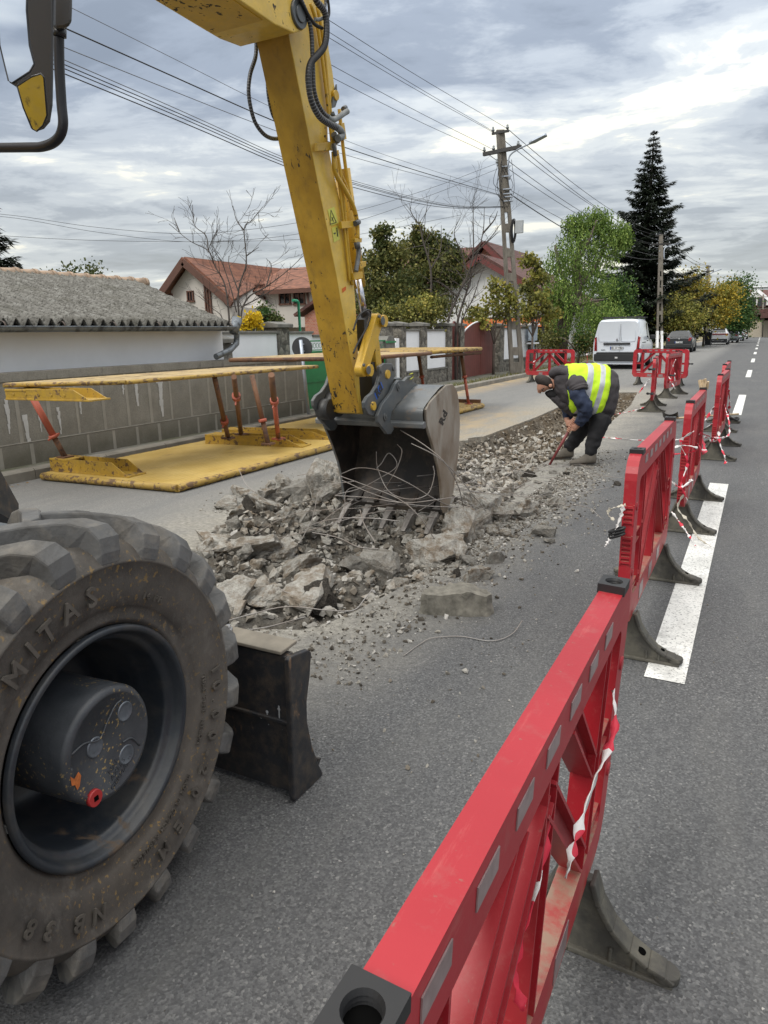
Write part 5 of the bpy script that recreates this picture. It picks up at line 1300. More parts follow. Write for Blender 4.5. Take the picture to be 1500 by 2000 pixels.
# ---- house two: white gable, dark red roofs
h2 = thing('white_gabled_house', 'large white gabled house with dark red roofs and red bargeboards behind the concrete pole', 'house', (-13, 38, 0))
yg = 34.5
A_ = AY(944, 508, yg); L_ = AY(838, 618, yg); Rr = AY(1075, 582, yg)
sl = (A_.z - Rr.z) / (Rr.x - A_.x)
L_ = V((A_.x - (A_.z - L_.z) / (sl * 1.05), yg, L_.z))
mb = MB(); mb.hexa([(L_.x, yg, -.1), (Rr.x, yg, -.1), (Rr.x, yg, Rr.z), (A_.x, yg, A_.z), (L_.x, yg, L_.z)], [(L_.x, yg + 10, -.1), (Rr.x, yg + 10, -.1), (Rr.x, yg + 10, Rr.z), (A_.x, yg + 10, A_.z), (L_.x, yg + 10, L_.z)]); mk('gable_walls', mb, PLW, h2)
yo = yg - .6
Ay = V((A_.x, yo, A_.z + .12)); Ly = V((L_.x - .5, yo, L_.z - .3)); Ry = V((Rr.x + .6, yo, Rr.z - .25)); yb_ = yg + 10.5
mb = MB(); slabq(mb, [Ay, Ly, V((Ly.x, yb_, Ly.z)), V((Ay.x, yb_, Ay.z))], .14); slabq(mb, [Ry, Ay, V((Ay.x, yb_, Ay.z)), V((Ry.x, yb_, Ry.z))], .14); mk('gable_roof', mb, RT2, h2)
mb = MB(); RB = plain('red_bargeboard', (.13, .028, .024), .6)
mb.beam(Ly + V((0, -.03, -.12)), Ay + V((0, -.03, -.12)), .10, .22); mb.beam(Ay + V((0, -.03, -.12)), Ry + V((0, -.03, -.12)), .10, .22); mk('bargeboard', mb, RB, h2)
# rear, higher roof
yr_ = 41.0
A2 = AY(950, 476, yr_); L2 = AY(780, 560, yr_); R2 = AY(1040, 560, yr_)
mb = MB(); mb.hexa([(L2.x + 2, yr_, 0), (R2.x, yr_, 0), (R2.x, yr_, R2.z), (A2.x, yr_, A2.z)], [(L2.x + 2, yr_ + 8, 0), (R2.x, yr_ + 8, 0), (R2.x, yr_ + 8, R2.z), (A2.x, yr_ + 8, A2.z)]); mk('rear_gable', mb, plain('terracotta_wall', (.36, .17, .11), .9), h2)
mb = MB(); yo2 = yr_ - .6
LL = AY(775, 560, yo2 - 1.5)
slabq(mb, [V((A2.x, yo2, A2.z)), V((A2.x - (R2.x - A2.x), yo2, R2.z)), V((A2.x - (R2.x - A2.x), yr_ + 8, R2.z)), V((A2.x, yr_ + 8, A2.z))], .14); slabq(mb, [V((R2.x, yo2, R2.z)), V((A2.x, yo2, A2.z)), V((A2.x, yr_ + 8, A2.z)), V((R2.x, yr_ + 8, R2.z))], .14)
rl0, rl1 = AY(895, 482, yr_ + 1), AY(775, 490, yr_ + 1); el0, el1 = AY(915, 560, yr_ - 2), AY(770, 572, yr_ - 2)
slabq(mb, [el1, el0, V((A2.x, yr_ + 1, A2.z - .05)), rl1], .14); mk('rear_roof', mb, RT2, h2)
mb = MB(); mb.beam(V((R2.x, yo2 - .03, R2.z - .1)), V((A2.x, yo2 - .03, A2.z - .1)), .10, .22); mk('rear_bargeboard', mb, RB, h2)
# orange shop banner under the eave
OB = plain('orange_banner', (.62, .17, .05), .6, var=.06); yb = 33.0
bn = thing('shop_banner', 'long orange banner across the front of the white gabled house', 'banner', (-13, yb, 0))
b0_, b1_ = AY(905, 633, yb), AY(1058, 631, yb)
mb = MB(); mb.box(((b0_.x + b1_.x) / 2, yb, b0_.z), (b1_.x - b0_.x, .08, .40)); mk('board', mb, OB, bn)
mb = MB(); mb.box(((b0_.x + b1_.x) / 2, yb + .1, b0_.z), (b1_.x - b0_.x + .2, .08, .55)); mb.bb(b0_.x - .1, b0_.x, yb, yb + .2, 0, b0_.z + .3); mb.bb(b1_.x, b1_.x + .1, yb, yb + .2, 0, b0_.z + .3); mk('frame', mb, BLACK, bn)
mb = MB(); put_text(mb, 'termo 211', .24, AY(1035, 632, yb - .045), (1, 0, 0), (0, 0, 1), .003, .004); mk('lettering', mb, WHITE_R, bn)
# plots beyond: pale yard wall and mesh fence behind the willow
mb = MB(); mb.bb(-14.5, -14.3, 36, 60, 0, 1.9); tag(mk('yard_wall', mb, plain('yard_render', (.42, .41, .37), .9, var=.2, scale=.8), loc=(-14.4, 45, 0)), 'pale plastered yard wall behind the willow tree', 'wall')
mb = MB()
for k in range(26): mb.bb(-9.62, -9.58, 33.5 + k * .5, 33.53 + k * .5, 0, 1.7)
for z in (.2, .9, 1.65): mb.bb(-9.615, -9.585, 33.5, 46.1, z, z + .03)
tag(mk('railing_fence', mb, plain('dark_rail', (.05, .05, .05), .6), loc=(-9.6, 40, 0)), 'dark railing fence under the willow', 'fence')
bx_ = thing('utility_cabinet', 'small pale blue grey utility cabinet on a stand right of the last stone pier', 'cabinet', (-8.1, 28.9, 0))
q0 = AX(1046, 650, -8.1); mb = MB(); mb.bb(-8.3, -8.1, q0.y - .35, q0.y + .3, 1.15, 1.75); mb.bb(-8.25, -8.15, q0.y - .1, q0.y + .1, -.0, 1.15); mk('box', mb, plain('cabinet_paint', (.40, .47, .55), .5), bx_, bevel=.01)
mb = MB(); mb.bb(-8.34, -8.06, q0.y - .42, q0.y + .37, 1.75, 1.80); mb.bb(-8.34, -8.04, q0.y - .42, q0.y + .37, 1.02, 1.08); mk('hood', mb, WHITE_R, bx_)
# wooden fence by the far pole
mb = MB()
for k in range(60): mb.bb(-9.5, -9.45, 46.5 + k * .6, 46.9 + k * .6, 0, 2.0 + .06 * math.sin(k * 2.3))
tag(mk('board_fence', mb, plain('old_boards', (.14, .11, .085), .9, var=.35, scale=3), loc=(-9.5, 55, 0)), 'brown board fence behind the far pole and hatchback', 'fence')
# far buildings at the end of the road
fb = thing('far_villa', 'distant house with brown roofs and white dormer gable at the end of the road', 'house', (-6, 150, 0))
def at(px, py, d): return AD(px, py, d)
yv = 150
mb = MB(); a, b = AY(1425, 640, yv), AY(1520, 640, yv); mb.bb(a.x, b.x, yv, yv + 12, -.1, AY(1450, 598, yv).z); mk('walls', mb, PLW, fb)
mb = MB()
slabq(mb, [AY(1428, 600, yv - 1), AY(1520, 600, yv - 1), AY(1520, 566, yv + 6), AY(1452, 566, yv + 6)]); mk('roof', mb, RT2, fb)
mb = MB(); g0, g1_, g2_ = AY(1446, 596, yv - 1.5), AY(1478, 567, yv - 1.5), AY(1515, 596, yv - 1.5)
mb.hexa([g0, g2_, g1_], [g0 + V((0, 4, 0)), g2_ + V((0, 4, 0)), g1_ + V((0, 4, 0))]); mk('dormer_gable', mb, PLW, fb)
mb = MB(); mb.beam(g0, g1_ + V((0, -.1, .1)), .4, .5); mb.beam(g1_ + V((0, -.1, .1)), g2_, .4, .5); mk('dormer_trim', mb, WHITE_R, fb)
for px in (1468, 1488): window(fb, AY(px, 590, yv - 1.6), 1.3, 1.6, '-y')
window(fb, AY(1440, 615, yv - .05), 1.8, 1.4, '-y'); window(fb, AY(1490, 612, yv - .05), 1.8, 1.4, '-y')
fb2 = thing('far_block', 'long flat beige building at the far end of the road', 'building', (-2, 130, 0))
yv = 135; mb = MB(); a, b = AY(1438, 640, yv), AY(1540, 640, yv); mb.bb(a.x, b.x, yv, yv + 8, -.1, AY(1470, 607, yv).z); mk('walls', mb, plain('beige_wall', (.42, .37, .29), .9), fb2)
mb = MB(); mb.bb(a.x - .3, b.x, yv - .4, yv, AY(1470, 607, yv).z - .3, AY(1470, 607, yv).z + .2); mb.bb(AY(1483, 640, yv).x, b.x, yv - 5, yv - .4, AY(1470, 622, yv).z, AY(1470, 612, yv).z); mk('roof_edge', mb, RT2, fb2)
for k in range(5): window(fb2, AY(1448 + 14 * k, 620, yv), 1.6, .9, '-y')
fb3 = thing('far_hall', 'pale grey flat roofed block on the horizon above the brown roofs', 'building', (0, 230, 0))
yv = 230; mb = MB(); a, b = AY(1462, 640, yv), AY(1560, 640, yv); mb.bb(a.x, b.x, yv, yv + 10, -.1, AY(1480, 561, yv).z); mk('walls', mb, plain('hall_wall', (.50, .52, .54), .9), fb3)
mb = MB(); mb.bb(a.x - .4, b.x + .4, yv - .4, yv + 10.4, AY(1480, 561, yv).z, AY(1480, 559, yv).z); mk('parapet', mb, WHITE_R, fb3)
# ================================================================ trees and shrubs
BARK = Mat('bark', .95); BARK.color(BARK.ramp(BARK.noise(12, 6, .7, BARK.map((3, 3, 1))), [(.3, (.045, .035, .028)), (.7, (.13, .105, .085))])).bump(BARK.noise(30, 5, .7), .6, .01)
BARKD = plain('dark_bark', (.060, .050, .043), .95, var=.35)
def grow(mb, tips, p, d, r, L, depth, rg, wig=.28, taper=.62, kids_=(2, 4), up=.12, seg=4, spread=.75, minr=.004, allpts=None):
    pts = [p]; rr = [r]; q = p.copy(); dd = d.normalized()
    for k in range(seg):
        dd = (dd + V((rg.uniform(-1, 1), rg.uniform(-1, 1), rg.uniform(-1, 1) + up)) * wig).normalized()
        q = q + dd * (L / seg); pts.append(q.copy()); rr.append(max(minr, r * (1 - (1 - taper) * (k + 1) / seg)))
    mb.tube(pts, rr, 6 if r > .03 else (4 if r > .012 else 3), cap=False)
    if allpts is not None and depth <= 2: allpts.extend(pts[1:])
    if depth == 0: tips.append((q, dd)); return
    n = rg.randint(*kids_)
    for k in range(n):
        t = rg.uniform(.35, 1.0) if k else 1.0; i = min(seg, max(1, int(round(t * seg))))
        s = V((rg.uniform(-1, 1), rg.uniform(-1, 1), rg.uniform(-.6, .9))); nd = (dd * (1 - spread * .5) + s * spread).normalized()
        grow(mb, tips, pts[i], nd, rr[i] * rg.uniform(.55, .8), L * rg.uniform(.55, .85), depth - 1, rg, wig, taper, kids_, up, seg, spread, minr, allpts)
def leaf(mb, p, s, rg, droop=0.0, long=1.5):
    a = V((rg.gauss(0, 1), rg.gauss(0, 1), rg.gauss(0, 1) - droop)).normalized(); b = a.cross(V((rg.gauss(0, 1), rg.gauss(0, 1), rg.gauss(0, 1)))).normalized()
    l = s * long; w = s * .5
    mb.af([mb.av(p), mb.av(p + a * l * .5 + b * w), mb.av(p + a * l), mb.av(p + a * l * .5 - b * w)])
def tree(name, label, base, height, r, rg_seed, leafm=None, nleaf=0, lsize=.08, clump=.35, depth=4, first=.35, stems=1, lean=(0, 0), spread=.7, up=.12, group=None, cat='tree', bark=None, kids_=(2, 4), wig=.2, droop=0.0, long=1.5, stemspread=.35, shape=None, minr=.004):
    rg = random.Random(rg_seed); t = thing(name, label, cat, base, 0, group); base = V(base); mb = MB(); tips = []; allp = []
    for k in range(stems):
        d = V((lean[0] + rg.uniform(-1, 1) * stemspread * (stems > 1), lean[1] + rg.uniform(-1, 1) * stemspread * (stems > 1), 1))
        grow(mb, tips, base + V((rg.uniform(-.1, .1) * (stems > 1), 0, -.05)), d, r * (1 if stems == 1 else rg.uniform(.6, 1)), height * first, depth, rg, wig, .7, kids_, up, 5, spread, minr, allp)
    # scale the skeleton to the wanted height
    top = max(p.z for p in mb.v); k = height / (top - base.z)
    def S(p): return V((base.x + (p.x - base.x) * k, base.y + (p.y - base.y) * k, base.z + (p.z - base.z) * k))
    mb.v = [S(p) for p in mb.v]; mk('trunk', mb, bark or BARK.m, t)
    if leafm:
        pts = [S(p) for p in allp] ; lm = MB()
        if shape: pts = [p for p in pts if shape(p - base, height)]
        for i in range(nleaf):
            p = rg.choice(pts); q = p + V((rg.gauss(0, clump), rg.gauss(0, clump), rg.gauss(0, clump) * .8 - droop * .2)) 
            if q.z < base.z + .1: continue
            leaf(lm, q, lsize * rg.uniform(.6, 1.3), rg, droop, long)
        mk('crown', lm, leafm, t)
    return t
L_OLIVE = leafmat('olive_leaves', (.07, .08, .022), (.16, .165, .05), (.30, .26, .08))
L_DARK = leafmat('dark_leaves', (.035, .052, .016), (.085, .105, .032), (.18, .17, .055))
L_YG = leafmat('yellow_green_leaves', (.14, .15, .03), (.28, .27, .06), (.46, .36, .09))
L_WIL = leafmat('willow_leaves', (.06, .11, .022), (.17, .26, .055), (.34, .43, .11))
L_YEL = leafmat('yellow_leaves', (.16, .14, .025), (.38, .27, .035), (.60, .42, .04))
L_GRN = leafmat('green_leaves', (.03, .065, .018), (.06, .12, .03), (.10, .17, .04))
L_SPR = leafmat('spruce_needles', (.010, .016, .010), (.024, .034, .021), (.044, .056, .034))
L_GOLD = leafmat('golden_leaves', (.45, .32, .02), (.72, .52, .03))
def B_(px, py, d): p = AD(px, py, d); p.z = 0; return p
def blobtree(name, label, base, blobs, n, lsize, mats, seed, cat='tree', grp=None):
    """limbs reach into each clump of the crown; leaves fill the clumps, denser at their skin"""
    t = thing(name, label, cat, base, 0, grp); base = V(base); rg = random.Random(seed); mb = MB(); tr = .04 + .035 * max(b_[1] for b_ in blobs)
    fork = base + V((0, 0, max(.5, (min(b_[0].z for b_ in blobs) - base.z) * .6)))
    mb.tube([base + V((0, 0, -.1)), fork], [tr, tr * .75], 8)
    for c_, ru, rz in blobs:
        mb.tube(curve([fork, fork.lerp(c_, .5) + V((rg.uniform(-.2, .2), 0, rg.uniform(0, .3))), c_], 4), [tr * .5] * 5 + [tr * .2] * 4, 5)
        for k in range(5): e = V((rg.gauss(0, 1), rg.gauss(0, 1), rg.gauss(0, 1))).normalized(); mb.tube([c_, c_ + V((e.x * ru, e.y * ru, e.z * rz)) * .8], [.03, .008], 4)
    mk('trunk', mb, BARK.m, t)
    lms = [MB() for _ in mats]
    tot = sum(b_[1] ** 2 for b_ in blobs)
    sub = []
    for c_, ru, rz in blobs:
        for j in range(max(6, int(16 * ru))):
            g = V((rg.gauss(0, 1), rg.gauss(0, 1), rg.gauss(0, 1))).normalized() * rg.random() ** .4; sub.append((c_ + V((g.x * ru, g.y * ru, g.z * rz)), ru * .40, rg.randrange(len(mats))))
    for k in range(n):
        c_, r_, mi = rg.choice(sub); q = c_ + V((rg.gauss(0, r_), rg.gauss(0, r_), rg.gauss(0, r_ * .8)))
        if q.z > .1: leaf(lms[mi], q, lsize * rg.uniform(.6, 1.3), rg)
    for i, (l, m) in enumerate(zip(lms, mats)): mk('crown' if i == 0 else 'turning_foliage', l, m, t)
    return t
# trees whose main limbs follow the photographed ones; twigs branch off at random
def limbtree(name, label, dist, limbs, twigs, seed, r0=.05, cat='tree', tl=.5, fork=None):
    rg = random.Random(seed); base = AD(*limbs[0][0], dist); base.z = 0; t = thing(name, label, cat, tuple(base)); mb = MB(); tips = []
    for li, l in enumerate(limbs):
        dd = rg.uniform(-.5, .5); n = len(l); pts = [AD(px, py, dist + dd * k / n) for k, (px, py) in enumerate(l)]
        if li in (0,) or l[0][1] > 625: pts = [V((pts[0].x, pts[0].y, -.05))] + pts
        c_ = curve(pts, 5); N = len(c_); rr = [max(.006, r0 * (1 if li < 3 else .6) * (1 - .88 * k / N)) for k in range(N)]
        mb.tube(c_, rr, 6, cap=False)
        L = sum((b - a).length for a, b in zip(c_, c_[1:]))
        for k in range(int(twigs * L)):
            i = rg.randint(int(N * .25), N - 2); d = (c_[i + 1] - c_[i]).normalized(); s_ = V((rg.gauss(0, 1), rg.gauss(0, 1), rg.gauss(.2, .8))).normalized()
            grow(mb, tips, c_[i], d * .6 + s_, rr[i] * .55, tl * rg.uniform(.6, 1.5), rg.randint(1, 2), rg, .20, .5, (1, 3), .18, 4, .6, .0035)
    mk('trunk', mb, BARKD, t); return t
limbtree('bare_tree', 'leafless many-stemmed tree rising in front of the orange tiled house', 14.5, [
    [(468, 640), (466, 567), (481, 513), (477, 447), (492, 430), (513, 404)], [(449, 640), (440, 560), (420, 520), (407, 490), (370, 470), (330, 437)], [(470, 640), (482, 585), (520, 560), (560, 530), (592, 500)],
    [(407, 492), (402, 460), (380, 440), (376, 400)], [(462, 610), (450, 560), (432, 510), (412, 478), (426, 450)], [(470, 600), (500, 585), (540, 562), (573, 545)], [(440, 640), (412, 600), (388, 578)], [(477, 450), (462, 430), (455, 402)], [(466, 570), (448, 520), (447, 500)], [(481, 500), (505, 483)], [(520, 560), (530, 520), (520, 505)], [(350, 452), (340, 425)]], 5.0, 12, .025, tl=.30)
def A(px, py, d, ru, rz): return (AD(px, py, d), ru, rz)
blobtree('golden_shrub', 'bright yellow leaved shrub just above the white wall by the downpipe', B_(488, 640, 13.5), [A(478, 632, 13.5, .14, .13), A(490, 622, 13.5, .14, .15), A(500, 630, 13.5, .12, .12)], 900, .045, [L_GOLD], 5, 'shrub')
blobtree('shrub', 'dark small evergreen shrub under the house wing', B_(513, 640, 20), [A(513, 625, 20, .25, .45), A(532, 632, 20, .22, .3)], 1500, .06, [L_DARK, L_GRN], 9, 'shrub')
blobtree('leafy_tree', 'olive green leafy tree directly right of the excavator stick', B_(742, 650, 22), [A(750, 462, 22, .28, .42), A(742, 505, 22, .5, .5), A(768, 510, 22, .4, .5), A(730, 555, 22, .6, .6), A(775, 560, 22, .55, .6), A(745, 605, 22, .75, .55), A(715, 600, 21.5, .4, .5), A(790, 610, 21.5, .5, .45)], 15000, .070, [L_OLIVE, L_OLIVE, L_DARK], 41)
blobtree('leafy_tree', 'tall darker green tree behind the stone piers, middle of the clump', B_(838, 650, 26), [A(826, 455, 26, .30, .45), A(858, 478, 26, .40, .4), A(815, 495, 26, .6, .5), A(850, 520, 26, .85, .55), A(812, 550, 26, .8, .6), A(880, 535, 26, .45, .5), A(840, 590, 26, .8, .5), A(800, 600, 26, .6, .6), A(880, 500, 26, .35, .35)], 17000, .078, [L_DARK, L_DARK, L_OLIVE], 43)
blobtree('leafy_tree', 'low olive bush hanging over the white wall right of the links', B_(800, 650, 20), [A(770, 625, 20, .45, .32), A(815, 618, 20, .5, .3), A(735, 628, 20, .35, .25), A(845, 600, 20.5, .3, .3)], 7000, .06, [L_OLIVE, L_YG, L_OLIVE], 47)
limbtree('bare_tree', 'tall nearly leafless tree with dark forked limbs against the white gable', 21.5, [
    [(873, 640), (893, 580), (912, 540), (924, 498), (924, 430), (925, 402)], [(850, 640), (842, 595), (841, 526), (826, 470), (820, 442), (804, 417), (800, 398)], [(892, 640), (912, 568), (924, 526), (943, 456), (946, 405)],
    [(900, 640), (924, 582), (938, 540), (952, 508)], [(912, 540), (904, 500), (887, 456), (901, 422)], [(924, 498), (949, 475), (977, 450)], [(878, 620), (884, 580), (872, 560)], [(943, 456), (965, 430), (972, 412)], [(841, 526), (860, 490), (862, 440)], [(893, 580), (866, 556), (845, 548)]], 3.2, 55, .05, tl=.55)
blobtree('autumn_tree', 'yellow green thin tree in front of the white gable, left of the concrete pole', B_(965, 655, 24), [A(962, 590, 24, .45, .30), A(945, 615, 24, .45, .25), A(985, 612, 24, .4, .3), A(968, 560, 24, .3, .25), A(935, 628, 23.5, .3, .15), A(1000, 585, 24, .25, .4)], 1900, .085, [L_YG, L_YG, L_OLIVE], 61)
blobtree('autumn_tree', 'yellow green thin tree right of the concrete pole', B_(1040, 660, 27), [A(1040, 515, 27, .35, .28), A(1055, 540, 27, .4, .35), A(1030, 560, 27, .25, .3), A(1050, 585, 27, .45, .35), A(1030, 612, 27, .4, .3), A(1065, 610, 27, .4, .3)], 2600, .095, [L_YG, L_YG, L_OLIVE], 63)
# willow
wl_b = B_(1100, 680, 31)
wt = thing('willow_tree', 'bright green willow with drooping twigs beside the white van', 'tree', wl_b)
mb = MB(); rg = random.Random(77); wl_b = V(wl_b)
top = AD(1150, 408, 31).z
def P3(px, py, d): return AD(px, py, d)
limbs = [([(1096, 690, 31), (1104, 640, 31), (1118, 600, 31), (1130, 560, 31), (1128, 510, 31), (1135, 450, 31)], .26), ([(1090, 690, 31.1), (1093, 640, 31), (1110, 600, 30.8), (1105, 560, 30.6), (1092, 520, 30.5), (1085, 480, 30.5)], .17),
         ([(1130, 560, 31), (1150, 540, 31), (1175, 500, 31.2), (1190, 460, 31.2)], .12), ([(1118, 600, 31), (1150, 590, 30.5), (1180, 585, 30.2)], .09), ([(1128, 510, 31), (1150, 470, 30.5), (1165, 430, 30.5)], .09), ([(1110, 600, 30.8), (1085, 580, 30.2), (1070, 560, 30)], .08), ([(1130, 560, 31), (1120, 520, 32), (1150, 450, 32.5)], .1)]
lp = []
for l, r in limbs:
    c_ = curve([P3(*q) for q in l], 5); n = len(c_)
    if l[0][1] == 690: c_[0].z = -.1
    mb.tube(c_, [r * (1 - .7 * i / n) for i in range(n)], 8); lp += c_[n // 3:]
mk('trunk', mb, BARK.m, wt)
lm = MB(); rg = random.Random(5)
blobs = [((1140, 450, 31), 1.2, 1.0), ((1120, 490, 30.5), 1.3, 1.1), ((1175, 470, 31), 1.1, 1.1), ((1095, 520, 30.6), .9, 1.1), ((1190, 440, 31.3), .7, .7), ((1155, 540, 31), 1.2, .8), ((1110, 590, 30.3), 1.2, .9), ((1150, 620, 30.4), 1.2, .9), ((1180, 610, 30.8), .9, .8), ((1085, 570, 30.4), .7, .9), ((1160, 420, 31), .7, .5), ((1125, 430, 31), .6, .4), ((1150, 520, 32), 1.5, 1.5), ((1215, 455, 31), .5, .5)]
for k in range(2700):
    (px, py, d), ru, rz = blobs[rg.randrange(len(blobs))]
    c_ = P3(px, py, d); g = V((rg.gauss(0, 1), rg.gauss(0, 1), rg.gauss(0, 1))).normalized() * rg.random() ** .45
    p = c_ + V((g.x * ru, g.y * ru, g.z * rz)); L = rg.uniform(.25, .75); sw = V((rg.uniform(-.3, .3), rg.uniform(-.3, .3), -1)).normalized()
    n = int(L / .055)
    for i in range(n):
        q = p + sw * (L * i / n) + V((rg.uniform(-.03, .03), rg.uniform(-.03, .03), 0)); leaf(lm, q, .055, rg, 1.6, 2.1)
mk('crown', lm, L_WIL, wt)
# conifers
def conifer(label, base, H, Rb, seed, dens=1.0, name='spruce_tree', card=1.0):
    rg = random.Random(seed); t = thing(name, label, 'tree', base, 0, 'spruces'); base = V(base); mb = MB(); mb.tube([base + V((0, 0, -.1)), base + V((0, 0, H * .99))], [H * .022, .015], 10); 
    lm = MB(); z = .09 * H
    while z < H * .985:
        u = 1 - z / H; rad = Rb * (min(1, u * 1.35) ** .9) * (.66 + .34 * u); nb = int(5 + 7 * u)
        a0 = rg.uniform(0, 6)
        for k in range(nb):
            a = a0 + 2 * PI * k / nb + rg.uniform(-.3, .3); L = rad * rg.uniform(.62, 1.22) + .05; zz = z + rg.uniform(-.12, .12)
            pts = []; nseg = 6
            for i in range(nseg + 1):
                s = i / nseg; dz = -.30 * L * math.sin(s * PI * .62) + .20 * L * s * s + .1 * u
                pts.append(base + V((math.cos(a + .1 * s) * L * s, math.sin(a + .1 * s) * L * s, zz + dz)))
            mb.tube(pts, [.03 * u + .008] * (nseg) + [.004], 3, cap=False)
            nc = int((10 + 34 * L / max(1, Rb) * 1.5) * dens)
            for c_ in range(nc):
                s = rg.random() ** .7; i = min(nseg - 1, int(s * nseg)); f = s * nseg - i; p = pts[i].lerp(pts[i + 1], f)
                side = V((-math.sin(a), math.cos(a), 0)) * rg.gauss(0, .10 + .16 * L * (1 - s)); w = .22 * card * rg.uniform(.5, 1.2) * min(1, .35 + u * 2.5)
                q = p + side + V((0, 0, -abs(rg.gauss(0, .06))))
                d = (V((math.cos(a), math.sin(a), 0)) * .7 + side.normalized() * rg.uniform(0, .7) + V((0, 0, rg.uniform(-.75, .15)))).normalized()
                n = d.cross(V((rg.uniform(-.4, .4), rg.uniform(-.4, .4), 1))).normalized()
                lm.af([lm.av(q), lm.av(q + d * w * .5 + n * w * .16), lm.av(q + d * w), lm.av(q + d * w * .5 - n * w * .16)])
        z += H * .024 + .03 * u
    mk('trunk', mb, BARKD, t); mk('crown', lm, L_SPR, t); return t
d = 60; bs = B_(1250, 655, d); conifer('tall dark spruce towering over the parked cars', bs, AD(1287, 276, d).z, 5.2, 3, 6.0, card=1.9)
d = 22; bs = B_(-22, 660, d); conifer('dark spruce cut by the left edge of the picture above the corrugated roof', bs, AD(-20, 275, d).z, 1.75, 8, 3.0, card=1.3)
# small pine top above the store roof
tree('pine_top', 'small round tree top peeping over the ridge tiles of the store roof', B_(90, 650, 40), AD(90, 517, 40).z, .12, 81, L_DARK, 3500, .12, .3, 4, .42, 1, spread=.5, up=.1)
# right side: yellow tree, green tree, small ones
d = 62
blobtree('autumn_tree', 'golden yellow tree behind the white crossover car', B_(1375, 655, d), [(AD(1352, 560, d), 1.5, 1.0), (AD(1385, 590, d), 1.8, 1.2), (AD(1350, 600, d), 1.6, 1.2), (AD(1410, 580, d - 1), 1.2, 1.0), (AD(1330, 615, d - 1), 1.2, .9), (AD(1395, 615, d - 1), 1.3, .8)], 15000, .14, [L_YEL, L_YG], 3)
blobtree('autumn_tree', 'green tree turning yellow just right of the spruce foot', B_(1330, 655, 56), [(AD(1322, 608, 56), 1.1, 1.0), (AD(1345, 625, 55.5), 1.1, .9), (AD(1318, 630, 55.5), .9, .6)], 7000, .13, [L_OLIVE, L_YG], 4)
blobtree('green_tree', 'round dark green tree right of the golden tree', B_(1432, 650, 75), [(AD(1432, 575, 75), 1.6, 1.5), (AD(1425, 605, 74), 2.0, 1.5), (AD(1442, 595, 74), 1.3, 1.2), (AD(1430, 625, 74), 1.7, 1.0)], 12000, .17, [L_GRN, L_GRN], 5)
blobtree('shrub', 'small yellow green shrub at the foot of the far green tree', B_(1448, 650, 85), [(AD(1447, 622, 85), 1.2, 1.3)], 2500, .16, [L_YG, L_OLIVE], 6, 'shrub')
blobtree('green_tree', 'pale green bush between the willow and the spruce', B_(1210, 665, 38), [(AD(1205, 570, 38), .8, .9), (AD(1212, 610, 38), .9, .9), (AD(1195, 640, 38), .9, .6)], 7000, .10, [L_WIL, L_GRN], 7)
blobtree('shrub', 'bush under the willow left of the white van', B_(1130, 690, 29.5), [(AD(1135, 668, 29.5), .5, .35), (AD(1075, 660, 30), .5, .5)], 3500, .065, [L_OLIVE, L_GRN], 8, 'shrub')
blobtree('shrub', 'bush against the yard wall behind the cross barrier', B_(1070, 690, 34), [(AD(1068, 640, 34), .8, .9), (AD(1050, 650, 34), .5, .6)], 4500, .08, [L_OLIVE, L_YG], 9, 'shrub')
hb = B_(1455, 650, 120)
mb = MB(); rg = random.Random(12)
for k in range(5000):
    u = rg.random(); p = AD(1438 + 75 * u, 640, 118); leaf(mb, V((p.x + rg.uniform(-.4, .4), p.y + rg.uniform(-.5, .5), rg.uniform(0, 2.4))), .28, rg)
tag(mk('hedge', mb, L_GRN, loc=tuple(hb)), 'clipped dark hedge across the end of the road', 'hedge')
# grass and fallen leaves along the pavement
mb = MB(); rg = random.Random(21)
for k in range(5200):
    r_ = rg.random()
    if r_ < .45: x, y = -7.35 + rg.gauss(0, .18), rg.uniform(15, 33)
    else: x, y = rg.uniform(-9.5, -7.3), rg.uniform(33.5, 62)
    if x > -7.2: continue
    h = rg.uniform(.03, .10) * (1.6 if y > 33 else 1); a = rg.uniform(0, PI); dx, dy = math.cos(a) * .012, math.sin(a) * .012; l = V((rg.uniform(-.04, .04), rg.uniform(-.04, .04), h))
    p = V((x, y, .08)); mb.af([mb.av(p + V((-dx, -dy, 0))), mb.av(p + V((dx, dy, 0))), mb.av(p + l)])
stuff(mk('grass', mb, leafmat('dry_grass', (.10, .11, .03), (.20, .19, .06), (.32, .27, .12))), 'dry grass tufts growing along the pavement edge', 'grass')
mb = MB(); rg = random.Random(22)
for k in range(420):
    y = rg.uniform(4.2, 13) if k < 120 else rg.uniform(14, 60); x = -7.0 + abs(rg.gauss(0, .12)) * (1 if k < 120 else -3); z = .006 if x > -7.0 else .14
    if x < -7.2: z = .09
    a = rg.uniform(0, 6); s = rg.uniform(.015, .03); p = V((x, y, z)); u = V((math.cos(a), math.sin(a), .2)) * s; w = V((-math.sin(a), math.cos(a), .1)) * s * .6
    mb.af([mb.av(p - u), mb.av(p - w), mb.av(p + u), mb.av(p + w)])
stuff(mk('fallen_leaves', mb, leafmat('leaf_litter', (.20, .12, .04), (.34, .20, .07), (.45, .34, .10))), 'scattered fallen leaves along the kerb', 'leaf litter')
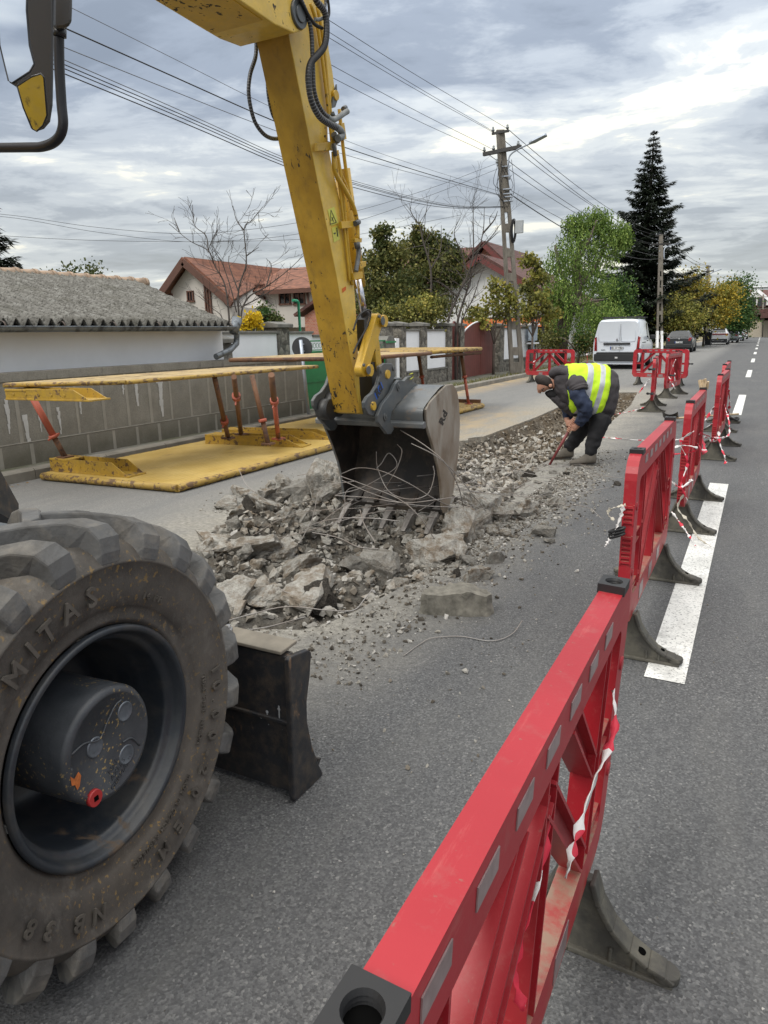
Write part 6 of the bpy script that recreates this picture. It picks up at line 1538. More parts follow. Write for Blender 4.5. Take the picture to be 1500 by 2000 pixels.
# ================================================================ parked vehicles
RUBB = plain('car_tyre', (.015, .015, .016), .8); ALLOY = plain('alloy_rim', (.28, .29, .30), .35, .8); TRIM = plain('black_trim', (.018, .019, .021), .6)
REDL = plain('red_lens', (.25, .008, .010), .15, spec=.8); PLATE = plain('plate_white', (.62, .63, .64), .4); BLU = plain('plate_blue', (.02, .06, .35), .4); INK = plain('plate_ink', (.02, .02, .02), .6)
def paint(name, c, r=.18):
    m = Mat(name, r, 0, .6); m.color(m.ramp(m.noise(1.2, 3, .5), [(.3, tuple(k * .94 for k in c)), (.7, c)])); m.b.inputs['Coat Weight'].default_value = .4; m.b.inputs['Coat Roughness'].default_value = .06; return m.m
def vehicle(name, label, cat, body, st, W, wheels, wr, rear, plate, extra=None, sidewin=None):
    """st: stations (y, roof z, belt z, roof half width, body half width); lofted bottom to roof"""
    t = thing(name, label, cat, (0, 0, 0), 0, 'vehicles parked along the kerb'); mb = MB(); mb.smooth = True; rings = []
    def ring(y, zr, zb, rw, bw):
        half = [(bw * .86, .20), (bw * .97, .30), (bw, .52), (bw * .995, zb * .86), (bw * .965, zb), (rw + (bw * .965 - rw) * .12, zr - .10 * (zr - zb) - .035), (rw * .90, zr - .012), (rw * .55, zr)]
        return [(x, y, z) for x, z in half] + [(-x, y, z) for x, z in half[::-1]]
    for s in st: rings.append([mb.av(p) for p in ring(*s)])
    n = len(rings[0])
    for a, b in zip(rings, rings[1:]):
        for k in range(n): mb.af([a[k], a[(k + 1) % n], b[(k + 1) % n], b[k]])
    mb.smooth = False; mb.af(rings[0]); mb.af(rings[-1][::-1])
    mk('body', mb, body, t, bevel=.02, autosmooth=38)
    def interp(y):
        for a, b in zip(st, st[1:]):
            if a[0] <= y <= b[0]:
                f = (y - a[0]) / (b[0] - a[0]); return [a[i] + (b[i] - a[i]) * f for i in range(5)]
        return list(st[-1])
    def surf(y, u, off=.006):
        y_, zr, zb, rw, bw = interp(y); x0, z0, x1, z1 = bw * .965, zb, rw + (bw * .965 - rw) * .12, zr - .10 * (zr - zb) - .035
        return V((x0 + (x1 - x0) * u + off, y, z0 + (z1 - z0) * u + off * .3))
    for (y0, y1, ya, yb) in (sidewin or []):
        for s in (1, -1):
            mb = MB(); q = [surf(y0, .06), surf(y1, .06), surf(yb, .93), surf(ya, .93)]
            q = [V((s * p.x, p.y, p.z)) for p in q]; q2 = [V((p.x - s * .02, p.y, p.z)) for p in q]
            mb.hexa(q2 if s > 0 else q, q if s > 0 else q2); mk('side_window', mb, GLASS, t)
    for yw in wheels:
        for s in (1, -1):
            xo = W / 2 + .004
            w = holder('wheel', t)
            mb = MB(); mb.lathe([(wr * .62, .0), (wr * .68, .012), (wr * .93, .010), (wr, -.02), (wr, -.18), (wr * .93, -.2), (wr * .6, -.2)], (s * xo, yw, wr), 28, V((s, 0, 0)), V((0, 1, 0))); mk('tyre', mb, RUBB, w)
            mb = MB(); mb.lathe([(wr * .64, .0), (wr * .60, -.012), (wr * .56, -.03), (.05, -.035), (.04, -.015), (0, -.015)], (s * xo, yw, wr), 28, V((s, 0, 0)), V((0, 1, 0)))
            for k in range(5): a = 2 * PI * k / 5; mb.beam((s * (xo - .018), yw + math.cos(a) * .04, wr + math.sin(a) * .04), (s * (xo - .018), yw + math.cos(a) * wr * .6, wr + math.sin(a) * wr * .6), .05, .015, (s, 0, 0))
            mk('rim', mb, ALLOY, w)
            mb = MB(); mb.lathe([(wr * 1.16, .006), (wr * 1.16, -.01), (wr * 1.0, -.01)], (s * (W / 2 - .012), yw, wr), 24, V((s, 0, 0)), V((0, 1, 0)), 0, PI) if s > 0 else mb.lathe([(wr * 1.16, .006), (wr * 1.16, -.01), (wr * 1.0, -.01)], (s * (W / 2 - .012), yw, wr), 24, V((s, 0, 0)), V((0, 1, 0)), PI, 2 * PI)
            mk('wheel_arch', mb, TRIM, t)
    rear(t, mb)
    if plate:
        z, txt, y = plate; mb = MB(); mb.box((0, y, z), (.48, .012, .11)); pl = mk('number_plate', mb, PLATE, t)
        mb = MB(); mb.box((-.222, y - .007, z), (.035, .003, .105)); mk('plate_band', mb, BLU, pl)
        mb = MB(); put_text(mb, txt, .105, (.015, y - .0075, z), (1, 0, 0), (0, 0, 1), .001, .002); mk('plate_text', mb, INK, pl)
    for s in (1, -1):
        ym = (sidewin or [(0, 3, 0, 0)])[-1][1]; mb = MB(); z_ = interp(ym)[2]; mb.box((s * (W / 2 + .09), ym - .1, z_ + .08), (.20, .10, .16)); mk('door_mirror', mb, TRIM, t, bevel=.03)
    return t
def bxp(name, par, mat, c, s, bevel=.01):
    mb = MB(); mb.box(c, s); return mk(name, mb, mat, par, bevel=bevel)
# white van
VW = paint('van_white', (.70, .74, .80))
def rear_van(t, _):
    bxp('bumper', t, TRIM, (0, -.02, .43), (1.66, .16, .26), .03); bxp('bumper_step', t, TRIM, (0, -.05, .58), (1.5, .12, .06), .02)
    for s in (1, -1):
        mb = MB(); mb.hexa([(s * .73, -.012, .66), (s * .84, .0, .66), (s * .845, -.0, 1.14), (s * .77, -.01, 1.18)][::s], [(s * .73, -.045, .68), (s * .86, .10, .66), (s * .86, .10, 1.14), (s * .77, -.045, 1.16)][::s]); l = mk('tail_light', mb, REDL, t)
        mb = MB(); mb.tube([(s * .80, -.028, .74), (s * .81, -.03, .90), (s * .80, -.03, 1.08)], .012, 6); mk('light_signature', mb, plain('bright_lens', (.5, .03, .03), .3), l)
    bxp('door_grip_bar', t, TRIM, (.0, -.035, .92), (1.0, .05, .07), .02); bxp('brake_light', t, REDL, (0, .035, 1.665), (.22, .02, .035), .005)
    mb = MB(); mb.bb(.105, .111, -.0125, .0, .60, 1.62); mb.bb(-.72, .72, -.0125, 0, .62, .625); mk('door_gap', mb, INK, t)
    mb = MB(); mb.tube(curve([(-.68, -.011, 1.05), (-.70, .0, 1.35), (-.62, .035, 1.60), (-.3, .04, 1.63), (-.02, .036, 1.63), (.04, .0, 1.55), (.06, -.011, 1.05), (-.1, -.013, 1.0), (-.6, -.013, 1.0), (-.68, -.011, 1.05)], 4), .007, 5); mb.tube(curve([(.16, -.011, 1.05), (.14, .0, 1.5), (.2, .036, 1.62), (.55, .036, 1.60), (.66, .0, 1.35), (.67, -.011, 1.05), (.6, -.013, 1.0), (.2, -.013, 1.0), (.16, -.011, 1.05)], 4), .007, 5); mk('door_pressing', mb, plain('van_crease', (.50, .54, .60), .3), t)
    mb = MB()
    mb.hexa([(0, -.02, 1.00), (.035, -.02, 1.06), (0, -.02, 1.12), (-.035, -.02, 1.06)], [(0, -.03, 1.00), (.035, -.03, 1.06), (0, -.03, 1.12), (-.035, -.03, 1.06)]); mk('badge', mb, plain('badge_chrome', (.35, .35, .37), .25, .9), t)
    bxp('tow_plate', t, plain('sticker', (.6, .6, .6), .5), (.02, -.105, .42), (.10, .01, .06), .003); bxp('door_lettering', t, INK, (-.5, -.013, .70), (.16, .003, .018), 0)
    mb = MB()
    for s in (1, -1): mb.beam((s * .62, .35, 1.84), (s * .62, 2.6, 1.86), .03, .035)
    for y in (.5, 1.2, 1.9, 2.5): mb.beam((-.72, y, 1.875), (.72, y, 1.875), .05, .025)
    for s in (1, -1):
        for y in (.45, 1.5, 2.5): mb.box((s * .62, y, 1.81), (.05, .05, .06))
    mk('roof_rack', mb, TRIM, t)
    bxp('side_handle', t, TRIM, (.872, 1.95, 1.0), (.02, .18, .035), .005); bxp('side_rub_strip', t, TRIM, (.872, 1.0, .95), (.015, .9, .03), .003); bxp('fuel_flap', t, plain('van_crease_b', (.55, .58, .63), .3), (.874, .8, .80), (.008, .16, .16), .003)
st = [(0, 1.70, 1.10, .70, .865), (.10, 1.78, 1.10, .715, .868), (.6, 1.81, 1.10, .72, .87), (2.2, 1.81, 1.08, .71, .87), (2.75, 1.76, 1.05, .68, .87), (3.35, 1.10, 1.02, .66, .865), (3.9, .98, .90, .62, .84), (4.15, .80, .72, .6, .76)]
van = vehicle('white_van', 'white panel van with a black roof rack parked beyond the dig', 'van', VW, st, 1.74, (.62, 3.25), .325, rear_van, (.765, 'AR 17 YBH', -.02), None, [(2.0, 2.75, 2.05, 2.45)])
# dark hatchback
def rear_hatch(t, _):
    mb = MB(); mb.hexa([(-.55, .055, .98), (.55, .055, .98), (.46, .345, 1.335), (-.46, .345, 1.335)], [(-.55, .045, 1.0), (.55, .045, 1.0), (.46, .335, 1.36), (-.46, .335, 1.36)]); mk('rear_window', mb, GLASS, t)
    bxp('bumper', t, TRIM, (0, -.03, .42), (1.56, .16, .24), .03)
    for s in (1, -1):
        mb = MB(); mb.hexa([(s * .56, -.03, .74), (s * .80, .02, .74), (s * .78, .04, .95), (s * .60, -.02, .95)][::s], [(s * .56, .03, .74), (s * .80, .10, .74), (s * .78, .12, .95), (s * .60, .03, .95)][::s]); mk('tail_light', mb, REDL, t)
    bxp('badge', t, ALLOY, (0, -.015, .86), (.10, .02, .10), .02); bxp('rear_wiper', t, TRIM, (.1, .16, 1.13), (.36, .02, .02), .003)
    mb = MB(); mb.bb(-.6, .6, -.012, -.004, .56, .566); mk('hatch_gap', mb, INK, t)
st = [(0, .90, .86, .60, .80), (.06, .98, .93, .60, .82), (.38, 1.37, .95, .55, .83), (1.0, 1.41, .95, .56, .835), (1.9, 1.38, .95, .55, .835), (2.7, .98, .92, .52, .83), (3.5, .86, .80, .5, .80), (3.8, .66, .6, .48, .70)]
golf = vehicle('hatchback', 'dark grey hatchback parked just behind the far concrete pole', 'car', paint('hatch_grey', (.028, .031, .036)), st, 1.66, (.62, 3.05), .30, rear_hatch, (.66, 'B 77 MAN', -.125), None, [(.48, 1.15, .52, 1.1), (1.2, 2.4, 1.2, 1.98)])
# white crossover
def rear_suv(t, _):
    mb = MB(); mb.hexa([(-.60, .05, 1.13), (.60, .05, 1.13), (.52, .315, 1.42), (-.52, .315, 1.42)], [(-.60, .04, 1.15), (.60, .04, 1.15), (.52, .305, 1.45), (-.52, .305, 1.45)]); mk('rear_window', mb, GLASS, t)
    bxp('bumper', t, TRIM, (0, -.03, .40), (1.60, .16, .30), .03); bxp('spoiler', t, TRIM, (0, .30, 1.47), (1.1, .14, .03), .01)
    mb = MB(); mb.bb(-.80, .80, -.03, .02, .93, 1.02); mk('light_bar', mb, REDL, t, bevel=.01)
    for s in (1, -1): bxp('tail_light', t, REDL, (s * .70, -.01, .98), (.26, .08, .14), .02)
    mb = MB(); mb.tube([(-.5, -.12, .42), (-.3, -.13, .36), (.3, -.13, .36), (.5, -.12, .42)], .02, 6); mk('chrome_strip', mb, ALLOY, t)
st = [(0, 1.06, 1.02, .66, .85), (.05, 1.12, 1.08, .66, .86), (.34, 1.48, 1.08, .60, .87), (1.0, 1.53, 1.07, .60, .875), (2.2, 1.50, 1.05, .60, .875), (3.0, 1.10, 1.02, .58, .87), (3.8, .98, .92, .56, .84), (4.15, .75, .7, .52, .74)]
suv = vehicle('crossover_car', 'white crossover with a full width rear light bar, next in line after the dark hatchback', 'car', paint('suv_white', (.70, .71, .73)), st, 1.75, (.72, 3.35), .34, rear_suv, None, None, [(.5, 1.25, .56, 1.2), (1.3, 2.7, 1.3, 2.3)])
def sedan(name, label, c, seed):
    def rear(t, _):
        mb = MB(); mb.hexa([(-.55, .52, .97), (.55, .52, .97), (.47, .93, 1.31), (-.47, .93, 1.31)], [(-.55, .51, .99), (.55, .51, .99), (.47, .92, 1.34), (-.47, .92, 1.34)]); mk('rear_window', mb, GLASS, t)
        for s in (1, -1): bxp('tail_light', t, REDL, (s * .66, .0, .80), (.24, .10, .14), .02)
        bxp('bumper', t, TRIM, (0, -.02, .38), (1.5, .12, .16), .03)
    st = [(0, .95, .88, .68, .82), (.5, .99, .93, .62, .845), (.95, 1.34, .95, .55, .85), (1.6, 1.39, .95, .56, .85), (2.4, 1.35, .94, .55, .85), (3.2, .96, .92, .54, .85), (4.1, .84, .78, .52, .80), (4.35, .62, .58, .5, .70)]
    return vehicle(name, label, 'car', paint(name + '_paint', c), st, 1.70, (.9, 3.5), .31, rear, (.62, 'AR 05', -.085), None, [(.95, 1.6, 1.05, 1.6), (1.7, 2.9, 1.7, 2.4)])
sd1 = sedan('saloon_car', 'silver grey saloon third from last in the row of parked cars', (.30, .33, .36), 1)
sd2 = sedan('estate_car', 'silver car with bright red tail lights second from last in the row', (.45, .49, .55), 2)
sd3 = sedan('small_car', 'white car at the far end of the row of parked cars', (.62, .63, .64), 3)
def place(o, px, py, depth, rz=0):
    p = AD(px, py, depth); o.location = (p.x, p.y, 0); o.rotation_euler = (0, 0, rz)
place(van, 1203, 700, 27.8, .0); van.scale = (1.02, 1, 1.07); place(golf, 1325, 680, 46.5); place(suv, 1402, 665, 66); place(sd1, 1424, 660, 74); place(sd2, 1437, 657, 84); place(sd3, 1447, 654, 97)
# wheelie bin
wb = AD(1383, 662, 63); wb.z = 0
wbn = thing('wheelie_bin', 'black wheelie bin standing at the left rear corner of the white crossover', 'bin', tuple(wb))
mb = MB(); mb.hexa([wb + V((x, y, .05)) for x, y in ((-.22, -.22), (.22, -.22), (.22, .22), (-.22, .22))], [wb + V((x, y, 1.15)) for x, y in ((-.30, -.30), (.30, -.30), (.30, .30), (-.30, .30))]); mk('body', mb, BLACK, wbn, bevel=.02)
mb = MB(); mb.box(wb + V((0, 0, 1.18)), (.66, .66, .05)); mk('lid', mb, BLACK, wbn, bevel=.02)
mb = MB(); [mb.cyl(wb + V((s * .20, .2, .1)), wb + V((s * .26, .2, .1)), .1, .1, 12) for s in (1, -1)]; mk('wheels', mb, BLACK, wbn)

# ================================================================ poles, lamp, cables
CONC = Mat('pole_concrete', .9); CONC.color(CONC.ramp(CONC.noise(5, 6, .65, CONC.map((2, 2, .5))), [(.3, (.10, .088, .072)), (.7, (.21, .19, .16))])).bump(CONC.noise(40, 5, .6), .4, .01)
DKM = plain('dark_metal', (.05, .048, .046), .6, .3)
INS = plain('glass_insulator', (.22, .24, .25), .3)
def pole(label, base, top, wb_, wt, slots=True, whitefoot=0.0):
    base = V(base); top = V(top); t = thing('concrete_pole', label, 'utility pole', tuple(base), 0, 'concrete utility poles'); d = top - base; H = d.length
    s = V((RT.x, RT.y, 0)).normalized(); n = V((-s.y, s.x, 0))
    def at_(u, v): return base + d * u + s * v
    def hw(u): return (wb_ + (wt - wb_) * u) / 2
    mb = MB(); u1 = .70 if slots else .02
    def segm(ua, ub, a0, a1, b0, b1, th):
        lo = [at_(ua, a0) - n * th, at_(ua, a1) - n * th, at_(ua, a1) + n * th, at_(ua, a0) + n * th]; hi = [at_(ub, b0) - n * th, at_(ub, b1) - n * th, at_(ub, b1) + n * th, at_(ub, b0) + n * th]; mb.hexa(lo, hi)
    if slots:
        lw = wb_ * .30
        segm(-.01, u1, -hw(0), -hw(0) + lw, -hw(u1), -hw(u1) + lw * .75, .075); segm(-.01, u1, hw(0) - lw, hw(0), hw(u1) - lw * .75, hw(u1), .075)
        for u in (.0, .09, .20, .30, .40, .50, .60, .68): segm(u, u + (.035 if u else .06), -hw(u) + lw * .6, hw(u) - lw * .6, -hw(u + .02) + lw * .6, hw(u + .02) - lw * .6, .065)
    segm(u1, 1, -hw(u1), hw(u1), -hw(1), hw(1), .075)
    mk('shaft', mb, CONC.m, t, bevel=.01)
    if whitefoot:
        mb = MB(); u1 = whitefoot; segm(0, u1, -hw(0) - .012, -hw(0) + wb_ * .32, -hw(u1) - .012, -hw(u1) + wb_ * .30, .09); segm(0, u1, hw(0) - wb_ * .32, hw(0) + .012, hw(u1) - wb_ * .30, hw(u1) + .012, .09); mk('whitewash', mb, WHITE_R, t)
    return t, at_, s, n
# main pole
pb = V((-7.46, 24.3, 0)); ptop = AY(977, 254, 24.3)
pl, at_, ps, pn = pole('leaning concrete pole with the street lamp beside the stone piers', pb, ptop, .50, .26)
def pt(px, py): return AY(px, py, 24.3)
def arm_(par, a, b, w=.09): mb = MB(); mb.beam(a - pn * .1, b - pn * .1, w, w); return mk('cross_arm', mb, DKM, par)
def insul(par, p):
    mb = MB(); mb.lathe([(.012, -.10), (.014, .0), (.05, .0), (.055, .04), (.03, .07), (.04, .10), (.02, .13), (0, .13)], p - pn * .1, 10, V((0, 0, 1)), V((1, 0, 0))); return mk('insulator', mb, INS, par)
arm_(pl, pt(960, 263), pt(993, 257), .07); arm_(pl, pt(943, 303), pt(1017, 288), .11)
ipts = [pt(962, 258), pt(990, 253), pt(945, 297), pt(963, 294), pt(1011, 285), pt(970, 320)]
for p in ipts: insul(pl, p)
mb = MB()
for py in (327, 346, 371, 380, 386, 394): a, b = pt(973 + (py - 327) * .12, py), pt(997 + (py - 327) * .08, py - 2); mb.beam(a - pn * .09, b - pn * .09, .03, .03); mb.beam(a + pn * .09, b + pn * .09, .03, .03)
mk('clamp_band', mb, GALV, pl)
mb = MB(); mb.tube(curve([pt(994, 352) - pn * .1, pt(992, 320) - pn * .1, pt(996, 304) - pn * .1, pt(1012, 293) - pn * .15, pt(1032, 285) - pn * .3], 5), .025, 8); mk('lamp_bracket', mb, GALV, pl)
mb = MB(); a, b = pt(1030, 287) - pn * .3, pt(1062, 272) - pn * .45; dd_ = (b - a); sd = V((-dd_.y, dd_.x, 0)).normalized()
mb.hexa([a - sd * .05, a + sd * .05, a + dd_ * .25 + sd * .13, b - dd_ * .06 + sd * .11, b, b - dd_ * .06 - sd * .11, a + dd_ * .25 - sd * .13], [p + V((0, 0, .07)) for p in [a - sd * .04, a + sd * .04, a + dd_ * .25 + sd * .10, b - dd_ * .08 + sd * .08, b - dd_ * .03, b - dd_ * .08 - sd * .08, a + dd_ * .25 - sd * .10]]); mk('lamp_head', mb, GALV, pl, bevel=.01)
mb = MB(); c_ = pt(1013, 444) - pn * .12; mb.box(c_, (.26, .12, .40)); mk('junction_box', mb, plain('grey_box', (.35, .37, .38), .5), pl, bevel=.01)
mb = MB()
for k in range(7):
    c_ = pt(1000 + k * .5, 452) - pn * (.10 + .012 * k); rr_ = .16 + .02 * math.sin(k * 2)
    mb.tube([c_ + ps * (rr_ * .42 * math.cos(2 * PI * j / 20)) + V((0, 0, rr_ * 2.1 * math.sin(2 * PI * j / 20))) for j in range(21)], .014, 5)
mk('cable_coil', mb, BLACK, pl)
mb = MB(); rg = random.Random(14)
for k in range(9):
    a = pt(978 + rg.uniform(-8, 20), rg.uniform(300, 330)); b = pt(985 + rg.uniform(-4, 12), rg.uniform(370, 410)); m_ = (a + b) / 2 + ps * rg.uniform(-.4, .4) + V((0, 0, -.2)); mb.tube(curve([a - pn * .12, m_ - pn * .15, b - pn * .1], 6), .008, 4)
mk('dropper_wire', mb, BLACK, pl)
# far poles
d2 = 55; b2p = AD(1289, 665, d2); b2p.z = 0; t2p = AD(1291, 458, d2)
pl2, at2, s2_, n2_ = pole('second concrete pole with a whitewashed foot behind the white van', b2p, t2p, .52, .28, True, .16)
def pt2(px, py): return AD(px, py, d2)
pn_ = pn; pn = n2_ * .3; arm_(pl2, pt2(1280, 461), pt2(1300, 459), .09); arm_(pl2, pt2(1272, 478), pt2(1309, 476), .12)
j2 = [pt2(1282, 459), pt2(1298, 458), pt2(1274, 477), pt2(1283, 477), pt2(1307, 475), pt2(1288, 492)]
for p in j2: insul(pl2, p)
mb = MB(); mb.tube(curve([pt2(1297, 505), pt2(1297, 490), pt2(1300, 484), pt2(1310, 479), pt2(1325, 476)], 5), .04, 6); mb.beam(pt2(1322, 477), pt2(1331, 474), .2, .08); mk('lamp_bracket', mb, GALV, pl2)
d3 = 84; b3p = AD(1382, 655, d3); b3p.z = 0; t3p = AD(1383, 518, d3)
pl3, _a, _b, _c = pole('third concrete pole rising above the golden tree', b3p, t3p, .5, .3, False)
def pt3(px, py): return AD(px, py, d3)
arm_(pl3, pt3(1378, 522), pt3(1388, 521), .09); arm_(pl3, pt3(1372, 531), pt3(1394, 529), .12)
for p in (pt3(1373, 529), pt3(1379, 520), pt3(1388, 520), pt3(1393, 527)): insul(pl3, p)
mb = MB(); mb.tube([pt3(1386, 535), pt3(1396, 530), pt3(1409, 526)], .06, 6); mk('lamp_bracket', mb, GALV, pl3)
mb = MB()
d4 = 115; p4 = AD(1490, 650, d4); p4.z = 0; q4_ = AD(1491, 575, d4); mb.tube([p4, q4_], .12, 6); mb.beam(q4_ + V((-.9, 0, -.4)), q4_ + V((.9, 0, -.4)), .1, .1)
tag(mk('utility_pole', mb, CONC.m, loc=tuple(p4)), 'slim distant pole at the right edge before the hedge', 'utility pole')
pn = pn_
WIRE = plain('cable_black', (.02, .02, .022), .6); WIREG = plain('cable_grey', (.10, .10, .105), .5)
def cable(a, b, sag, r, label, mat=WIRE):
    a = V(a); b = V(b); pts = [a.lerp(b, k / 24) - V((0, 0, sag * 4 * (k / 24) * (1 - k / 24))) for k in range(25)]
    mb = MB(); mb.tube(pts, r, 5); o = mk('overhead_cable', mb, mat, loc=tuple(a)); return tag(o, label, 'cable', 'overhead cables')
# pole one to pole two
nm = ['left top', 'right top', 'outer left lower', 'inner left lower', 'right lower', 'bracket']
for k in range(5): cable(ipts[k] - pn * .1, j2[k], .55, .011, 'overhead line from the %s insulator of the leaning pole to the second pole' % nm[k])
cable(pt(998, 380), pt2(1290, 505), .7, .018, 'thick telecom cable from the leaning pole towards the spruce'); cable(pt(998, 372), pt2(1290, 500), .4, .010, 'thin telecom cable from the leaning pole towards the spruce', WIREG)
for k, (a, b) in enumerate((((1282, 459), (1379, 520)), ((1298, 458), (1388, 520)), ((1307, 475), (1393, 528)), ((1290, 505), (1382, 545)))): cable(pt2(*a), pt3(*b), .5, .016, 'overhead line %s between the second and third pole' % ('top left', 'top right', 'lower right', 'telecom')[k], WIREG)
# from the leaning pole back over the excavator; each ends at the pole behind the camera
def back(px0, ends, z_end_px, r, label, mat=WIRE, sag=None):
    """px0 = place on the pole; ends = two picture points the line runs through, in the plane of the pole row"""
    a = pt(*px0) - pn * .1; X0 = a.x + .25
    pts = [AX(u, v, X0 + i * .12) for i, (u, v) in enumerate(ends)]
    p2, p1 = pts[-1], pts[-2] if len(pts) > 1 else a
    dz = (p2.z - p1.z) / (p2.y - p1.y); dx = (p2.x - p1.x) / (p2.y - p1.y); yE = -9.0
    end = V((p2.x + dx * (yE - p2.y), yE, p2.z + dz * .6 * (yE - p2.y)))
    allp = curve([a] + pts + [end], 8); mb = MB(); mb.tube(allp, r, 5); return tag(mk('overhead_cable', mb, mat, loc=tuple(a)), label, 'cable', 'overhead cables')
back((990, 253), [(645, 41)], 0, .006, 'topmost overhead line running from the leaning pole up past the corrugated hoses')
back((962, 258), [(645, 64)], 0, .006, 'second overhead line from the leaning pole up past the hoses')
back((962, 260), [(645, 75)], 0, .006, 'third overhead line from the leaning pole up past the hoses')
back((963, 294), [(642, 124)], 0, .006, 'fourth overhead line from the leaning pole, from its lower arm')
back((945, 297), [(650, 152)], 0, .006, 'fifth overhead line from the leaning pole, from the arm tip')
back((975, 382), [(820, 335), (677, 289), (530, 234), (134, 58)], 0, .009, 'bold black cable crossing the sky behind the stick to the mirror', WIRE)
back((978, 376), [(820, 325), (677, 275), (500, 195), (145, 18)], 0, .004, 'thinnest grey cable, topmost left of the stick', WIREG)
back((978, 384), [(820, 342), (677, 303), (540, 256), (134, 96)], 0, .005, 'thin grey cable under the bold black one', WIREG)
back((982, 405), [(900, 402), (820, 388), (680, 350), (553, 307), (128, 118)], 0, .005, 'upper cable of the sagging bundle below the lamp', WIREG)
back((982, 404), [(900, 404), (820, 391), (680, 354), (553, 312), (128, 127)], 0, .006, 'second cable of the sagging bundle', WIRE)
back((982, 405), [(900, 405), (820, 393), (680, 357), (553, 317), (128, 135)], 0, .006, 'third cable of the sagging bundle', WIRE)
back((982, 406), [(900, 407), (820, 398), (680, 363), (553, 323), (128, 145)], 0, .007, 'lowest cable of the sagging bundle, with a twin above it', WIRE)
for (pts, lab) in (([(968, 320), (840, 368), (700, 411), (575, 436), (450, 452), (340, 456), (180, 443), (28, 421)], 'dark service line crossing left behind the bare trees'), ([(972, 330), (850, 378), (710, 428), (575, 458), (450, 470), (340, 471), (180, 452), (30, 426)], 'second service line crossing left behind the bare trees'), ([(900, 420), (700, 458), (575, 468), (400, 472), (200, 470), (30, 462)], 'pale thin line crossing behind the bare trees')):
    mb = MB(); mb.tube(curve([AD(u, v, 25.5 - i * .4) for i, (u, v) in enumerate(pts + [(-120, pts[-1][1] - 12)])], 6), .0065, 5)
    tag(mk('service_line', mb, WIRE, loc=tuple(AD(*pts[0], 30))), lab, 'cable', 'overhead cables')
# ================================================================ the worker
RH = V((RT.x, RT.y, 0)).normalized(); AWAY = V((-RH.y, RH.x, 0)); PB = G(1135, 906); SC = 1 / 163.0
def Lp(px, py, dy=0.0): return RH * ((px - 1135) * SC) + V((0, 0, 1)) * ((906 - py) * SC) + AWAY * dy
wk = thing('person', 'worker in a yellow reflective vest bending over a red bar held in both hands', 'person', tuple(PB))
def skin(name, verts, edges, mats, parent, root=0, sub=2):
    """verts = [(point, radius)]"""
    me = bpy.data.meshes.new(name); me.from_pydata([tuple(v[0]) for v in verts], edges, []); o = bpy.data.objects.new(name, me); col.objects.link(o); o.parent = parent
    OFF[o.name] = OFF[parent.name]
    m = o.modifiers.new('skin', 'SKIN'); m.use_smooth_shade = True
    for i, v in enumerate(verts): me.skin_vertices[0].data[i].radius = (v[1], v[1]) if not isinstance(v[1], tuple) else v[1]; me.skin_vertices[0].data[i].use_root = (i == root)
    o.modifiers.new('sub', 'SUBSURF').levels = sub; o.modifiers['sub'].render_levels = sub
    me.materials.append(mats); return o
SKIN = Mat('skin', .55, 0, .3); SKIN.color(SKIN.ramp(SKIN.noise(14, 4, .6), [(.3, (.34, .17, .115)), (.7, (.48, .26, .18))])); SKIN.b.inputs['Subsurface Weight'].default_value = .05
JACK = plain('charcoal_jacket', (.045, .040, .043), .85, var=.25, scale=9, bump=.4, bscale=25); NAVY = plain('navy_fleece', (.020, .030, .062), .85, var=.25, scale=9, bump=.5, bscale=18)
TROU = plain('black_trousers', (.010, .010, .012), .85, var=.3, scale=8, bump=.5, bscale=14); BOOT = plain('taupe_boot', (.105, .092, .075), .85, var=.2, scale=14, bump=.3); SOLE = plain('boot_sole', (.07, .065, .055), .8)
HVY = plain('hi_vis_yellow', (.50, .76, .02), .75, var=.05, scale=10, bump=.4, bscale=9); REFL = plain('silver_band', (.42, .44, .47), .45, .2, var=.1); HAIR = plain('dark_hair', (.025, .018, .015), .8, var=.4, scale=40, bump=.6, bscale=90)
nd, fd = -.10, .20
vs = [(Lp(1180, 790, .04), .12), (Lp(1160, 775, .04), .15), (Lp(1130, 766, .04), .16), (Lp(1105, 760, .04), .15), (Lp(1088, 757, .04), .07), (Lp(1078, 756, .04), .052), (Lp(1066, 755, .04), .082), (Lp(1059, 757, .04), .088), (Lp(1056, 764, .04), .066), (Lp(1055, 771, .04), .045),
      # near arm
      (Lp(1112, 768, -.15), .065), (Lp(1134, 798, -.21), .052), (Lp(1122, 828, -.10), .036), (Lp(1118, 836, -.06), .030), (Lp(1114, 842, -.045), .026),
      # far arm
      (Lp(1106, 770, .24), .065), (Lp(1112, 802, .25), .05), (Lp(1108, 822, .10), .036), (Lp(1109, 832, .02), .028), (Lp(1108, 837, .0), .026),
      # legs
      (Lp(1160, 812, nd), .06), (Lp(1154, 848, nd), .045), (Lp(1146, 886, nd), .035), (Lp(1145, 898, nd), .04), (Lp(1122, 900, nd), .032),
      (Lp(1158, 815, fd), .06), (Lp(1142, 852, fd + .03), .045), (Lp(1123, 885, fd + .12), .035), (Lp(1118, 898, fd + .12), .04), (Lp(1098, 901, fd + .12), .03)]
es = [(0, 1), (1, 2), (2, 3), (3, 4), (4, 5), (5, 6), (6, 7), (7, 8), (8, 9), (3, 10), (10, 11), (11, 12), (12, 13), (13, 14), (3, 15), (15, 16), (16, 17), (17, 18), (18, 19), (0, 20), (20, 21), (21, 22), (22, 23), (23, 24), (0, 25), (25, 26), (26, 27), (27, 28), (28, 29)]
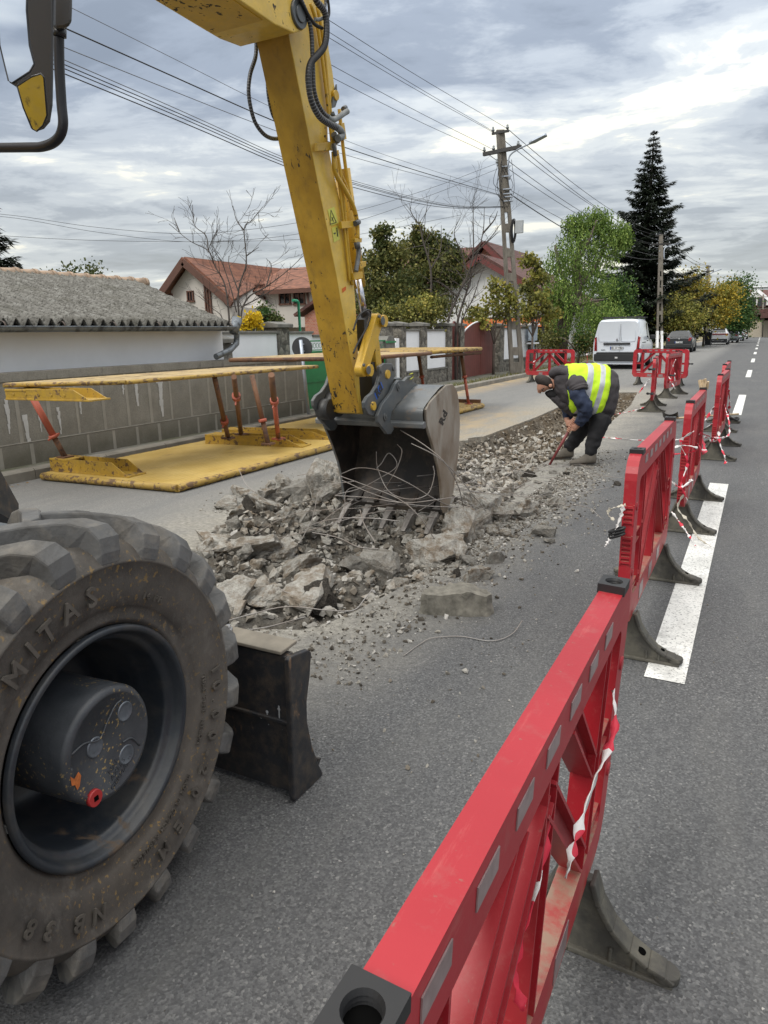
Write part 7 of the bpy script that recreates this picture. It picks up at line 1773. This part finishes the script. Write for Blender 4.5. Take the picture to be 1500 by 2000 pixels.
# fingers curl round the bar
tool_a, tool_b = Lp(1116, 826, -.03), Lp(1075, 905, -.02)
td = (tool_b - tool_a).normalized(); tn = td.cross(AWAY).normalized()
def finger(root_i, along, side, L, thumb=False):
    c = tool_a + td * along; i = len(vs); prev = root_i
    for k in range(4):
        a = (-.4 + k * .85) * (1 if side > 0 else -1); r_ = .026
        p = c + (tn * math.cos(a) * -1 + AWAY * math.sin(a) * (-1 if side > 0 else 1)) * r_ + td * (.004 * k * (3 if thumb else 1)); vs.append((p, .0085 - .001 * k)); es.append((prev, i + k)); prev = i + k
for k in range(4): finger(14, .055 + .019 * k, 1, 1)
finger(13, .040, -1, 1, True)
for k in range(4): finger(19, .0 + .019 * k - .03, -1, 1)
finger(18, -.045, 1, 1, True)
skin('body', vs, es, SKIN.m, wk, 0)
# face details
mb = MB(); mb.smooth = True
mb.lathe([(.0, -.0), (.018, .004), (.022, .012), (.012, .02), (0, .018)], Lp(1069, 758, -.046), 12, -AWAY, V((0, 0, 1))); mk('ear', mb, SKIN.m, wk, world_space=False)
mb = MB(); mb.tube([Lp(1049, 764, .04), Lp(1051, 770, .04), Lp(1055, 772, .04)], [.008, .014, .010], 8); mk('nose', mb, SKIN.m, wk, world_space=False)
mb = MB(); mb.tube([Lp(1053.5, 766, -.028), Lp(1055, 764, -.034), Lp(1058, 763, -.036)], .006, 6); mb.tube([Lp(1053.5, 766, .10), Lp(1055, 764, .11)], .006, 6); mk('eyebrow', mb, HAIR, wk, world_space=False)
mb = MB(); mb.lathe([(0, -.002), (.007, 0), (0, .003)], Lp(1055.5, 767, -.030), 8, -AWAY, V((0, 0, 1))); mk('eye', mb, BLACK, wk, world_space=False)
def ellblob(c, ax_, ay_, az_, rx, ry, rz, fn=None, nu=14, nv=20):
    m_ = MB(); m_.smooth = True; ok = lambda u, v: True
    m_.grid(lambda u, v: (lambda th, ph: c + ax_ * (rx * math.sin(th) * math.cos(ph)) + ay_ * (ry * math.sin(th) * math.sin(ph)) + az_ * (rz * math.cos(th)))(PI * (.02 + .96 * u), 2 * PI * v), nu, nv); return m_
hd = (Lp(1049, 744) - Lp(1066, 772)).normalized()
mb = ellblob(Lp(1061, 752, .04), RH, AWAY, hd, .098, .090, .10)
mb.v = [v for v in mb.v]; mk('hair', mb, HAIR, wk, world_space=False)
mb = MB(); mb.smooth = True; mb.tube(curve([Lp(1063, 772, .04), Lp(1072, 774, .04), Lp(1084, 776, .04)], 4), [.010, .024, .034, .042, .048, .052, .056, .058, .05], 12); mk('beard_and_collar', mb, plain('black_collar', (.012, .011, .012), .9), wk, world_space=False)
def loft(rings, name, mat, n=28, wave=.006, seed=1, m2=None, idx2=(), off=0.0, sy=None):
    """rings = (top px, bottom px, half width, depth shift)"""
    m_ = MB(); m_.smooth = True; rows = []
    for (tp, bt, hw_, dy) in rings:
        T = Lp(*tp, dy); B = Lp(*bt, dy); c = (T + B) / 2; a = (T - B) / 2; al = a.length + off; a = a.normalized(); row = []
        for k in range(n):
            t = 2 * PI * k / n; se = lambda v: math.copysign(abs(v) ** .85, v)
            w = wave * noise.noise(V((k * .9 + seed, len(rows) * .9, seed)))
            row.append(m_.av(c + a * ((al + w * 2) * se(math.cos(t))) + AWAY * ((hw_ + off + w * 2) * se(math.sin(t)))))
        rows.append(row)
    for j, (r0, r1) in enumerate(zip(rows, rows[1:])):
        m_.cur = 1 if j in idx2 else 0
        for k in range(n): m_.af([r0[k], r0[(k + 1) % n], r1[(k + 1) % n], r1[k]])
    m_.cur = 0; m_.af(rows[0][::-1]); m_.af(rows[-1])
    o = mk(name, m_, [mat, m2] if m2 else mat, wk, world_space=False); s_ = o.modifiers.new('s', 'SUBSURF'); s_.levels = 1; s_.render_levels = 1
    return o
jr = [((1074, 733), (1078, 770), .09, .04), ((1084, 722), (1086, 782), .13, .04), ((1096, 722), (1098, 796), .19, .04), ((1112, 722), (1113, 804), .23, .04), ((1135, 723), (1128, 811), .24, .04), ((1160, 725), (1143, 817), .24, .04), ((1180, 728), (1154, 822), .24, .04), ((1191, 735), (1161, 826), .225, .04), ((1197, 750), (1167, 829), .20, .04), ((1197, 770), (1171, 832), .18, .04), ((1192, 795), (1174, 833), .165, .04), ((1184, 818), (1176, 833), .14, .04)]
loft(jr, 'jacket', JACK, seed=3)
# vest over the jacket: rings along the back between shoulder and seat, with two bands
def lerp2(a, b, t): return (a[0] + (b[0] - a[0]) * t, a[1] + (b[1] - a[1]) * t)
vr = []
keys = [((1097, 722), (1090, 768), .17), ((1112, 721), (1104, 798), .235), ((1136, 721), (1114, 808), .245), ((1143, 721), (1131, 812), .246), ((1158, 722), (1140, 815), .246), ((1165, 723), (1148, 817), .246), ((1180, 726), (1166, 820), .246)]
subk = []
for a, b in zip(keys, keys[1:]):
    m_ = 2
    for j in range(m_): t = j / m_; subk.append((lerp2(a[0], b[0], t), lerp2(a[1], b[1], t), a[2] + (b[2] - a[2]) * t, .04))
subk.append((*keys[-1], .04))
loft(subk, 'vest', HVY, seed=5, off=.012, m2=REFL, idx2=(4, 5, 8, 9), wave=.007)
# dark armhole edge and sleeve
def tube_part(name, pts, rad, mat, n=16, k=5):
    m_ = MB(); c = curve(pts, k); N = len(c); rr = []
    for i in range(N):
        u = i / (N - 1) * (len(rad) - 1); a = int(min(u, len(rad) - 2)); rr.append((rad[a] + (rad[a + 1] - rad[a]) * (u - a)) * (1 + .05 * math.sin(i * 2.1)))
    m_.tube(c, rr, n); return mk(name, m_, mat, wk, world_space=False)
tube_part('jacket_shoulder', [Lp(1109, 752, -.10), Lp(1112, 757, -.165), Lp(1114, 764, -.20), Lp(1115, 768, -.215)], [.10, .112, .106, .092], JACK)
tube_part('near_sleeve', [Lp(1108, 755, -.15), Lp(1114, 775, -.215), Lp(1127, 796, -.225), Lp(1127, 812, -.17), Lp(1121, 829, -.10)], [.085, .092, .085, .072, .050], NAVY)
tube_part('far_sleeve', [Lp(1100, 765, .22), Lp(1108, 790, .27), Lp(1112, 806, .22), Lp(1110, 824, .08)], [.085, .08, .066, .048], NAVY)
tube_part('hood', [Lp(1096, 733, .15), Lp(1085, 731, .13), Lp(1077, 737, .04), Lp(1084, 732, -.05), Lp(1094, 736, -.09), Lp(1098, 745, -.10)], [.02, .045, .055, .048, .035, .015], JACK)
tube_part('jacket_front', [Lp(1072, 776, .04), Lp(1084, 782, .03), Lp(1098, 792, .02), Lp(1114, 803, .02), Lp(1136, 812, .03)], [.02, .06, .075, .075, .04], JACK)
# trousers: one skinned mesh
def folds(o, size, strength):
    tx = bpy.data.textures.new('folds', 'CLOUDS'); tx.noise_scale = size; tx.noise_depth = 2
    if len(o.modifiers) == 0 or o.modifiers[-1].type != 'SUBSURF' or True: s_ = o.modifiers.new('s2', 'SUBSURF'); s_.levels = 1; s_.render_levels = 1
    d = o.modifiers.new('folds', 'DISPLACE'); d.texture = tx; d.strength = strength; d.mid_level = .5; d.texture_coords = 'LOCAL'
for o_ in kids(wk):
    if o_.name.split('.')[0] in ('jacket', 'vest', 'near_sleeve', 'far_sleeve', 'jacket_front', 'jacket_shoulder'): folds(o_, .085 if 'sleeve' not in o_.name else .05, .045 if 'vest' not in o_.name else .032)
tv_ = [(Lp(1172, 805, .04), .15), (Lp(1161, 822, nd), .125), (Lp(1154, 850, nd), .100), (Lp(1147, 876, nd), .076), (Lp(1146, 892, nd), .066), (Lp(1156, 822, fd), .12), (Lp(1141, 852, fd + .03), .10), (Lp(1126, 878, fd + .11), .078), (Lp(1123, 891, fd + .12), .066)]
skin('trousers', tv_, [(0, 1), (1, 2), (2, 3), (3, 4), (0, 5), (5, 6), (6, 7), (7, 8)], TROU, wk, 0)
folds([o for o in kids(wk) if o.name.startswith('trousers')][0], .06, .04)
def boot(cx, dy, name='boot'):
    m_ = MB(); m_.smooth = True
    secs = [(12.5, 905, 884, .045), (10, 905, 877, .056), (2, 905, 878, .056), (-7, 905, 885, .052), (-16, 905, 893, .052), (-26, 905, 896, .050), (-33, 905, 898, .040), (-37, 905, 901, .022)]
    rows = []
    for dx, zb, zt_, w in secs:
        T, B = Lp(cx + dx, zt_, dy), Lp(cx + dx, zb, dy); h = T.z - B.z; row = []
        for a, b in ((-.9, 0), (-1, .35), (-.85, .75), (-.4, 1), (.4, 1), (.85, .75), (1, .35), (.9, 0)): row.append(m_.av(B + AWAY * (w * a) + V((0, 0, h * b + .012))))
        rows.append(row)
    for r0, r1 in zip(rows, rows[1:]):
        for k in range(8): m_.af([r0[k], r0[(k + 1) % 8], r1[(k + 1) % 8], r1[k]])
    m_.af(rows[0][::-1]); m_.af(rows[-1]); o = mk(name, m_, BOOT, wk, world_space=False); s_ = o.modifiers.new('s', 'SUBSURF'); s_.levels = 1; s_.render_levels = 1
    m_ = MB(); lo = []; 
    for dx, zb, zt_, w in secs: lo.append((dx * .96, w - .008))
    out = [Lp(cx + dx, 906, dy) + AWAY * w for dx, w in lo] + [Lp(cx + dx, 906, dy) - AWAY * w for dx, w in lo[::-1]]
    m_.hexa(out, [p + V((0, 0, .014)) for p in out]); mk('sole', m_, SOLE, o, world_space=False, bevel=.004)
    m_ = MB()
    for k in range(4): c_ = Lp(cx - 6 - 3.4 * k, 889 + 1.9 * k, dy); m_.tube([c_ - AWAY * .025, c_ + V((0, 0, .008)), c_ + AWAY * .025], .0035, 5)
    mk('laces', m_, BLACK, o, world_space=False)
boot(1145, nd); boot(1121, fd + .12)
# digging bar held in both hands
bar = thing('digging_bar', 'worn red digging bar held by the bending worker, its point in the dig', 'digging bar', tuple(PB))
mb = MB(); e_ = tool_a - td * .02; mb.tube([e_, tool_a + td * .3, tool_b + td * .02], [.017, .017, .014], 10); mk('shaft', mb, plain('worn_red_paint', (.17, .032, .032), .5, var=.4, scale=18), bar, world_space=False)
mb = MB(); mb.tube([tool_b - td * .12, tool_b + td * .10], [.015, .004], 8); mk('point', mb, STEEL, bar, world_space=False)

# ================================================================ broken concrete
CM = Mat('broken_concrete', .93, 0, .2)
r_ = CM.rnd()
agg = CM.ramp(CM.voro(38, 'F1', out=1), [(.15, (.21, .20, .18)), (.5, (.34, .33, .305)), (.9, (.46, .445, .41))])
base = CM.ramp(CM.noise(7, 8, .7), [(.3, (.17, .16, .135)), (.48, (.33, .315, .28)), (.66, (.46, .445, .41))])
cc = CM.mix(.32, base, agg)
cc = CM.mix(CM.math('MULTIPLY', CM.ramp(CM.noise(4.2, 7, .7), [(.44, 0.0), (.60, .85)]), CM.ramp(r_, [(.2, .35), (.8, 1.0)])), cc, (.165, .125, .085))
tint = CM.ramp(r_, [(0, .72), (.5, 1.0), (1, 1.22)])
CM.color(CM.mix(1.0, cc, tint, 'MULTIPLY')).bump(CM.math('ADD', CM.noise(26, 8, .75), CM.math('MULTIPLY', CM.voro(55), .4)), .9, .018)
DM = Mat('asphalt_lump', .95, 0, .2); DM.color(DM.ramp(DM.noise(26, 7, .75), [(.35, (.022, .020, .018)), (.55, (.07, .062, .052)), (.75, (.16, .145, .12))])).bump(DM.noise(30, 8, .75), 1.0, .02)
def rock_mesh(name, seed, mat, flat=.65, cuts=2, rough_=.06, n=13):
    rg = random.Random(seed); bm_ = bmesh.new()
    for k in range(n):
        v = V((rg.uniform(-1, 1), rg.uniform(-1, 1), rg.uniform(-1, 1))); m = max(abs(v.x), abs(v.y), abs(v.z)); v = v / m * rg.uniform(.75, 1); bm_.verts.new((v.x * .5, v.y * .5 * rg.uniform(.8, 1), v.z * .5 * flat))
    res = bmesh.ops.convex_hull(bm_, input=bm_.verts); bmesh.ops.delete(bm_, geom=[g for g in res['geom_interior'] if isinstance(g, bmesh.types.BMVert)], context='VERTS')
    for _ in range(cuts): bmesh.ops.subdivide_edges(bm_, edges=bm_.edges[:], cuts=1, use_grid_fill=True)
    bmesh.ops.triangulate(bm_, faces=bm_.faces[:])
    for v in bm_.verts:
        p = v.co.copy(); v.co += p.normalized() * (rough_ * noise.fractal(p * 3.2 + V((seed, 0, 0)), 1.0, 2.0, 4) + rough_ * .5 * noise.noise(p * 11 + V((0, seed, 0))))
    me = bpy.data.meshes.new(name); bm_.to_mesh(me); bm_.free(); me.materials.append(mat); return me
PROTO = [rock_mesh('concrete_chunk', 100 + k, CM.m, .5 + .1 * (k % 5), 3, .075) for k in range(14)]
PROTOD = [rock_mesh('asphalt_lump', 200 + k, DM.m, .7, 3, .09) for k in range(5)]
def chunk(p, s, rot, lab, me, name='concrete_chunk', group='broken concrete chunks', cat='rubble chunk'):
    o = bpy.data.objects.new(name, me); col.objects.link(o); o.location = p; o.scale = s; o.rotation_euler = rot; return tag(o, lab, cat, group)
def hgt(x, y): h = trench_h(x, y); return h if inside(x, y) else 0.0
# loose slab on the road: its own shape
bm_ = bmesh.new()
rg = random.Random(9)
pts = [(-.21, -.055), (-.17, -.085), (.05, -.095), (.17, -.085), (.205, -.03), (.18, .06), (.03, .095), (-.10, .085), (-.20, .03)]
m_ = MB(); m_.hexa([(x, y, 0.0 - .002) for x, y in pts], [(x * .93 + .005, y * .9, .115 + .02 * math.sin(x * 9) - (.035 if x > .12 else 0)) for x, y in pts])
me = bpy.data.meshes.new('loose_slab'); me.from_pydata([tuple(v) for v in m_.v], [], m_.f); bm_ = bmesh.new(); bm_.from_mesh(me); bmesh.ops.triangulate(bm_, faces=bm_.faces[:])
for _ in range(4): bmesh.ops.subdivide_edges(bm_, edges=[e for e in bm_.edges if e.calc_length() > .02], cuts=1)
bmesh.ops.triangulate(bm_, faces=bm_.faces[:])
for v in bm_.verts:
    k = noise.fractal(v.co * 14, 1, 2, 5) * .010 + noise.noise(v.co * 5) * .012; v.co += V((v.co.x * 1.2, v.co.y * 2, .35 if v.co.z > .09 else 0)).normalized() * k
    if v.co.z < 0: v.co.z = 0
bm_.to_mesh(me); bm_.free(); me.materials.append(plain('slab_concrete', (.165, .155, .13), .95, var=.5, scale=16, bump=1.0, bscale=45))
gp = G(882, 1200); o = bpy.data.objects.new('concrete_slab', me); col.objects.link(o); o.location = (gp.x, gp.y + .07, 0); o.rotation_euler = (0, 0, R(22)); o.scale = (1.0, 1.0, 1.15)
tag(o, 'single flat topped concrete slab lying alone on the clean tarmac near the nearest barrier', 'rubble chunk', 'broken concrete chunks')
big = [  # picture point of the base, width in m, height factor, label
    ((438, 990), .20, .7, 'pale chunk at the far left end of the heap, apart on the tarmac'), ((470, 968), .19, .8, 'pointed pale chunk behind the leftmost one'), ((515, 990), .26, .8, 'large rounded chunk at the upper left of the heap'), ((530, 955), .20, .6, 'light chunk with a crushed top at the back of the heap'),
    ((585, 985), .25, 1.0, 'tall dark chunk leaning at the back left of the heap'), ((628, 985), .34, 1.3, 'tallest dark grey block leaning against the left of the bucket'), ((430, 1075), .36, .6, 'long pale slab at the left foot of the heap above the tyre'), ((495, 1050), .30, .9, 'wide brownish grey block in the left middle of the heap'),
    ((545, 1040), .26, .7, 'angular block with a dark underside beside the brownish one'), ((450, 1165), .32, .7, 'big flat faced slab tilted right above the tyre'), ((505, 1180), .24, .7, 'slab standing beside the tilted one in the front of the hole'), ((612, 1175), .42, .5, 'broadest muddy slab in the front middle of the heap'),
    ((545, 1070), .16, .8, 'greyish block between the two middle slabs'), ((600, 1062), .20, .7, 'flat grey block under the bucket teeth on the left'), ((735, 1130), .20, 1.3, 'upright light block with a dark side right of the muddy slab'), ((690, 1120), .18, .9, 'light block left of the upright one'),
    ((790, 1075), .18, .8, 'whitish chunk at the right foot of the bucket'), ((850, 1065), .30, 1.0, 'large whitish chunk right of the bucket teeth'), ((895, 1055), .26, 1.2, 'pointed chunk leaning on the large whitish one'), ((820, 1100), .18, .9, 'grey chunk in front of the large whitish one'),
    ((925, 1035), .22, .9, 'square dark sided chunk right of the pointed one'), ((945, 1010), .30, .8, 'whitish blocky chunk at the right back of the heap'), ((985, 1015), .20, .7, 'dark angular chunk at the right end of the heap'), ((1010, 1005), .22, .7, 'low flat chunk past the right end of the heap'),
    ((910, 1100), .14, .6, 'low crumbly lump at the right front of the heap'), ((1058, 1050), .15, .9, 'crumbly dark lump alone on the tarmac to the right'), ((1070, 1060), .09, .6, 'small pale flat stone right of the crumbly lump'), ((530, 1195), .09, 1.0, 'little white stone in the front of the hole'),
    ((985, 1045), .10, .9, 'small wedge of concrete on the tarmac right of the heap'), ((1000, 955), .15, .6, 'pale stone at the edge of the dig by the bar point'), ((865, 885), .14, .7, 'broken lump on the left rim of the dig behind the bucket'), ((1205, 948), .07, .6, 'dark round stone on the tarmac left of the second barrier')]
rg = random.Random(33)
for i, ((px, py), w, hf, lab) in enumerate(big):
    p = G(px, py); 
    for _ in range(3): p = G(px, py, max(-.2, hgt(p.x, p.y)))
    dark_ = 'dark round' in lab
    s = w * 1.38; chunk((p.x, p.y + w * .15, hgt(p.x, p.y) + w * hf * .24), (s * rg.uniform(.95, 1.1), s * rg.uniform(.75, .95), s * hf * rg.uniform(.85, 1.0)), (rg.uniform(-.35, .35), rg.uniform(-.35, .35), rg.uniform(0, 6)), lab, (PROTOD if dark_ else PROTO)[i % (5 if dark_ else 14)])
shared = 'small piece of broken concrete lying in the rubble of the dig'
cnt = 0
while cnt < 255:
    z_ = rg.random()
    if z_ < .62: x, y = rg.uniform(-4.1, -1.6), rg.triangular(2.6, 6.6, 4.4)
    elif z_ < .92: x, y = rg.uniform(-3.9, -1.7), rg.triangular(5.6, 9.5, 6.5)
    else: x, y = rg.uniform(-1.95, -1.35), rg.uniform(3.8, 8.0)
    if z_ < .92 and not inside(x, y): continue
    s = rg.choice((.08, .10, .12, .14, .16, .19, .22, .26)) * rg.uniform(.8, 1.15) * (1 if y < 6.2 else .75)
    if x > -1.9: s *= .6
    if -2.9 < x < -1.95 and 3.9 < y < 4.9: s *= .6
    dk = rg.random() < (.22 if y < 6.4 else .12)
    chunk((x, y, hgt(x, y) + s * .16), (s * rg.uniform(.9, 1.4), s * rg.uniform(.7, 1.1), s * rg.uniform(.7, 1.1)), (rg.uniform(-.7, .7), rg.uniform(-.7, .7), rg.uniform(0, 6)),
          'dark lump of old asphalt among the pale rubble of the dig' if dk else shared, PROTOD[cnt % 5] if dk else PROTO[cnt % 14], 'asphalt_lump' if dk else 'concrete_chunk', 'dark asphalt lumps' if dk else 'broken concrete chunks')
    cnt += 1
# fine rubble nobody could count
def gravel(name, n, fn, mat, seed, label, smin, smax):
    rg = random.Random(seed); mb = MB()
    base = []
    for k in range(8):
        rr = random.Random(k); b2_ = bmesh.new()
        for j in range(11): v = V((rr.gauss(0, 1), rr.gauss(0, 1), rr.gauss(0, 1))).normalized() * rr.uniform(.7, 1); b2_.verts.new(v)
        bmesh.ops.convex_hull(b2_, input=b2_.verts); b2_.verts.index_update(); base.append(([v.co.copy() for v in b2_.verts], [tuple(v.index for v in f.verts) for f in b2_.faces])); b2_.free()
    for k in range(n):
        q = fn(rg)
        if q is None: continue
        x, y, z = q; s = smin * (smax / smin) ** (rg.random() ** 2.2); e = Euler((rg.uniform(-1, 1), rg.uniform(-1, 1), rg.uniform(0, 6))).to_matrix(); sc3 = V((rg.uniform(.7, 1.3), rg.uniform(.7, 1.3), rg.uniform(.5, .9))) * s
        bv, F = rg.choice(base); mb.add([V((x, y, z + s * .25)) + e @ V((v.x * sc3.x, v.y * sc3.y, v.z * sc3.z)) for v in bv], F)
    return stuff(mk(name, mb, mat), label, 'rubble')
GR = Mat('gravel_bits', .95, 0, .2); gi = _n(GR.nt, 'ShaderNodeNewGeometry').outputs['Random Per Island']
GR.color(GR.ramp(gi, [(0, (.05, .045, .038)), (.3, (.15, .13, .105)), (.6, (.25, .235, .205)), (.88, (.34, .325, .295)), (1, (.44, .425, .40))])).bump(GR.noise(120, 4, .7), .6, .004)
def f1(rg):
    x, y = rg.uniform(-4.15, -1.6), rg.triangular(2.55, 11.5, 4.2)
    return (x, y, trench_h(x, y)) if inside(x, y) and edge_dist(x, y) > .03 else None
gravel('broken_stone', 17000, f1, GR.m, 1, 'crushed stone and crumbs filling the near part of the dig', .008, .048)
def f1b(rg):
    x, y = rg.uniform(-4.1, -1.62), rg.triangular(2.6, 12.5, 5.4)
    return (x, y, trench_h(x, y) + .01) if inside(x, y) and edge_dist(x, y) > .05 else None
gravel('rubble_pieces', 3800, f1b, CM.m, 11, 'fist sized pieces of concrete heaped in the near part of the dig', .024, .075)
def f2(rg):
    x, y = rg.uniform(-3.9, -2.0), rg.uniform(8.5, 18.2); return (x, y, trench_h(x, y)) if inside(x, y) and edge_dist(x, y) > .03 else None
GR2 = Mat('brown_bits', .95, 0, .2); gi = _n(GR2.nt, 'ShaderNodeNewGeometry').outputs['Random Per Island']
GR2.color(GR2.ramp(gi, [(0, (.05, .040, .030)), (.45, (.13, .108, .08)), (.8, (.22, .19, .15)), (1, (.38, .355, .31))]))
gravel('dug_gravel', 12000, f2, GR2.m, 2, 'brown gravelly earth in the far part of the dig', .010, .045)
def f3(rg):
    # spill round the rim, thinning outward
    a = rg.random()
    if a < .70: x, y = -1.80 + abs(rg.gauss(0, .24)), rg.triangular(2.9, 9.5, 5.5)
    elif a < .80: x, y = rg.uniform(-2.4, -1.4), rg.uniform(2.4, 3.3)
    elif a < .93: x, y = -3.95 - abs(rg.gauss(0, .25)), rg.uniform(4.6, 10)
    else: x, y = rg.uniform(-2.6, -.6), rg.uniform(1.9, 9)
    return None if inside(x, y) else (x, y, .001)
gravel('spilled_gravel', 8500, f3, GR.m, 3, 'crumbs of stone spilled over the tarmac round the dig', .004, .022)
def f4(rg):
    x, y = rg.uniform(-3.2, 1.2), rg.uniform(.3, 9); return None if inside(x, y) else (x, y, .001)
gravel('road_grit', 900, f4, GR.m, 4, 'grit scattered on the open tarmac', .002, .007)
# crushed leaf, orange
mb = MB(); p = G(968, 1086); mb.grid(lambda u, v: p + V((u * .07 - .035, v * .04 - .02, .012 + .012 * math.sin(u * 5) * math.cos(v * 4))), 5, 4); o = mk('orange_rag', mb, plain('orange_plastic', (.50, .15, .02), .5), loc=tuple(p)); tag(o, 'small orange scrap lying at the right edge of the rubble', 'scrap')
# ================================================================ torn mesh wires
def wire(pts, r, label, grp='torn reinforcement wires'):
    mb = MB(); mb.tube(curve(pts, 7), r, 5); return tag(mk('bent_wire', mb, REBAR, loc=tuple(V(pts[0]))), label, 'wire', grp)
wr_px = [  # picture points with the distance plane Y for each
    ([(668, 925), (700, 914), (745, 920), (800, 945), (850, 975), (905, 1000)], [4.45, 4.35, 4.3, 4.35, 4.5, 4.9], 'long wire arching across the bucket mouth near its top'),
    ([(665, 930), (720, 950), (780, 975), (820, 1010), (850, 1055)], [4.4, 4.3, 4.2, 4.2, 4.3], 'wire slanting from the left cheek of the bucket down over the teeth'),
    ([(668, 938), (730, 965), (800, 985), (880, 990), (925, 988)], [4.35, 4.3, 4.3, 4.6, 5.0], 'wire lying under the slanting one'),
    ([(655, 968), (720, 972), (790, 982), (860, 975), (905, 968)], [4.3, 4.25, 4.2, 4.4, 4.8], 'nearly level wire crossing the bucket just above the teeth'),
    ([(660, 965), (700, 955), (740, 935), (775, 910), (760, 885), (745, 905), (735, 915)], [4.4, 4.4, 4.4, 4.4, 4.4, 4.4, 4.4], 'hooked wire curling inside the bucket mouth'),
    ([(782, 840), (830, 870), (870, 905), (895, 950), (905, 990)], [4.3, 4.2, 4.2, 4.4, 4.7], 'wire bending from the lip over the right cheek'),
    ([(803, 866), (850, 890), (890, 925), (930, 975), (960, 1010)], [4.25, 4.3, 4.5, 4.9, 5.2], 'wire running off the bucket to the right rubble'),
    ([(776, 868), (785, 882), (775, 915), (755, 950)], [4.4, 4.35, 4.35, 4.4], 'short wire standing in the bucket mouth'),
    ([(735, 882), (738, 915), (760, 960), (800, 975), (835, 965), (848, 930), (846, 910)], [4.4, 4.4, 4.3, 4.3, 4.35, 4.4, 4.4], 'looped wire at the centre of the mouth'),
    ([(565, 1060), (600, 1030), (650, 1014), (720, 1012), (780, 1018)], [4.2, 4.1, 4.0, 4.0, 4.05], 'arched wire above the left rubble to the teeth'),
    ([(690, 976), (640, 1010), (600, 1050)], [4.5, 4.4, 4.2], 'dark wire leaning left of the bucket'),
    ([(703, 995), (712, 1025), (733, 1060)], [4.1, 4.0, 3.9], 'short wire dropping in front of the left tooth'),
    ([(610, 1040), (660, 1050), (700, 1068), (740, 1072)], [4.0, 3.95, 3.9, 3.9], 'wire lying over the chunks below the bucket'),
    ([(435, 1215), (490, 1200), (560, 1185), (640, 1192), (690, 1192), (712, 1170), (728, 1150)], [2.9, 2.95, 3.0, 3.1, 3.2, 3.3, 3.4], 'long brown wire lying across the front of the hole'),
    ([(440, 1228), (480, 1230), (520, 1225), (560, 1215), (596, 1205)], [2.8, 2.85, 2.9, 3.0, 3.0], 'thin wire in front of the long brown one'),
    ([(543, 1148), (560, 1157), (577, 1160)], [3.3, 3.3, 3.3], 'short straight wire piece among the front slabs'),
    ([(467, 918), (480, 945), (498, 962)], [5.2, 5.0, 4.9], 'wire sticking up at the left back of the heap'),
    ([(540, 985), (590, 975), (640, 970), (665, 965)], [5.0, 4.9, 4.7, 4.5], 'dark wire across the back left chunks')]
for pts, ys_, lab in wr_px: wire([AY(a, b, y_) for (a, b), y_ in zip(pts, ys_)], .0036, lab)
wire([G(788, 1281, .006), G(820, 1258, .006), G(845, 1246, .010), G(900, 1243, .006), G(960, 1252, .006), G(1000, 1238, .01), G(1020, 1212, .03)], .0024, 'single curved wire lying on the clean tarmac below the loose slab', 'loose wire')
rg = random.Random(92)
for k in range(16):
    a = V((rg.uniform(-2.6, -1.9), rg.uniform(4.25, 4.75), rg.uniform(.18, .5))); b = V((rg.uniform(-2.2, -1.5), rg.uniform(4.9, 6.1), rg.uniform(.05, .2)))
    if k % 4 == 0: b = V((rg.uniform(-3.2, -2.6), rg.uniform(3.6, 4.1), .12))
    wire([a, a.lerp(b, .35) + V((rg.gauss(0, .08), rg.gauss(0, .08), rg.uniform(.02, .16))), a.lerp(b, .7) + V((rg.gauss(0, .08), 0, rg.uniform(-.03, .08))), b], .0024, 'thin torn wire spraying from the bucket mouth over the rubble')
rg = random.Random(91)
for k in range(46):
    x, y = rg.uniform(-3.6, -1.9), rg.triangular(4.9, 8.6, 6.0); L = rg.uniform(.4, 1.3); a = rg.gauss(.9, .7); p = V((x, y, hgt(x, y) + rg.uniform(.03, .16))); pts = [p]; 
    for j in range(4):
        a += rg.gauss(0, .38); q = pts[-1] + V((math.cos(a), math.sin(a), 0)) * (L / 4); q.z = max(hgt(q.x, q.y) + .015, pts[-1].z + rg.uniform(-.09, .08)); pts.append(q)
    wire(pts, .0026, 'thin torn wire tangled in the dig beyond the bucket')
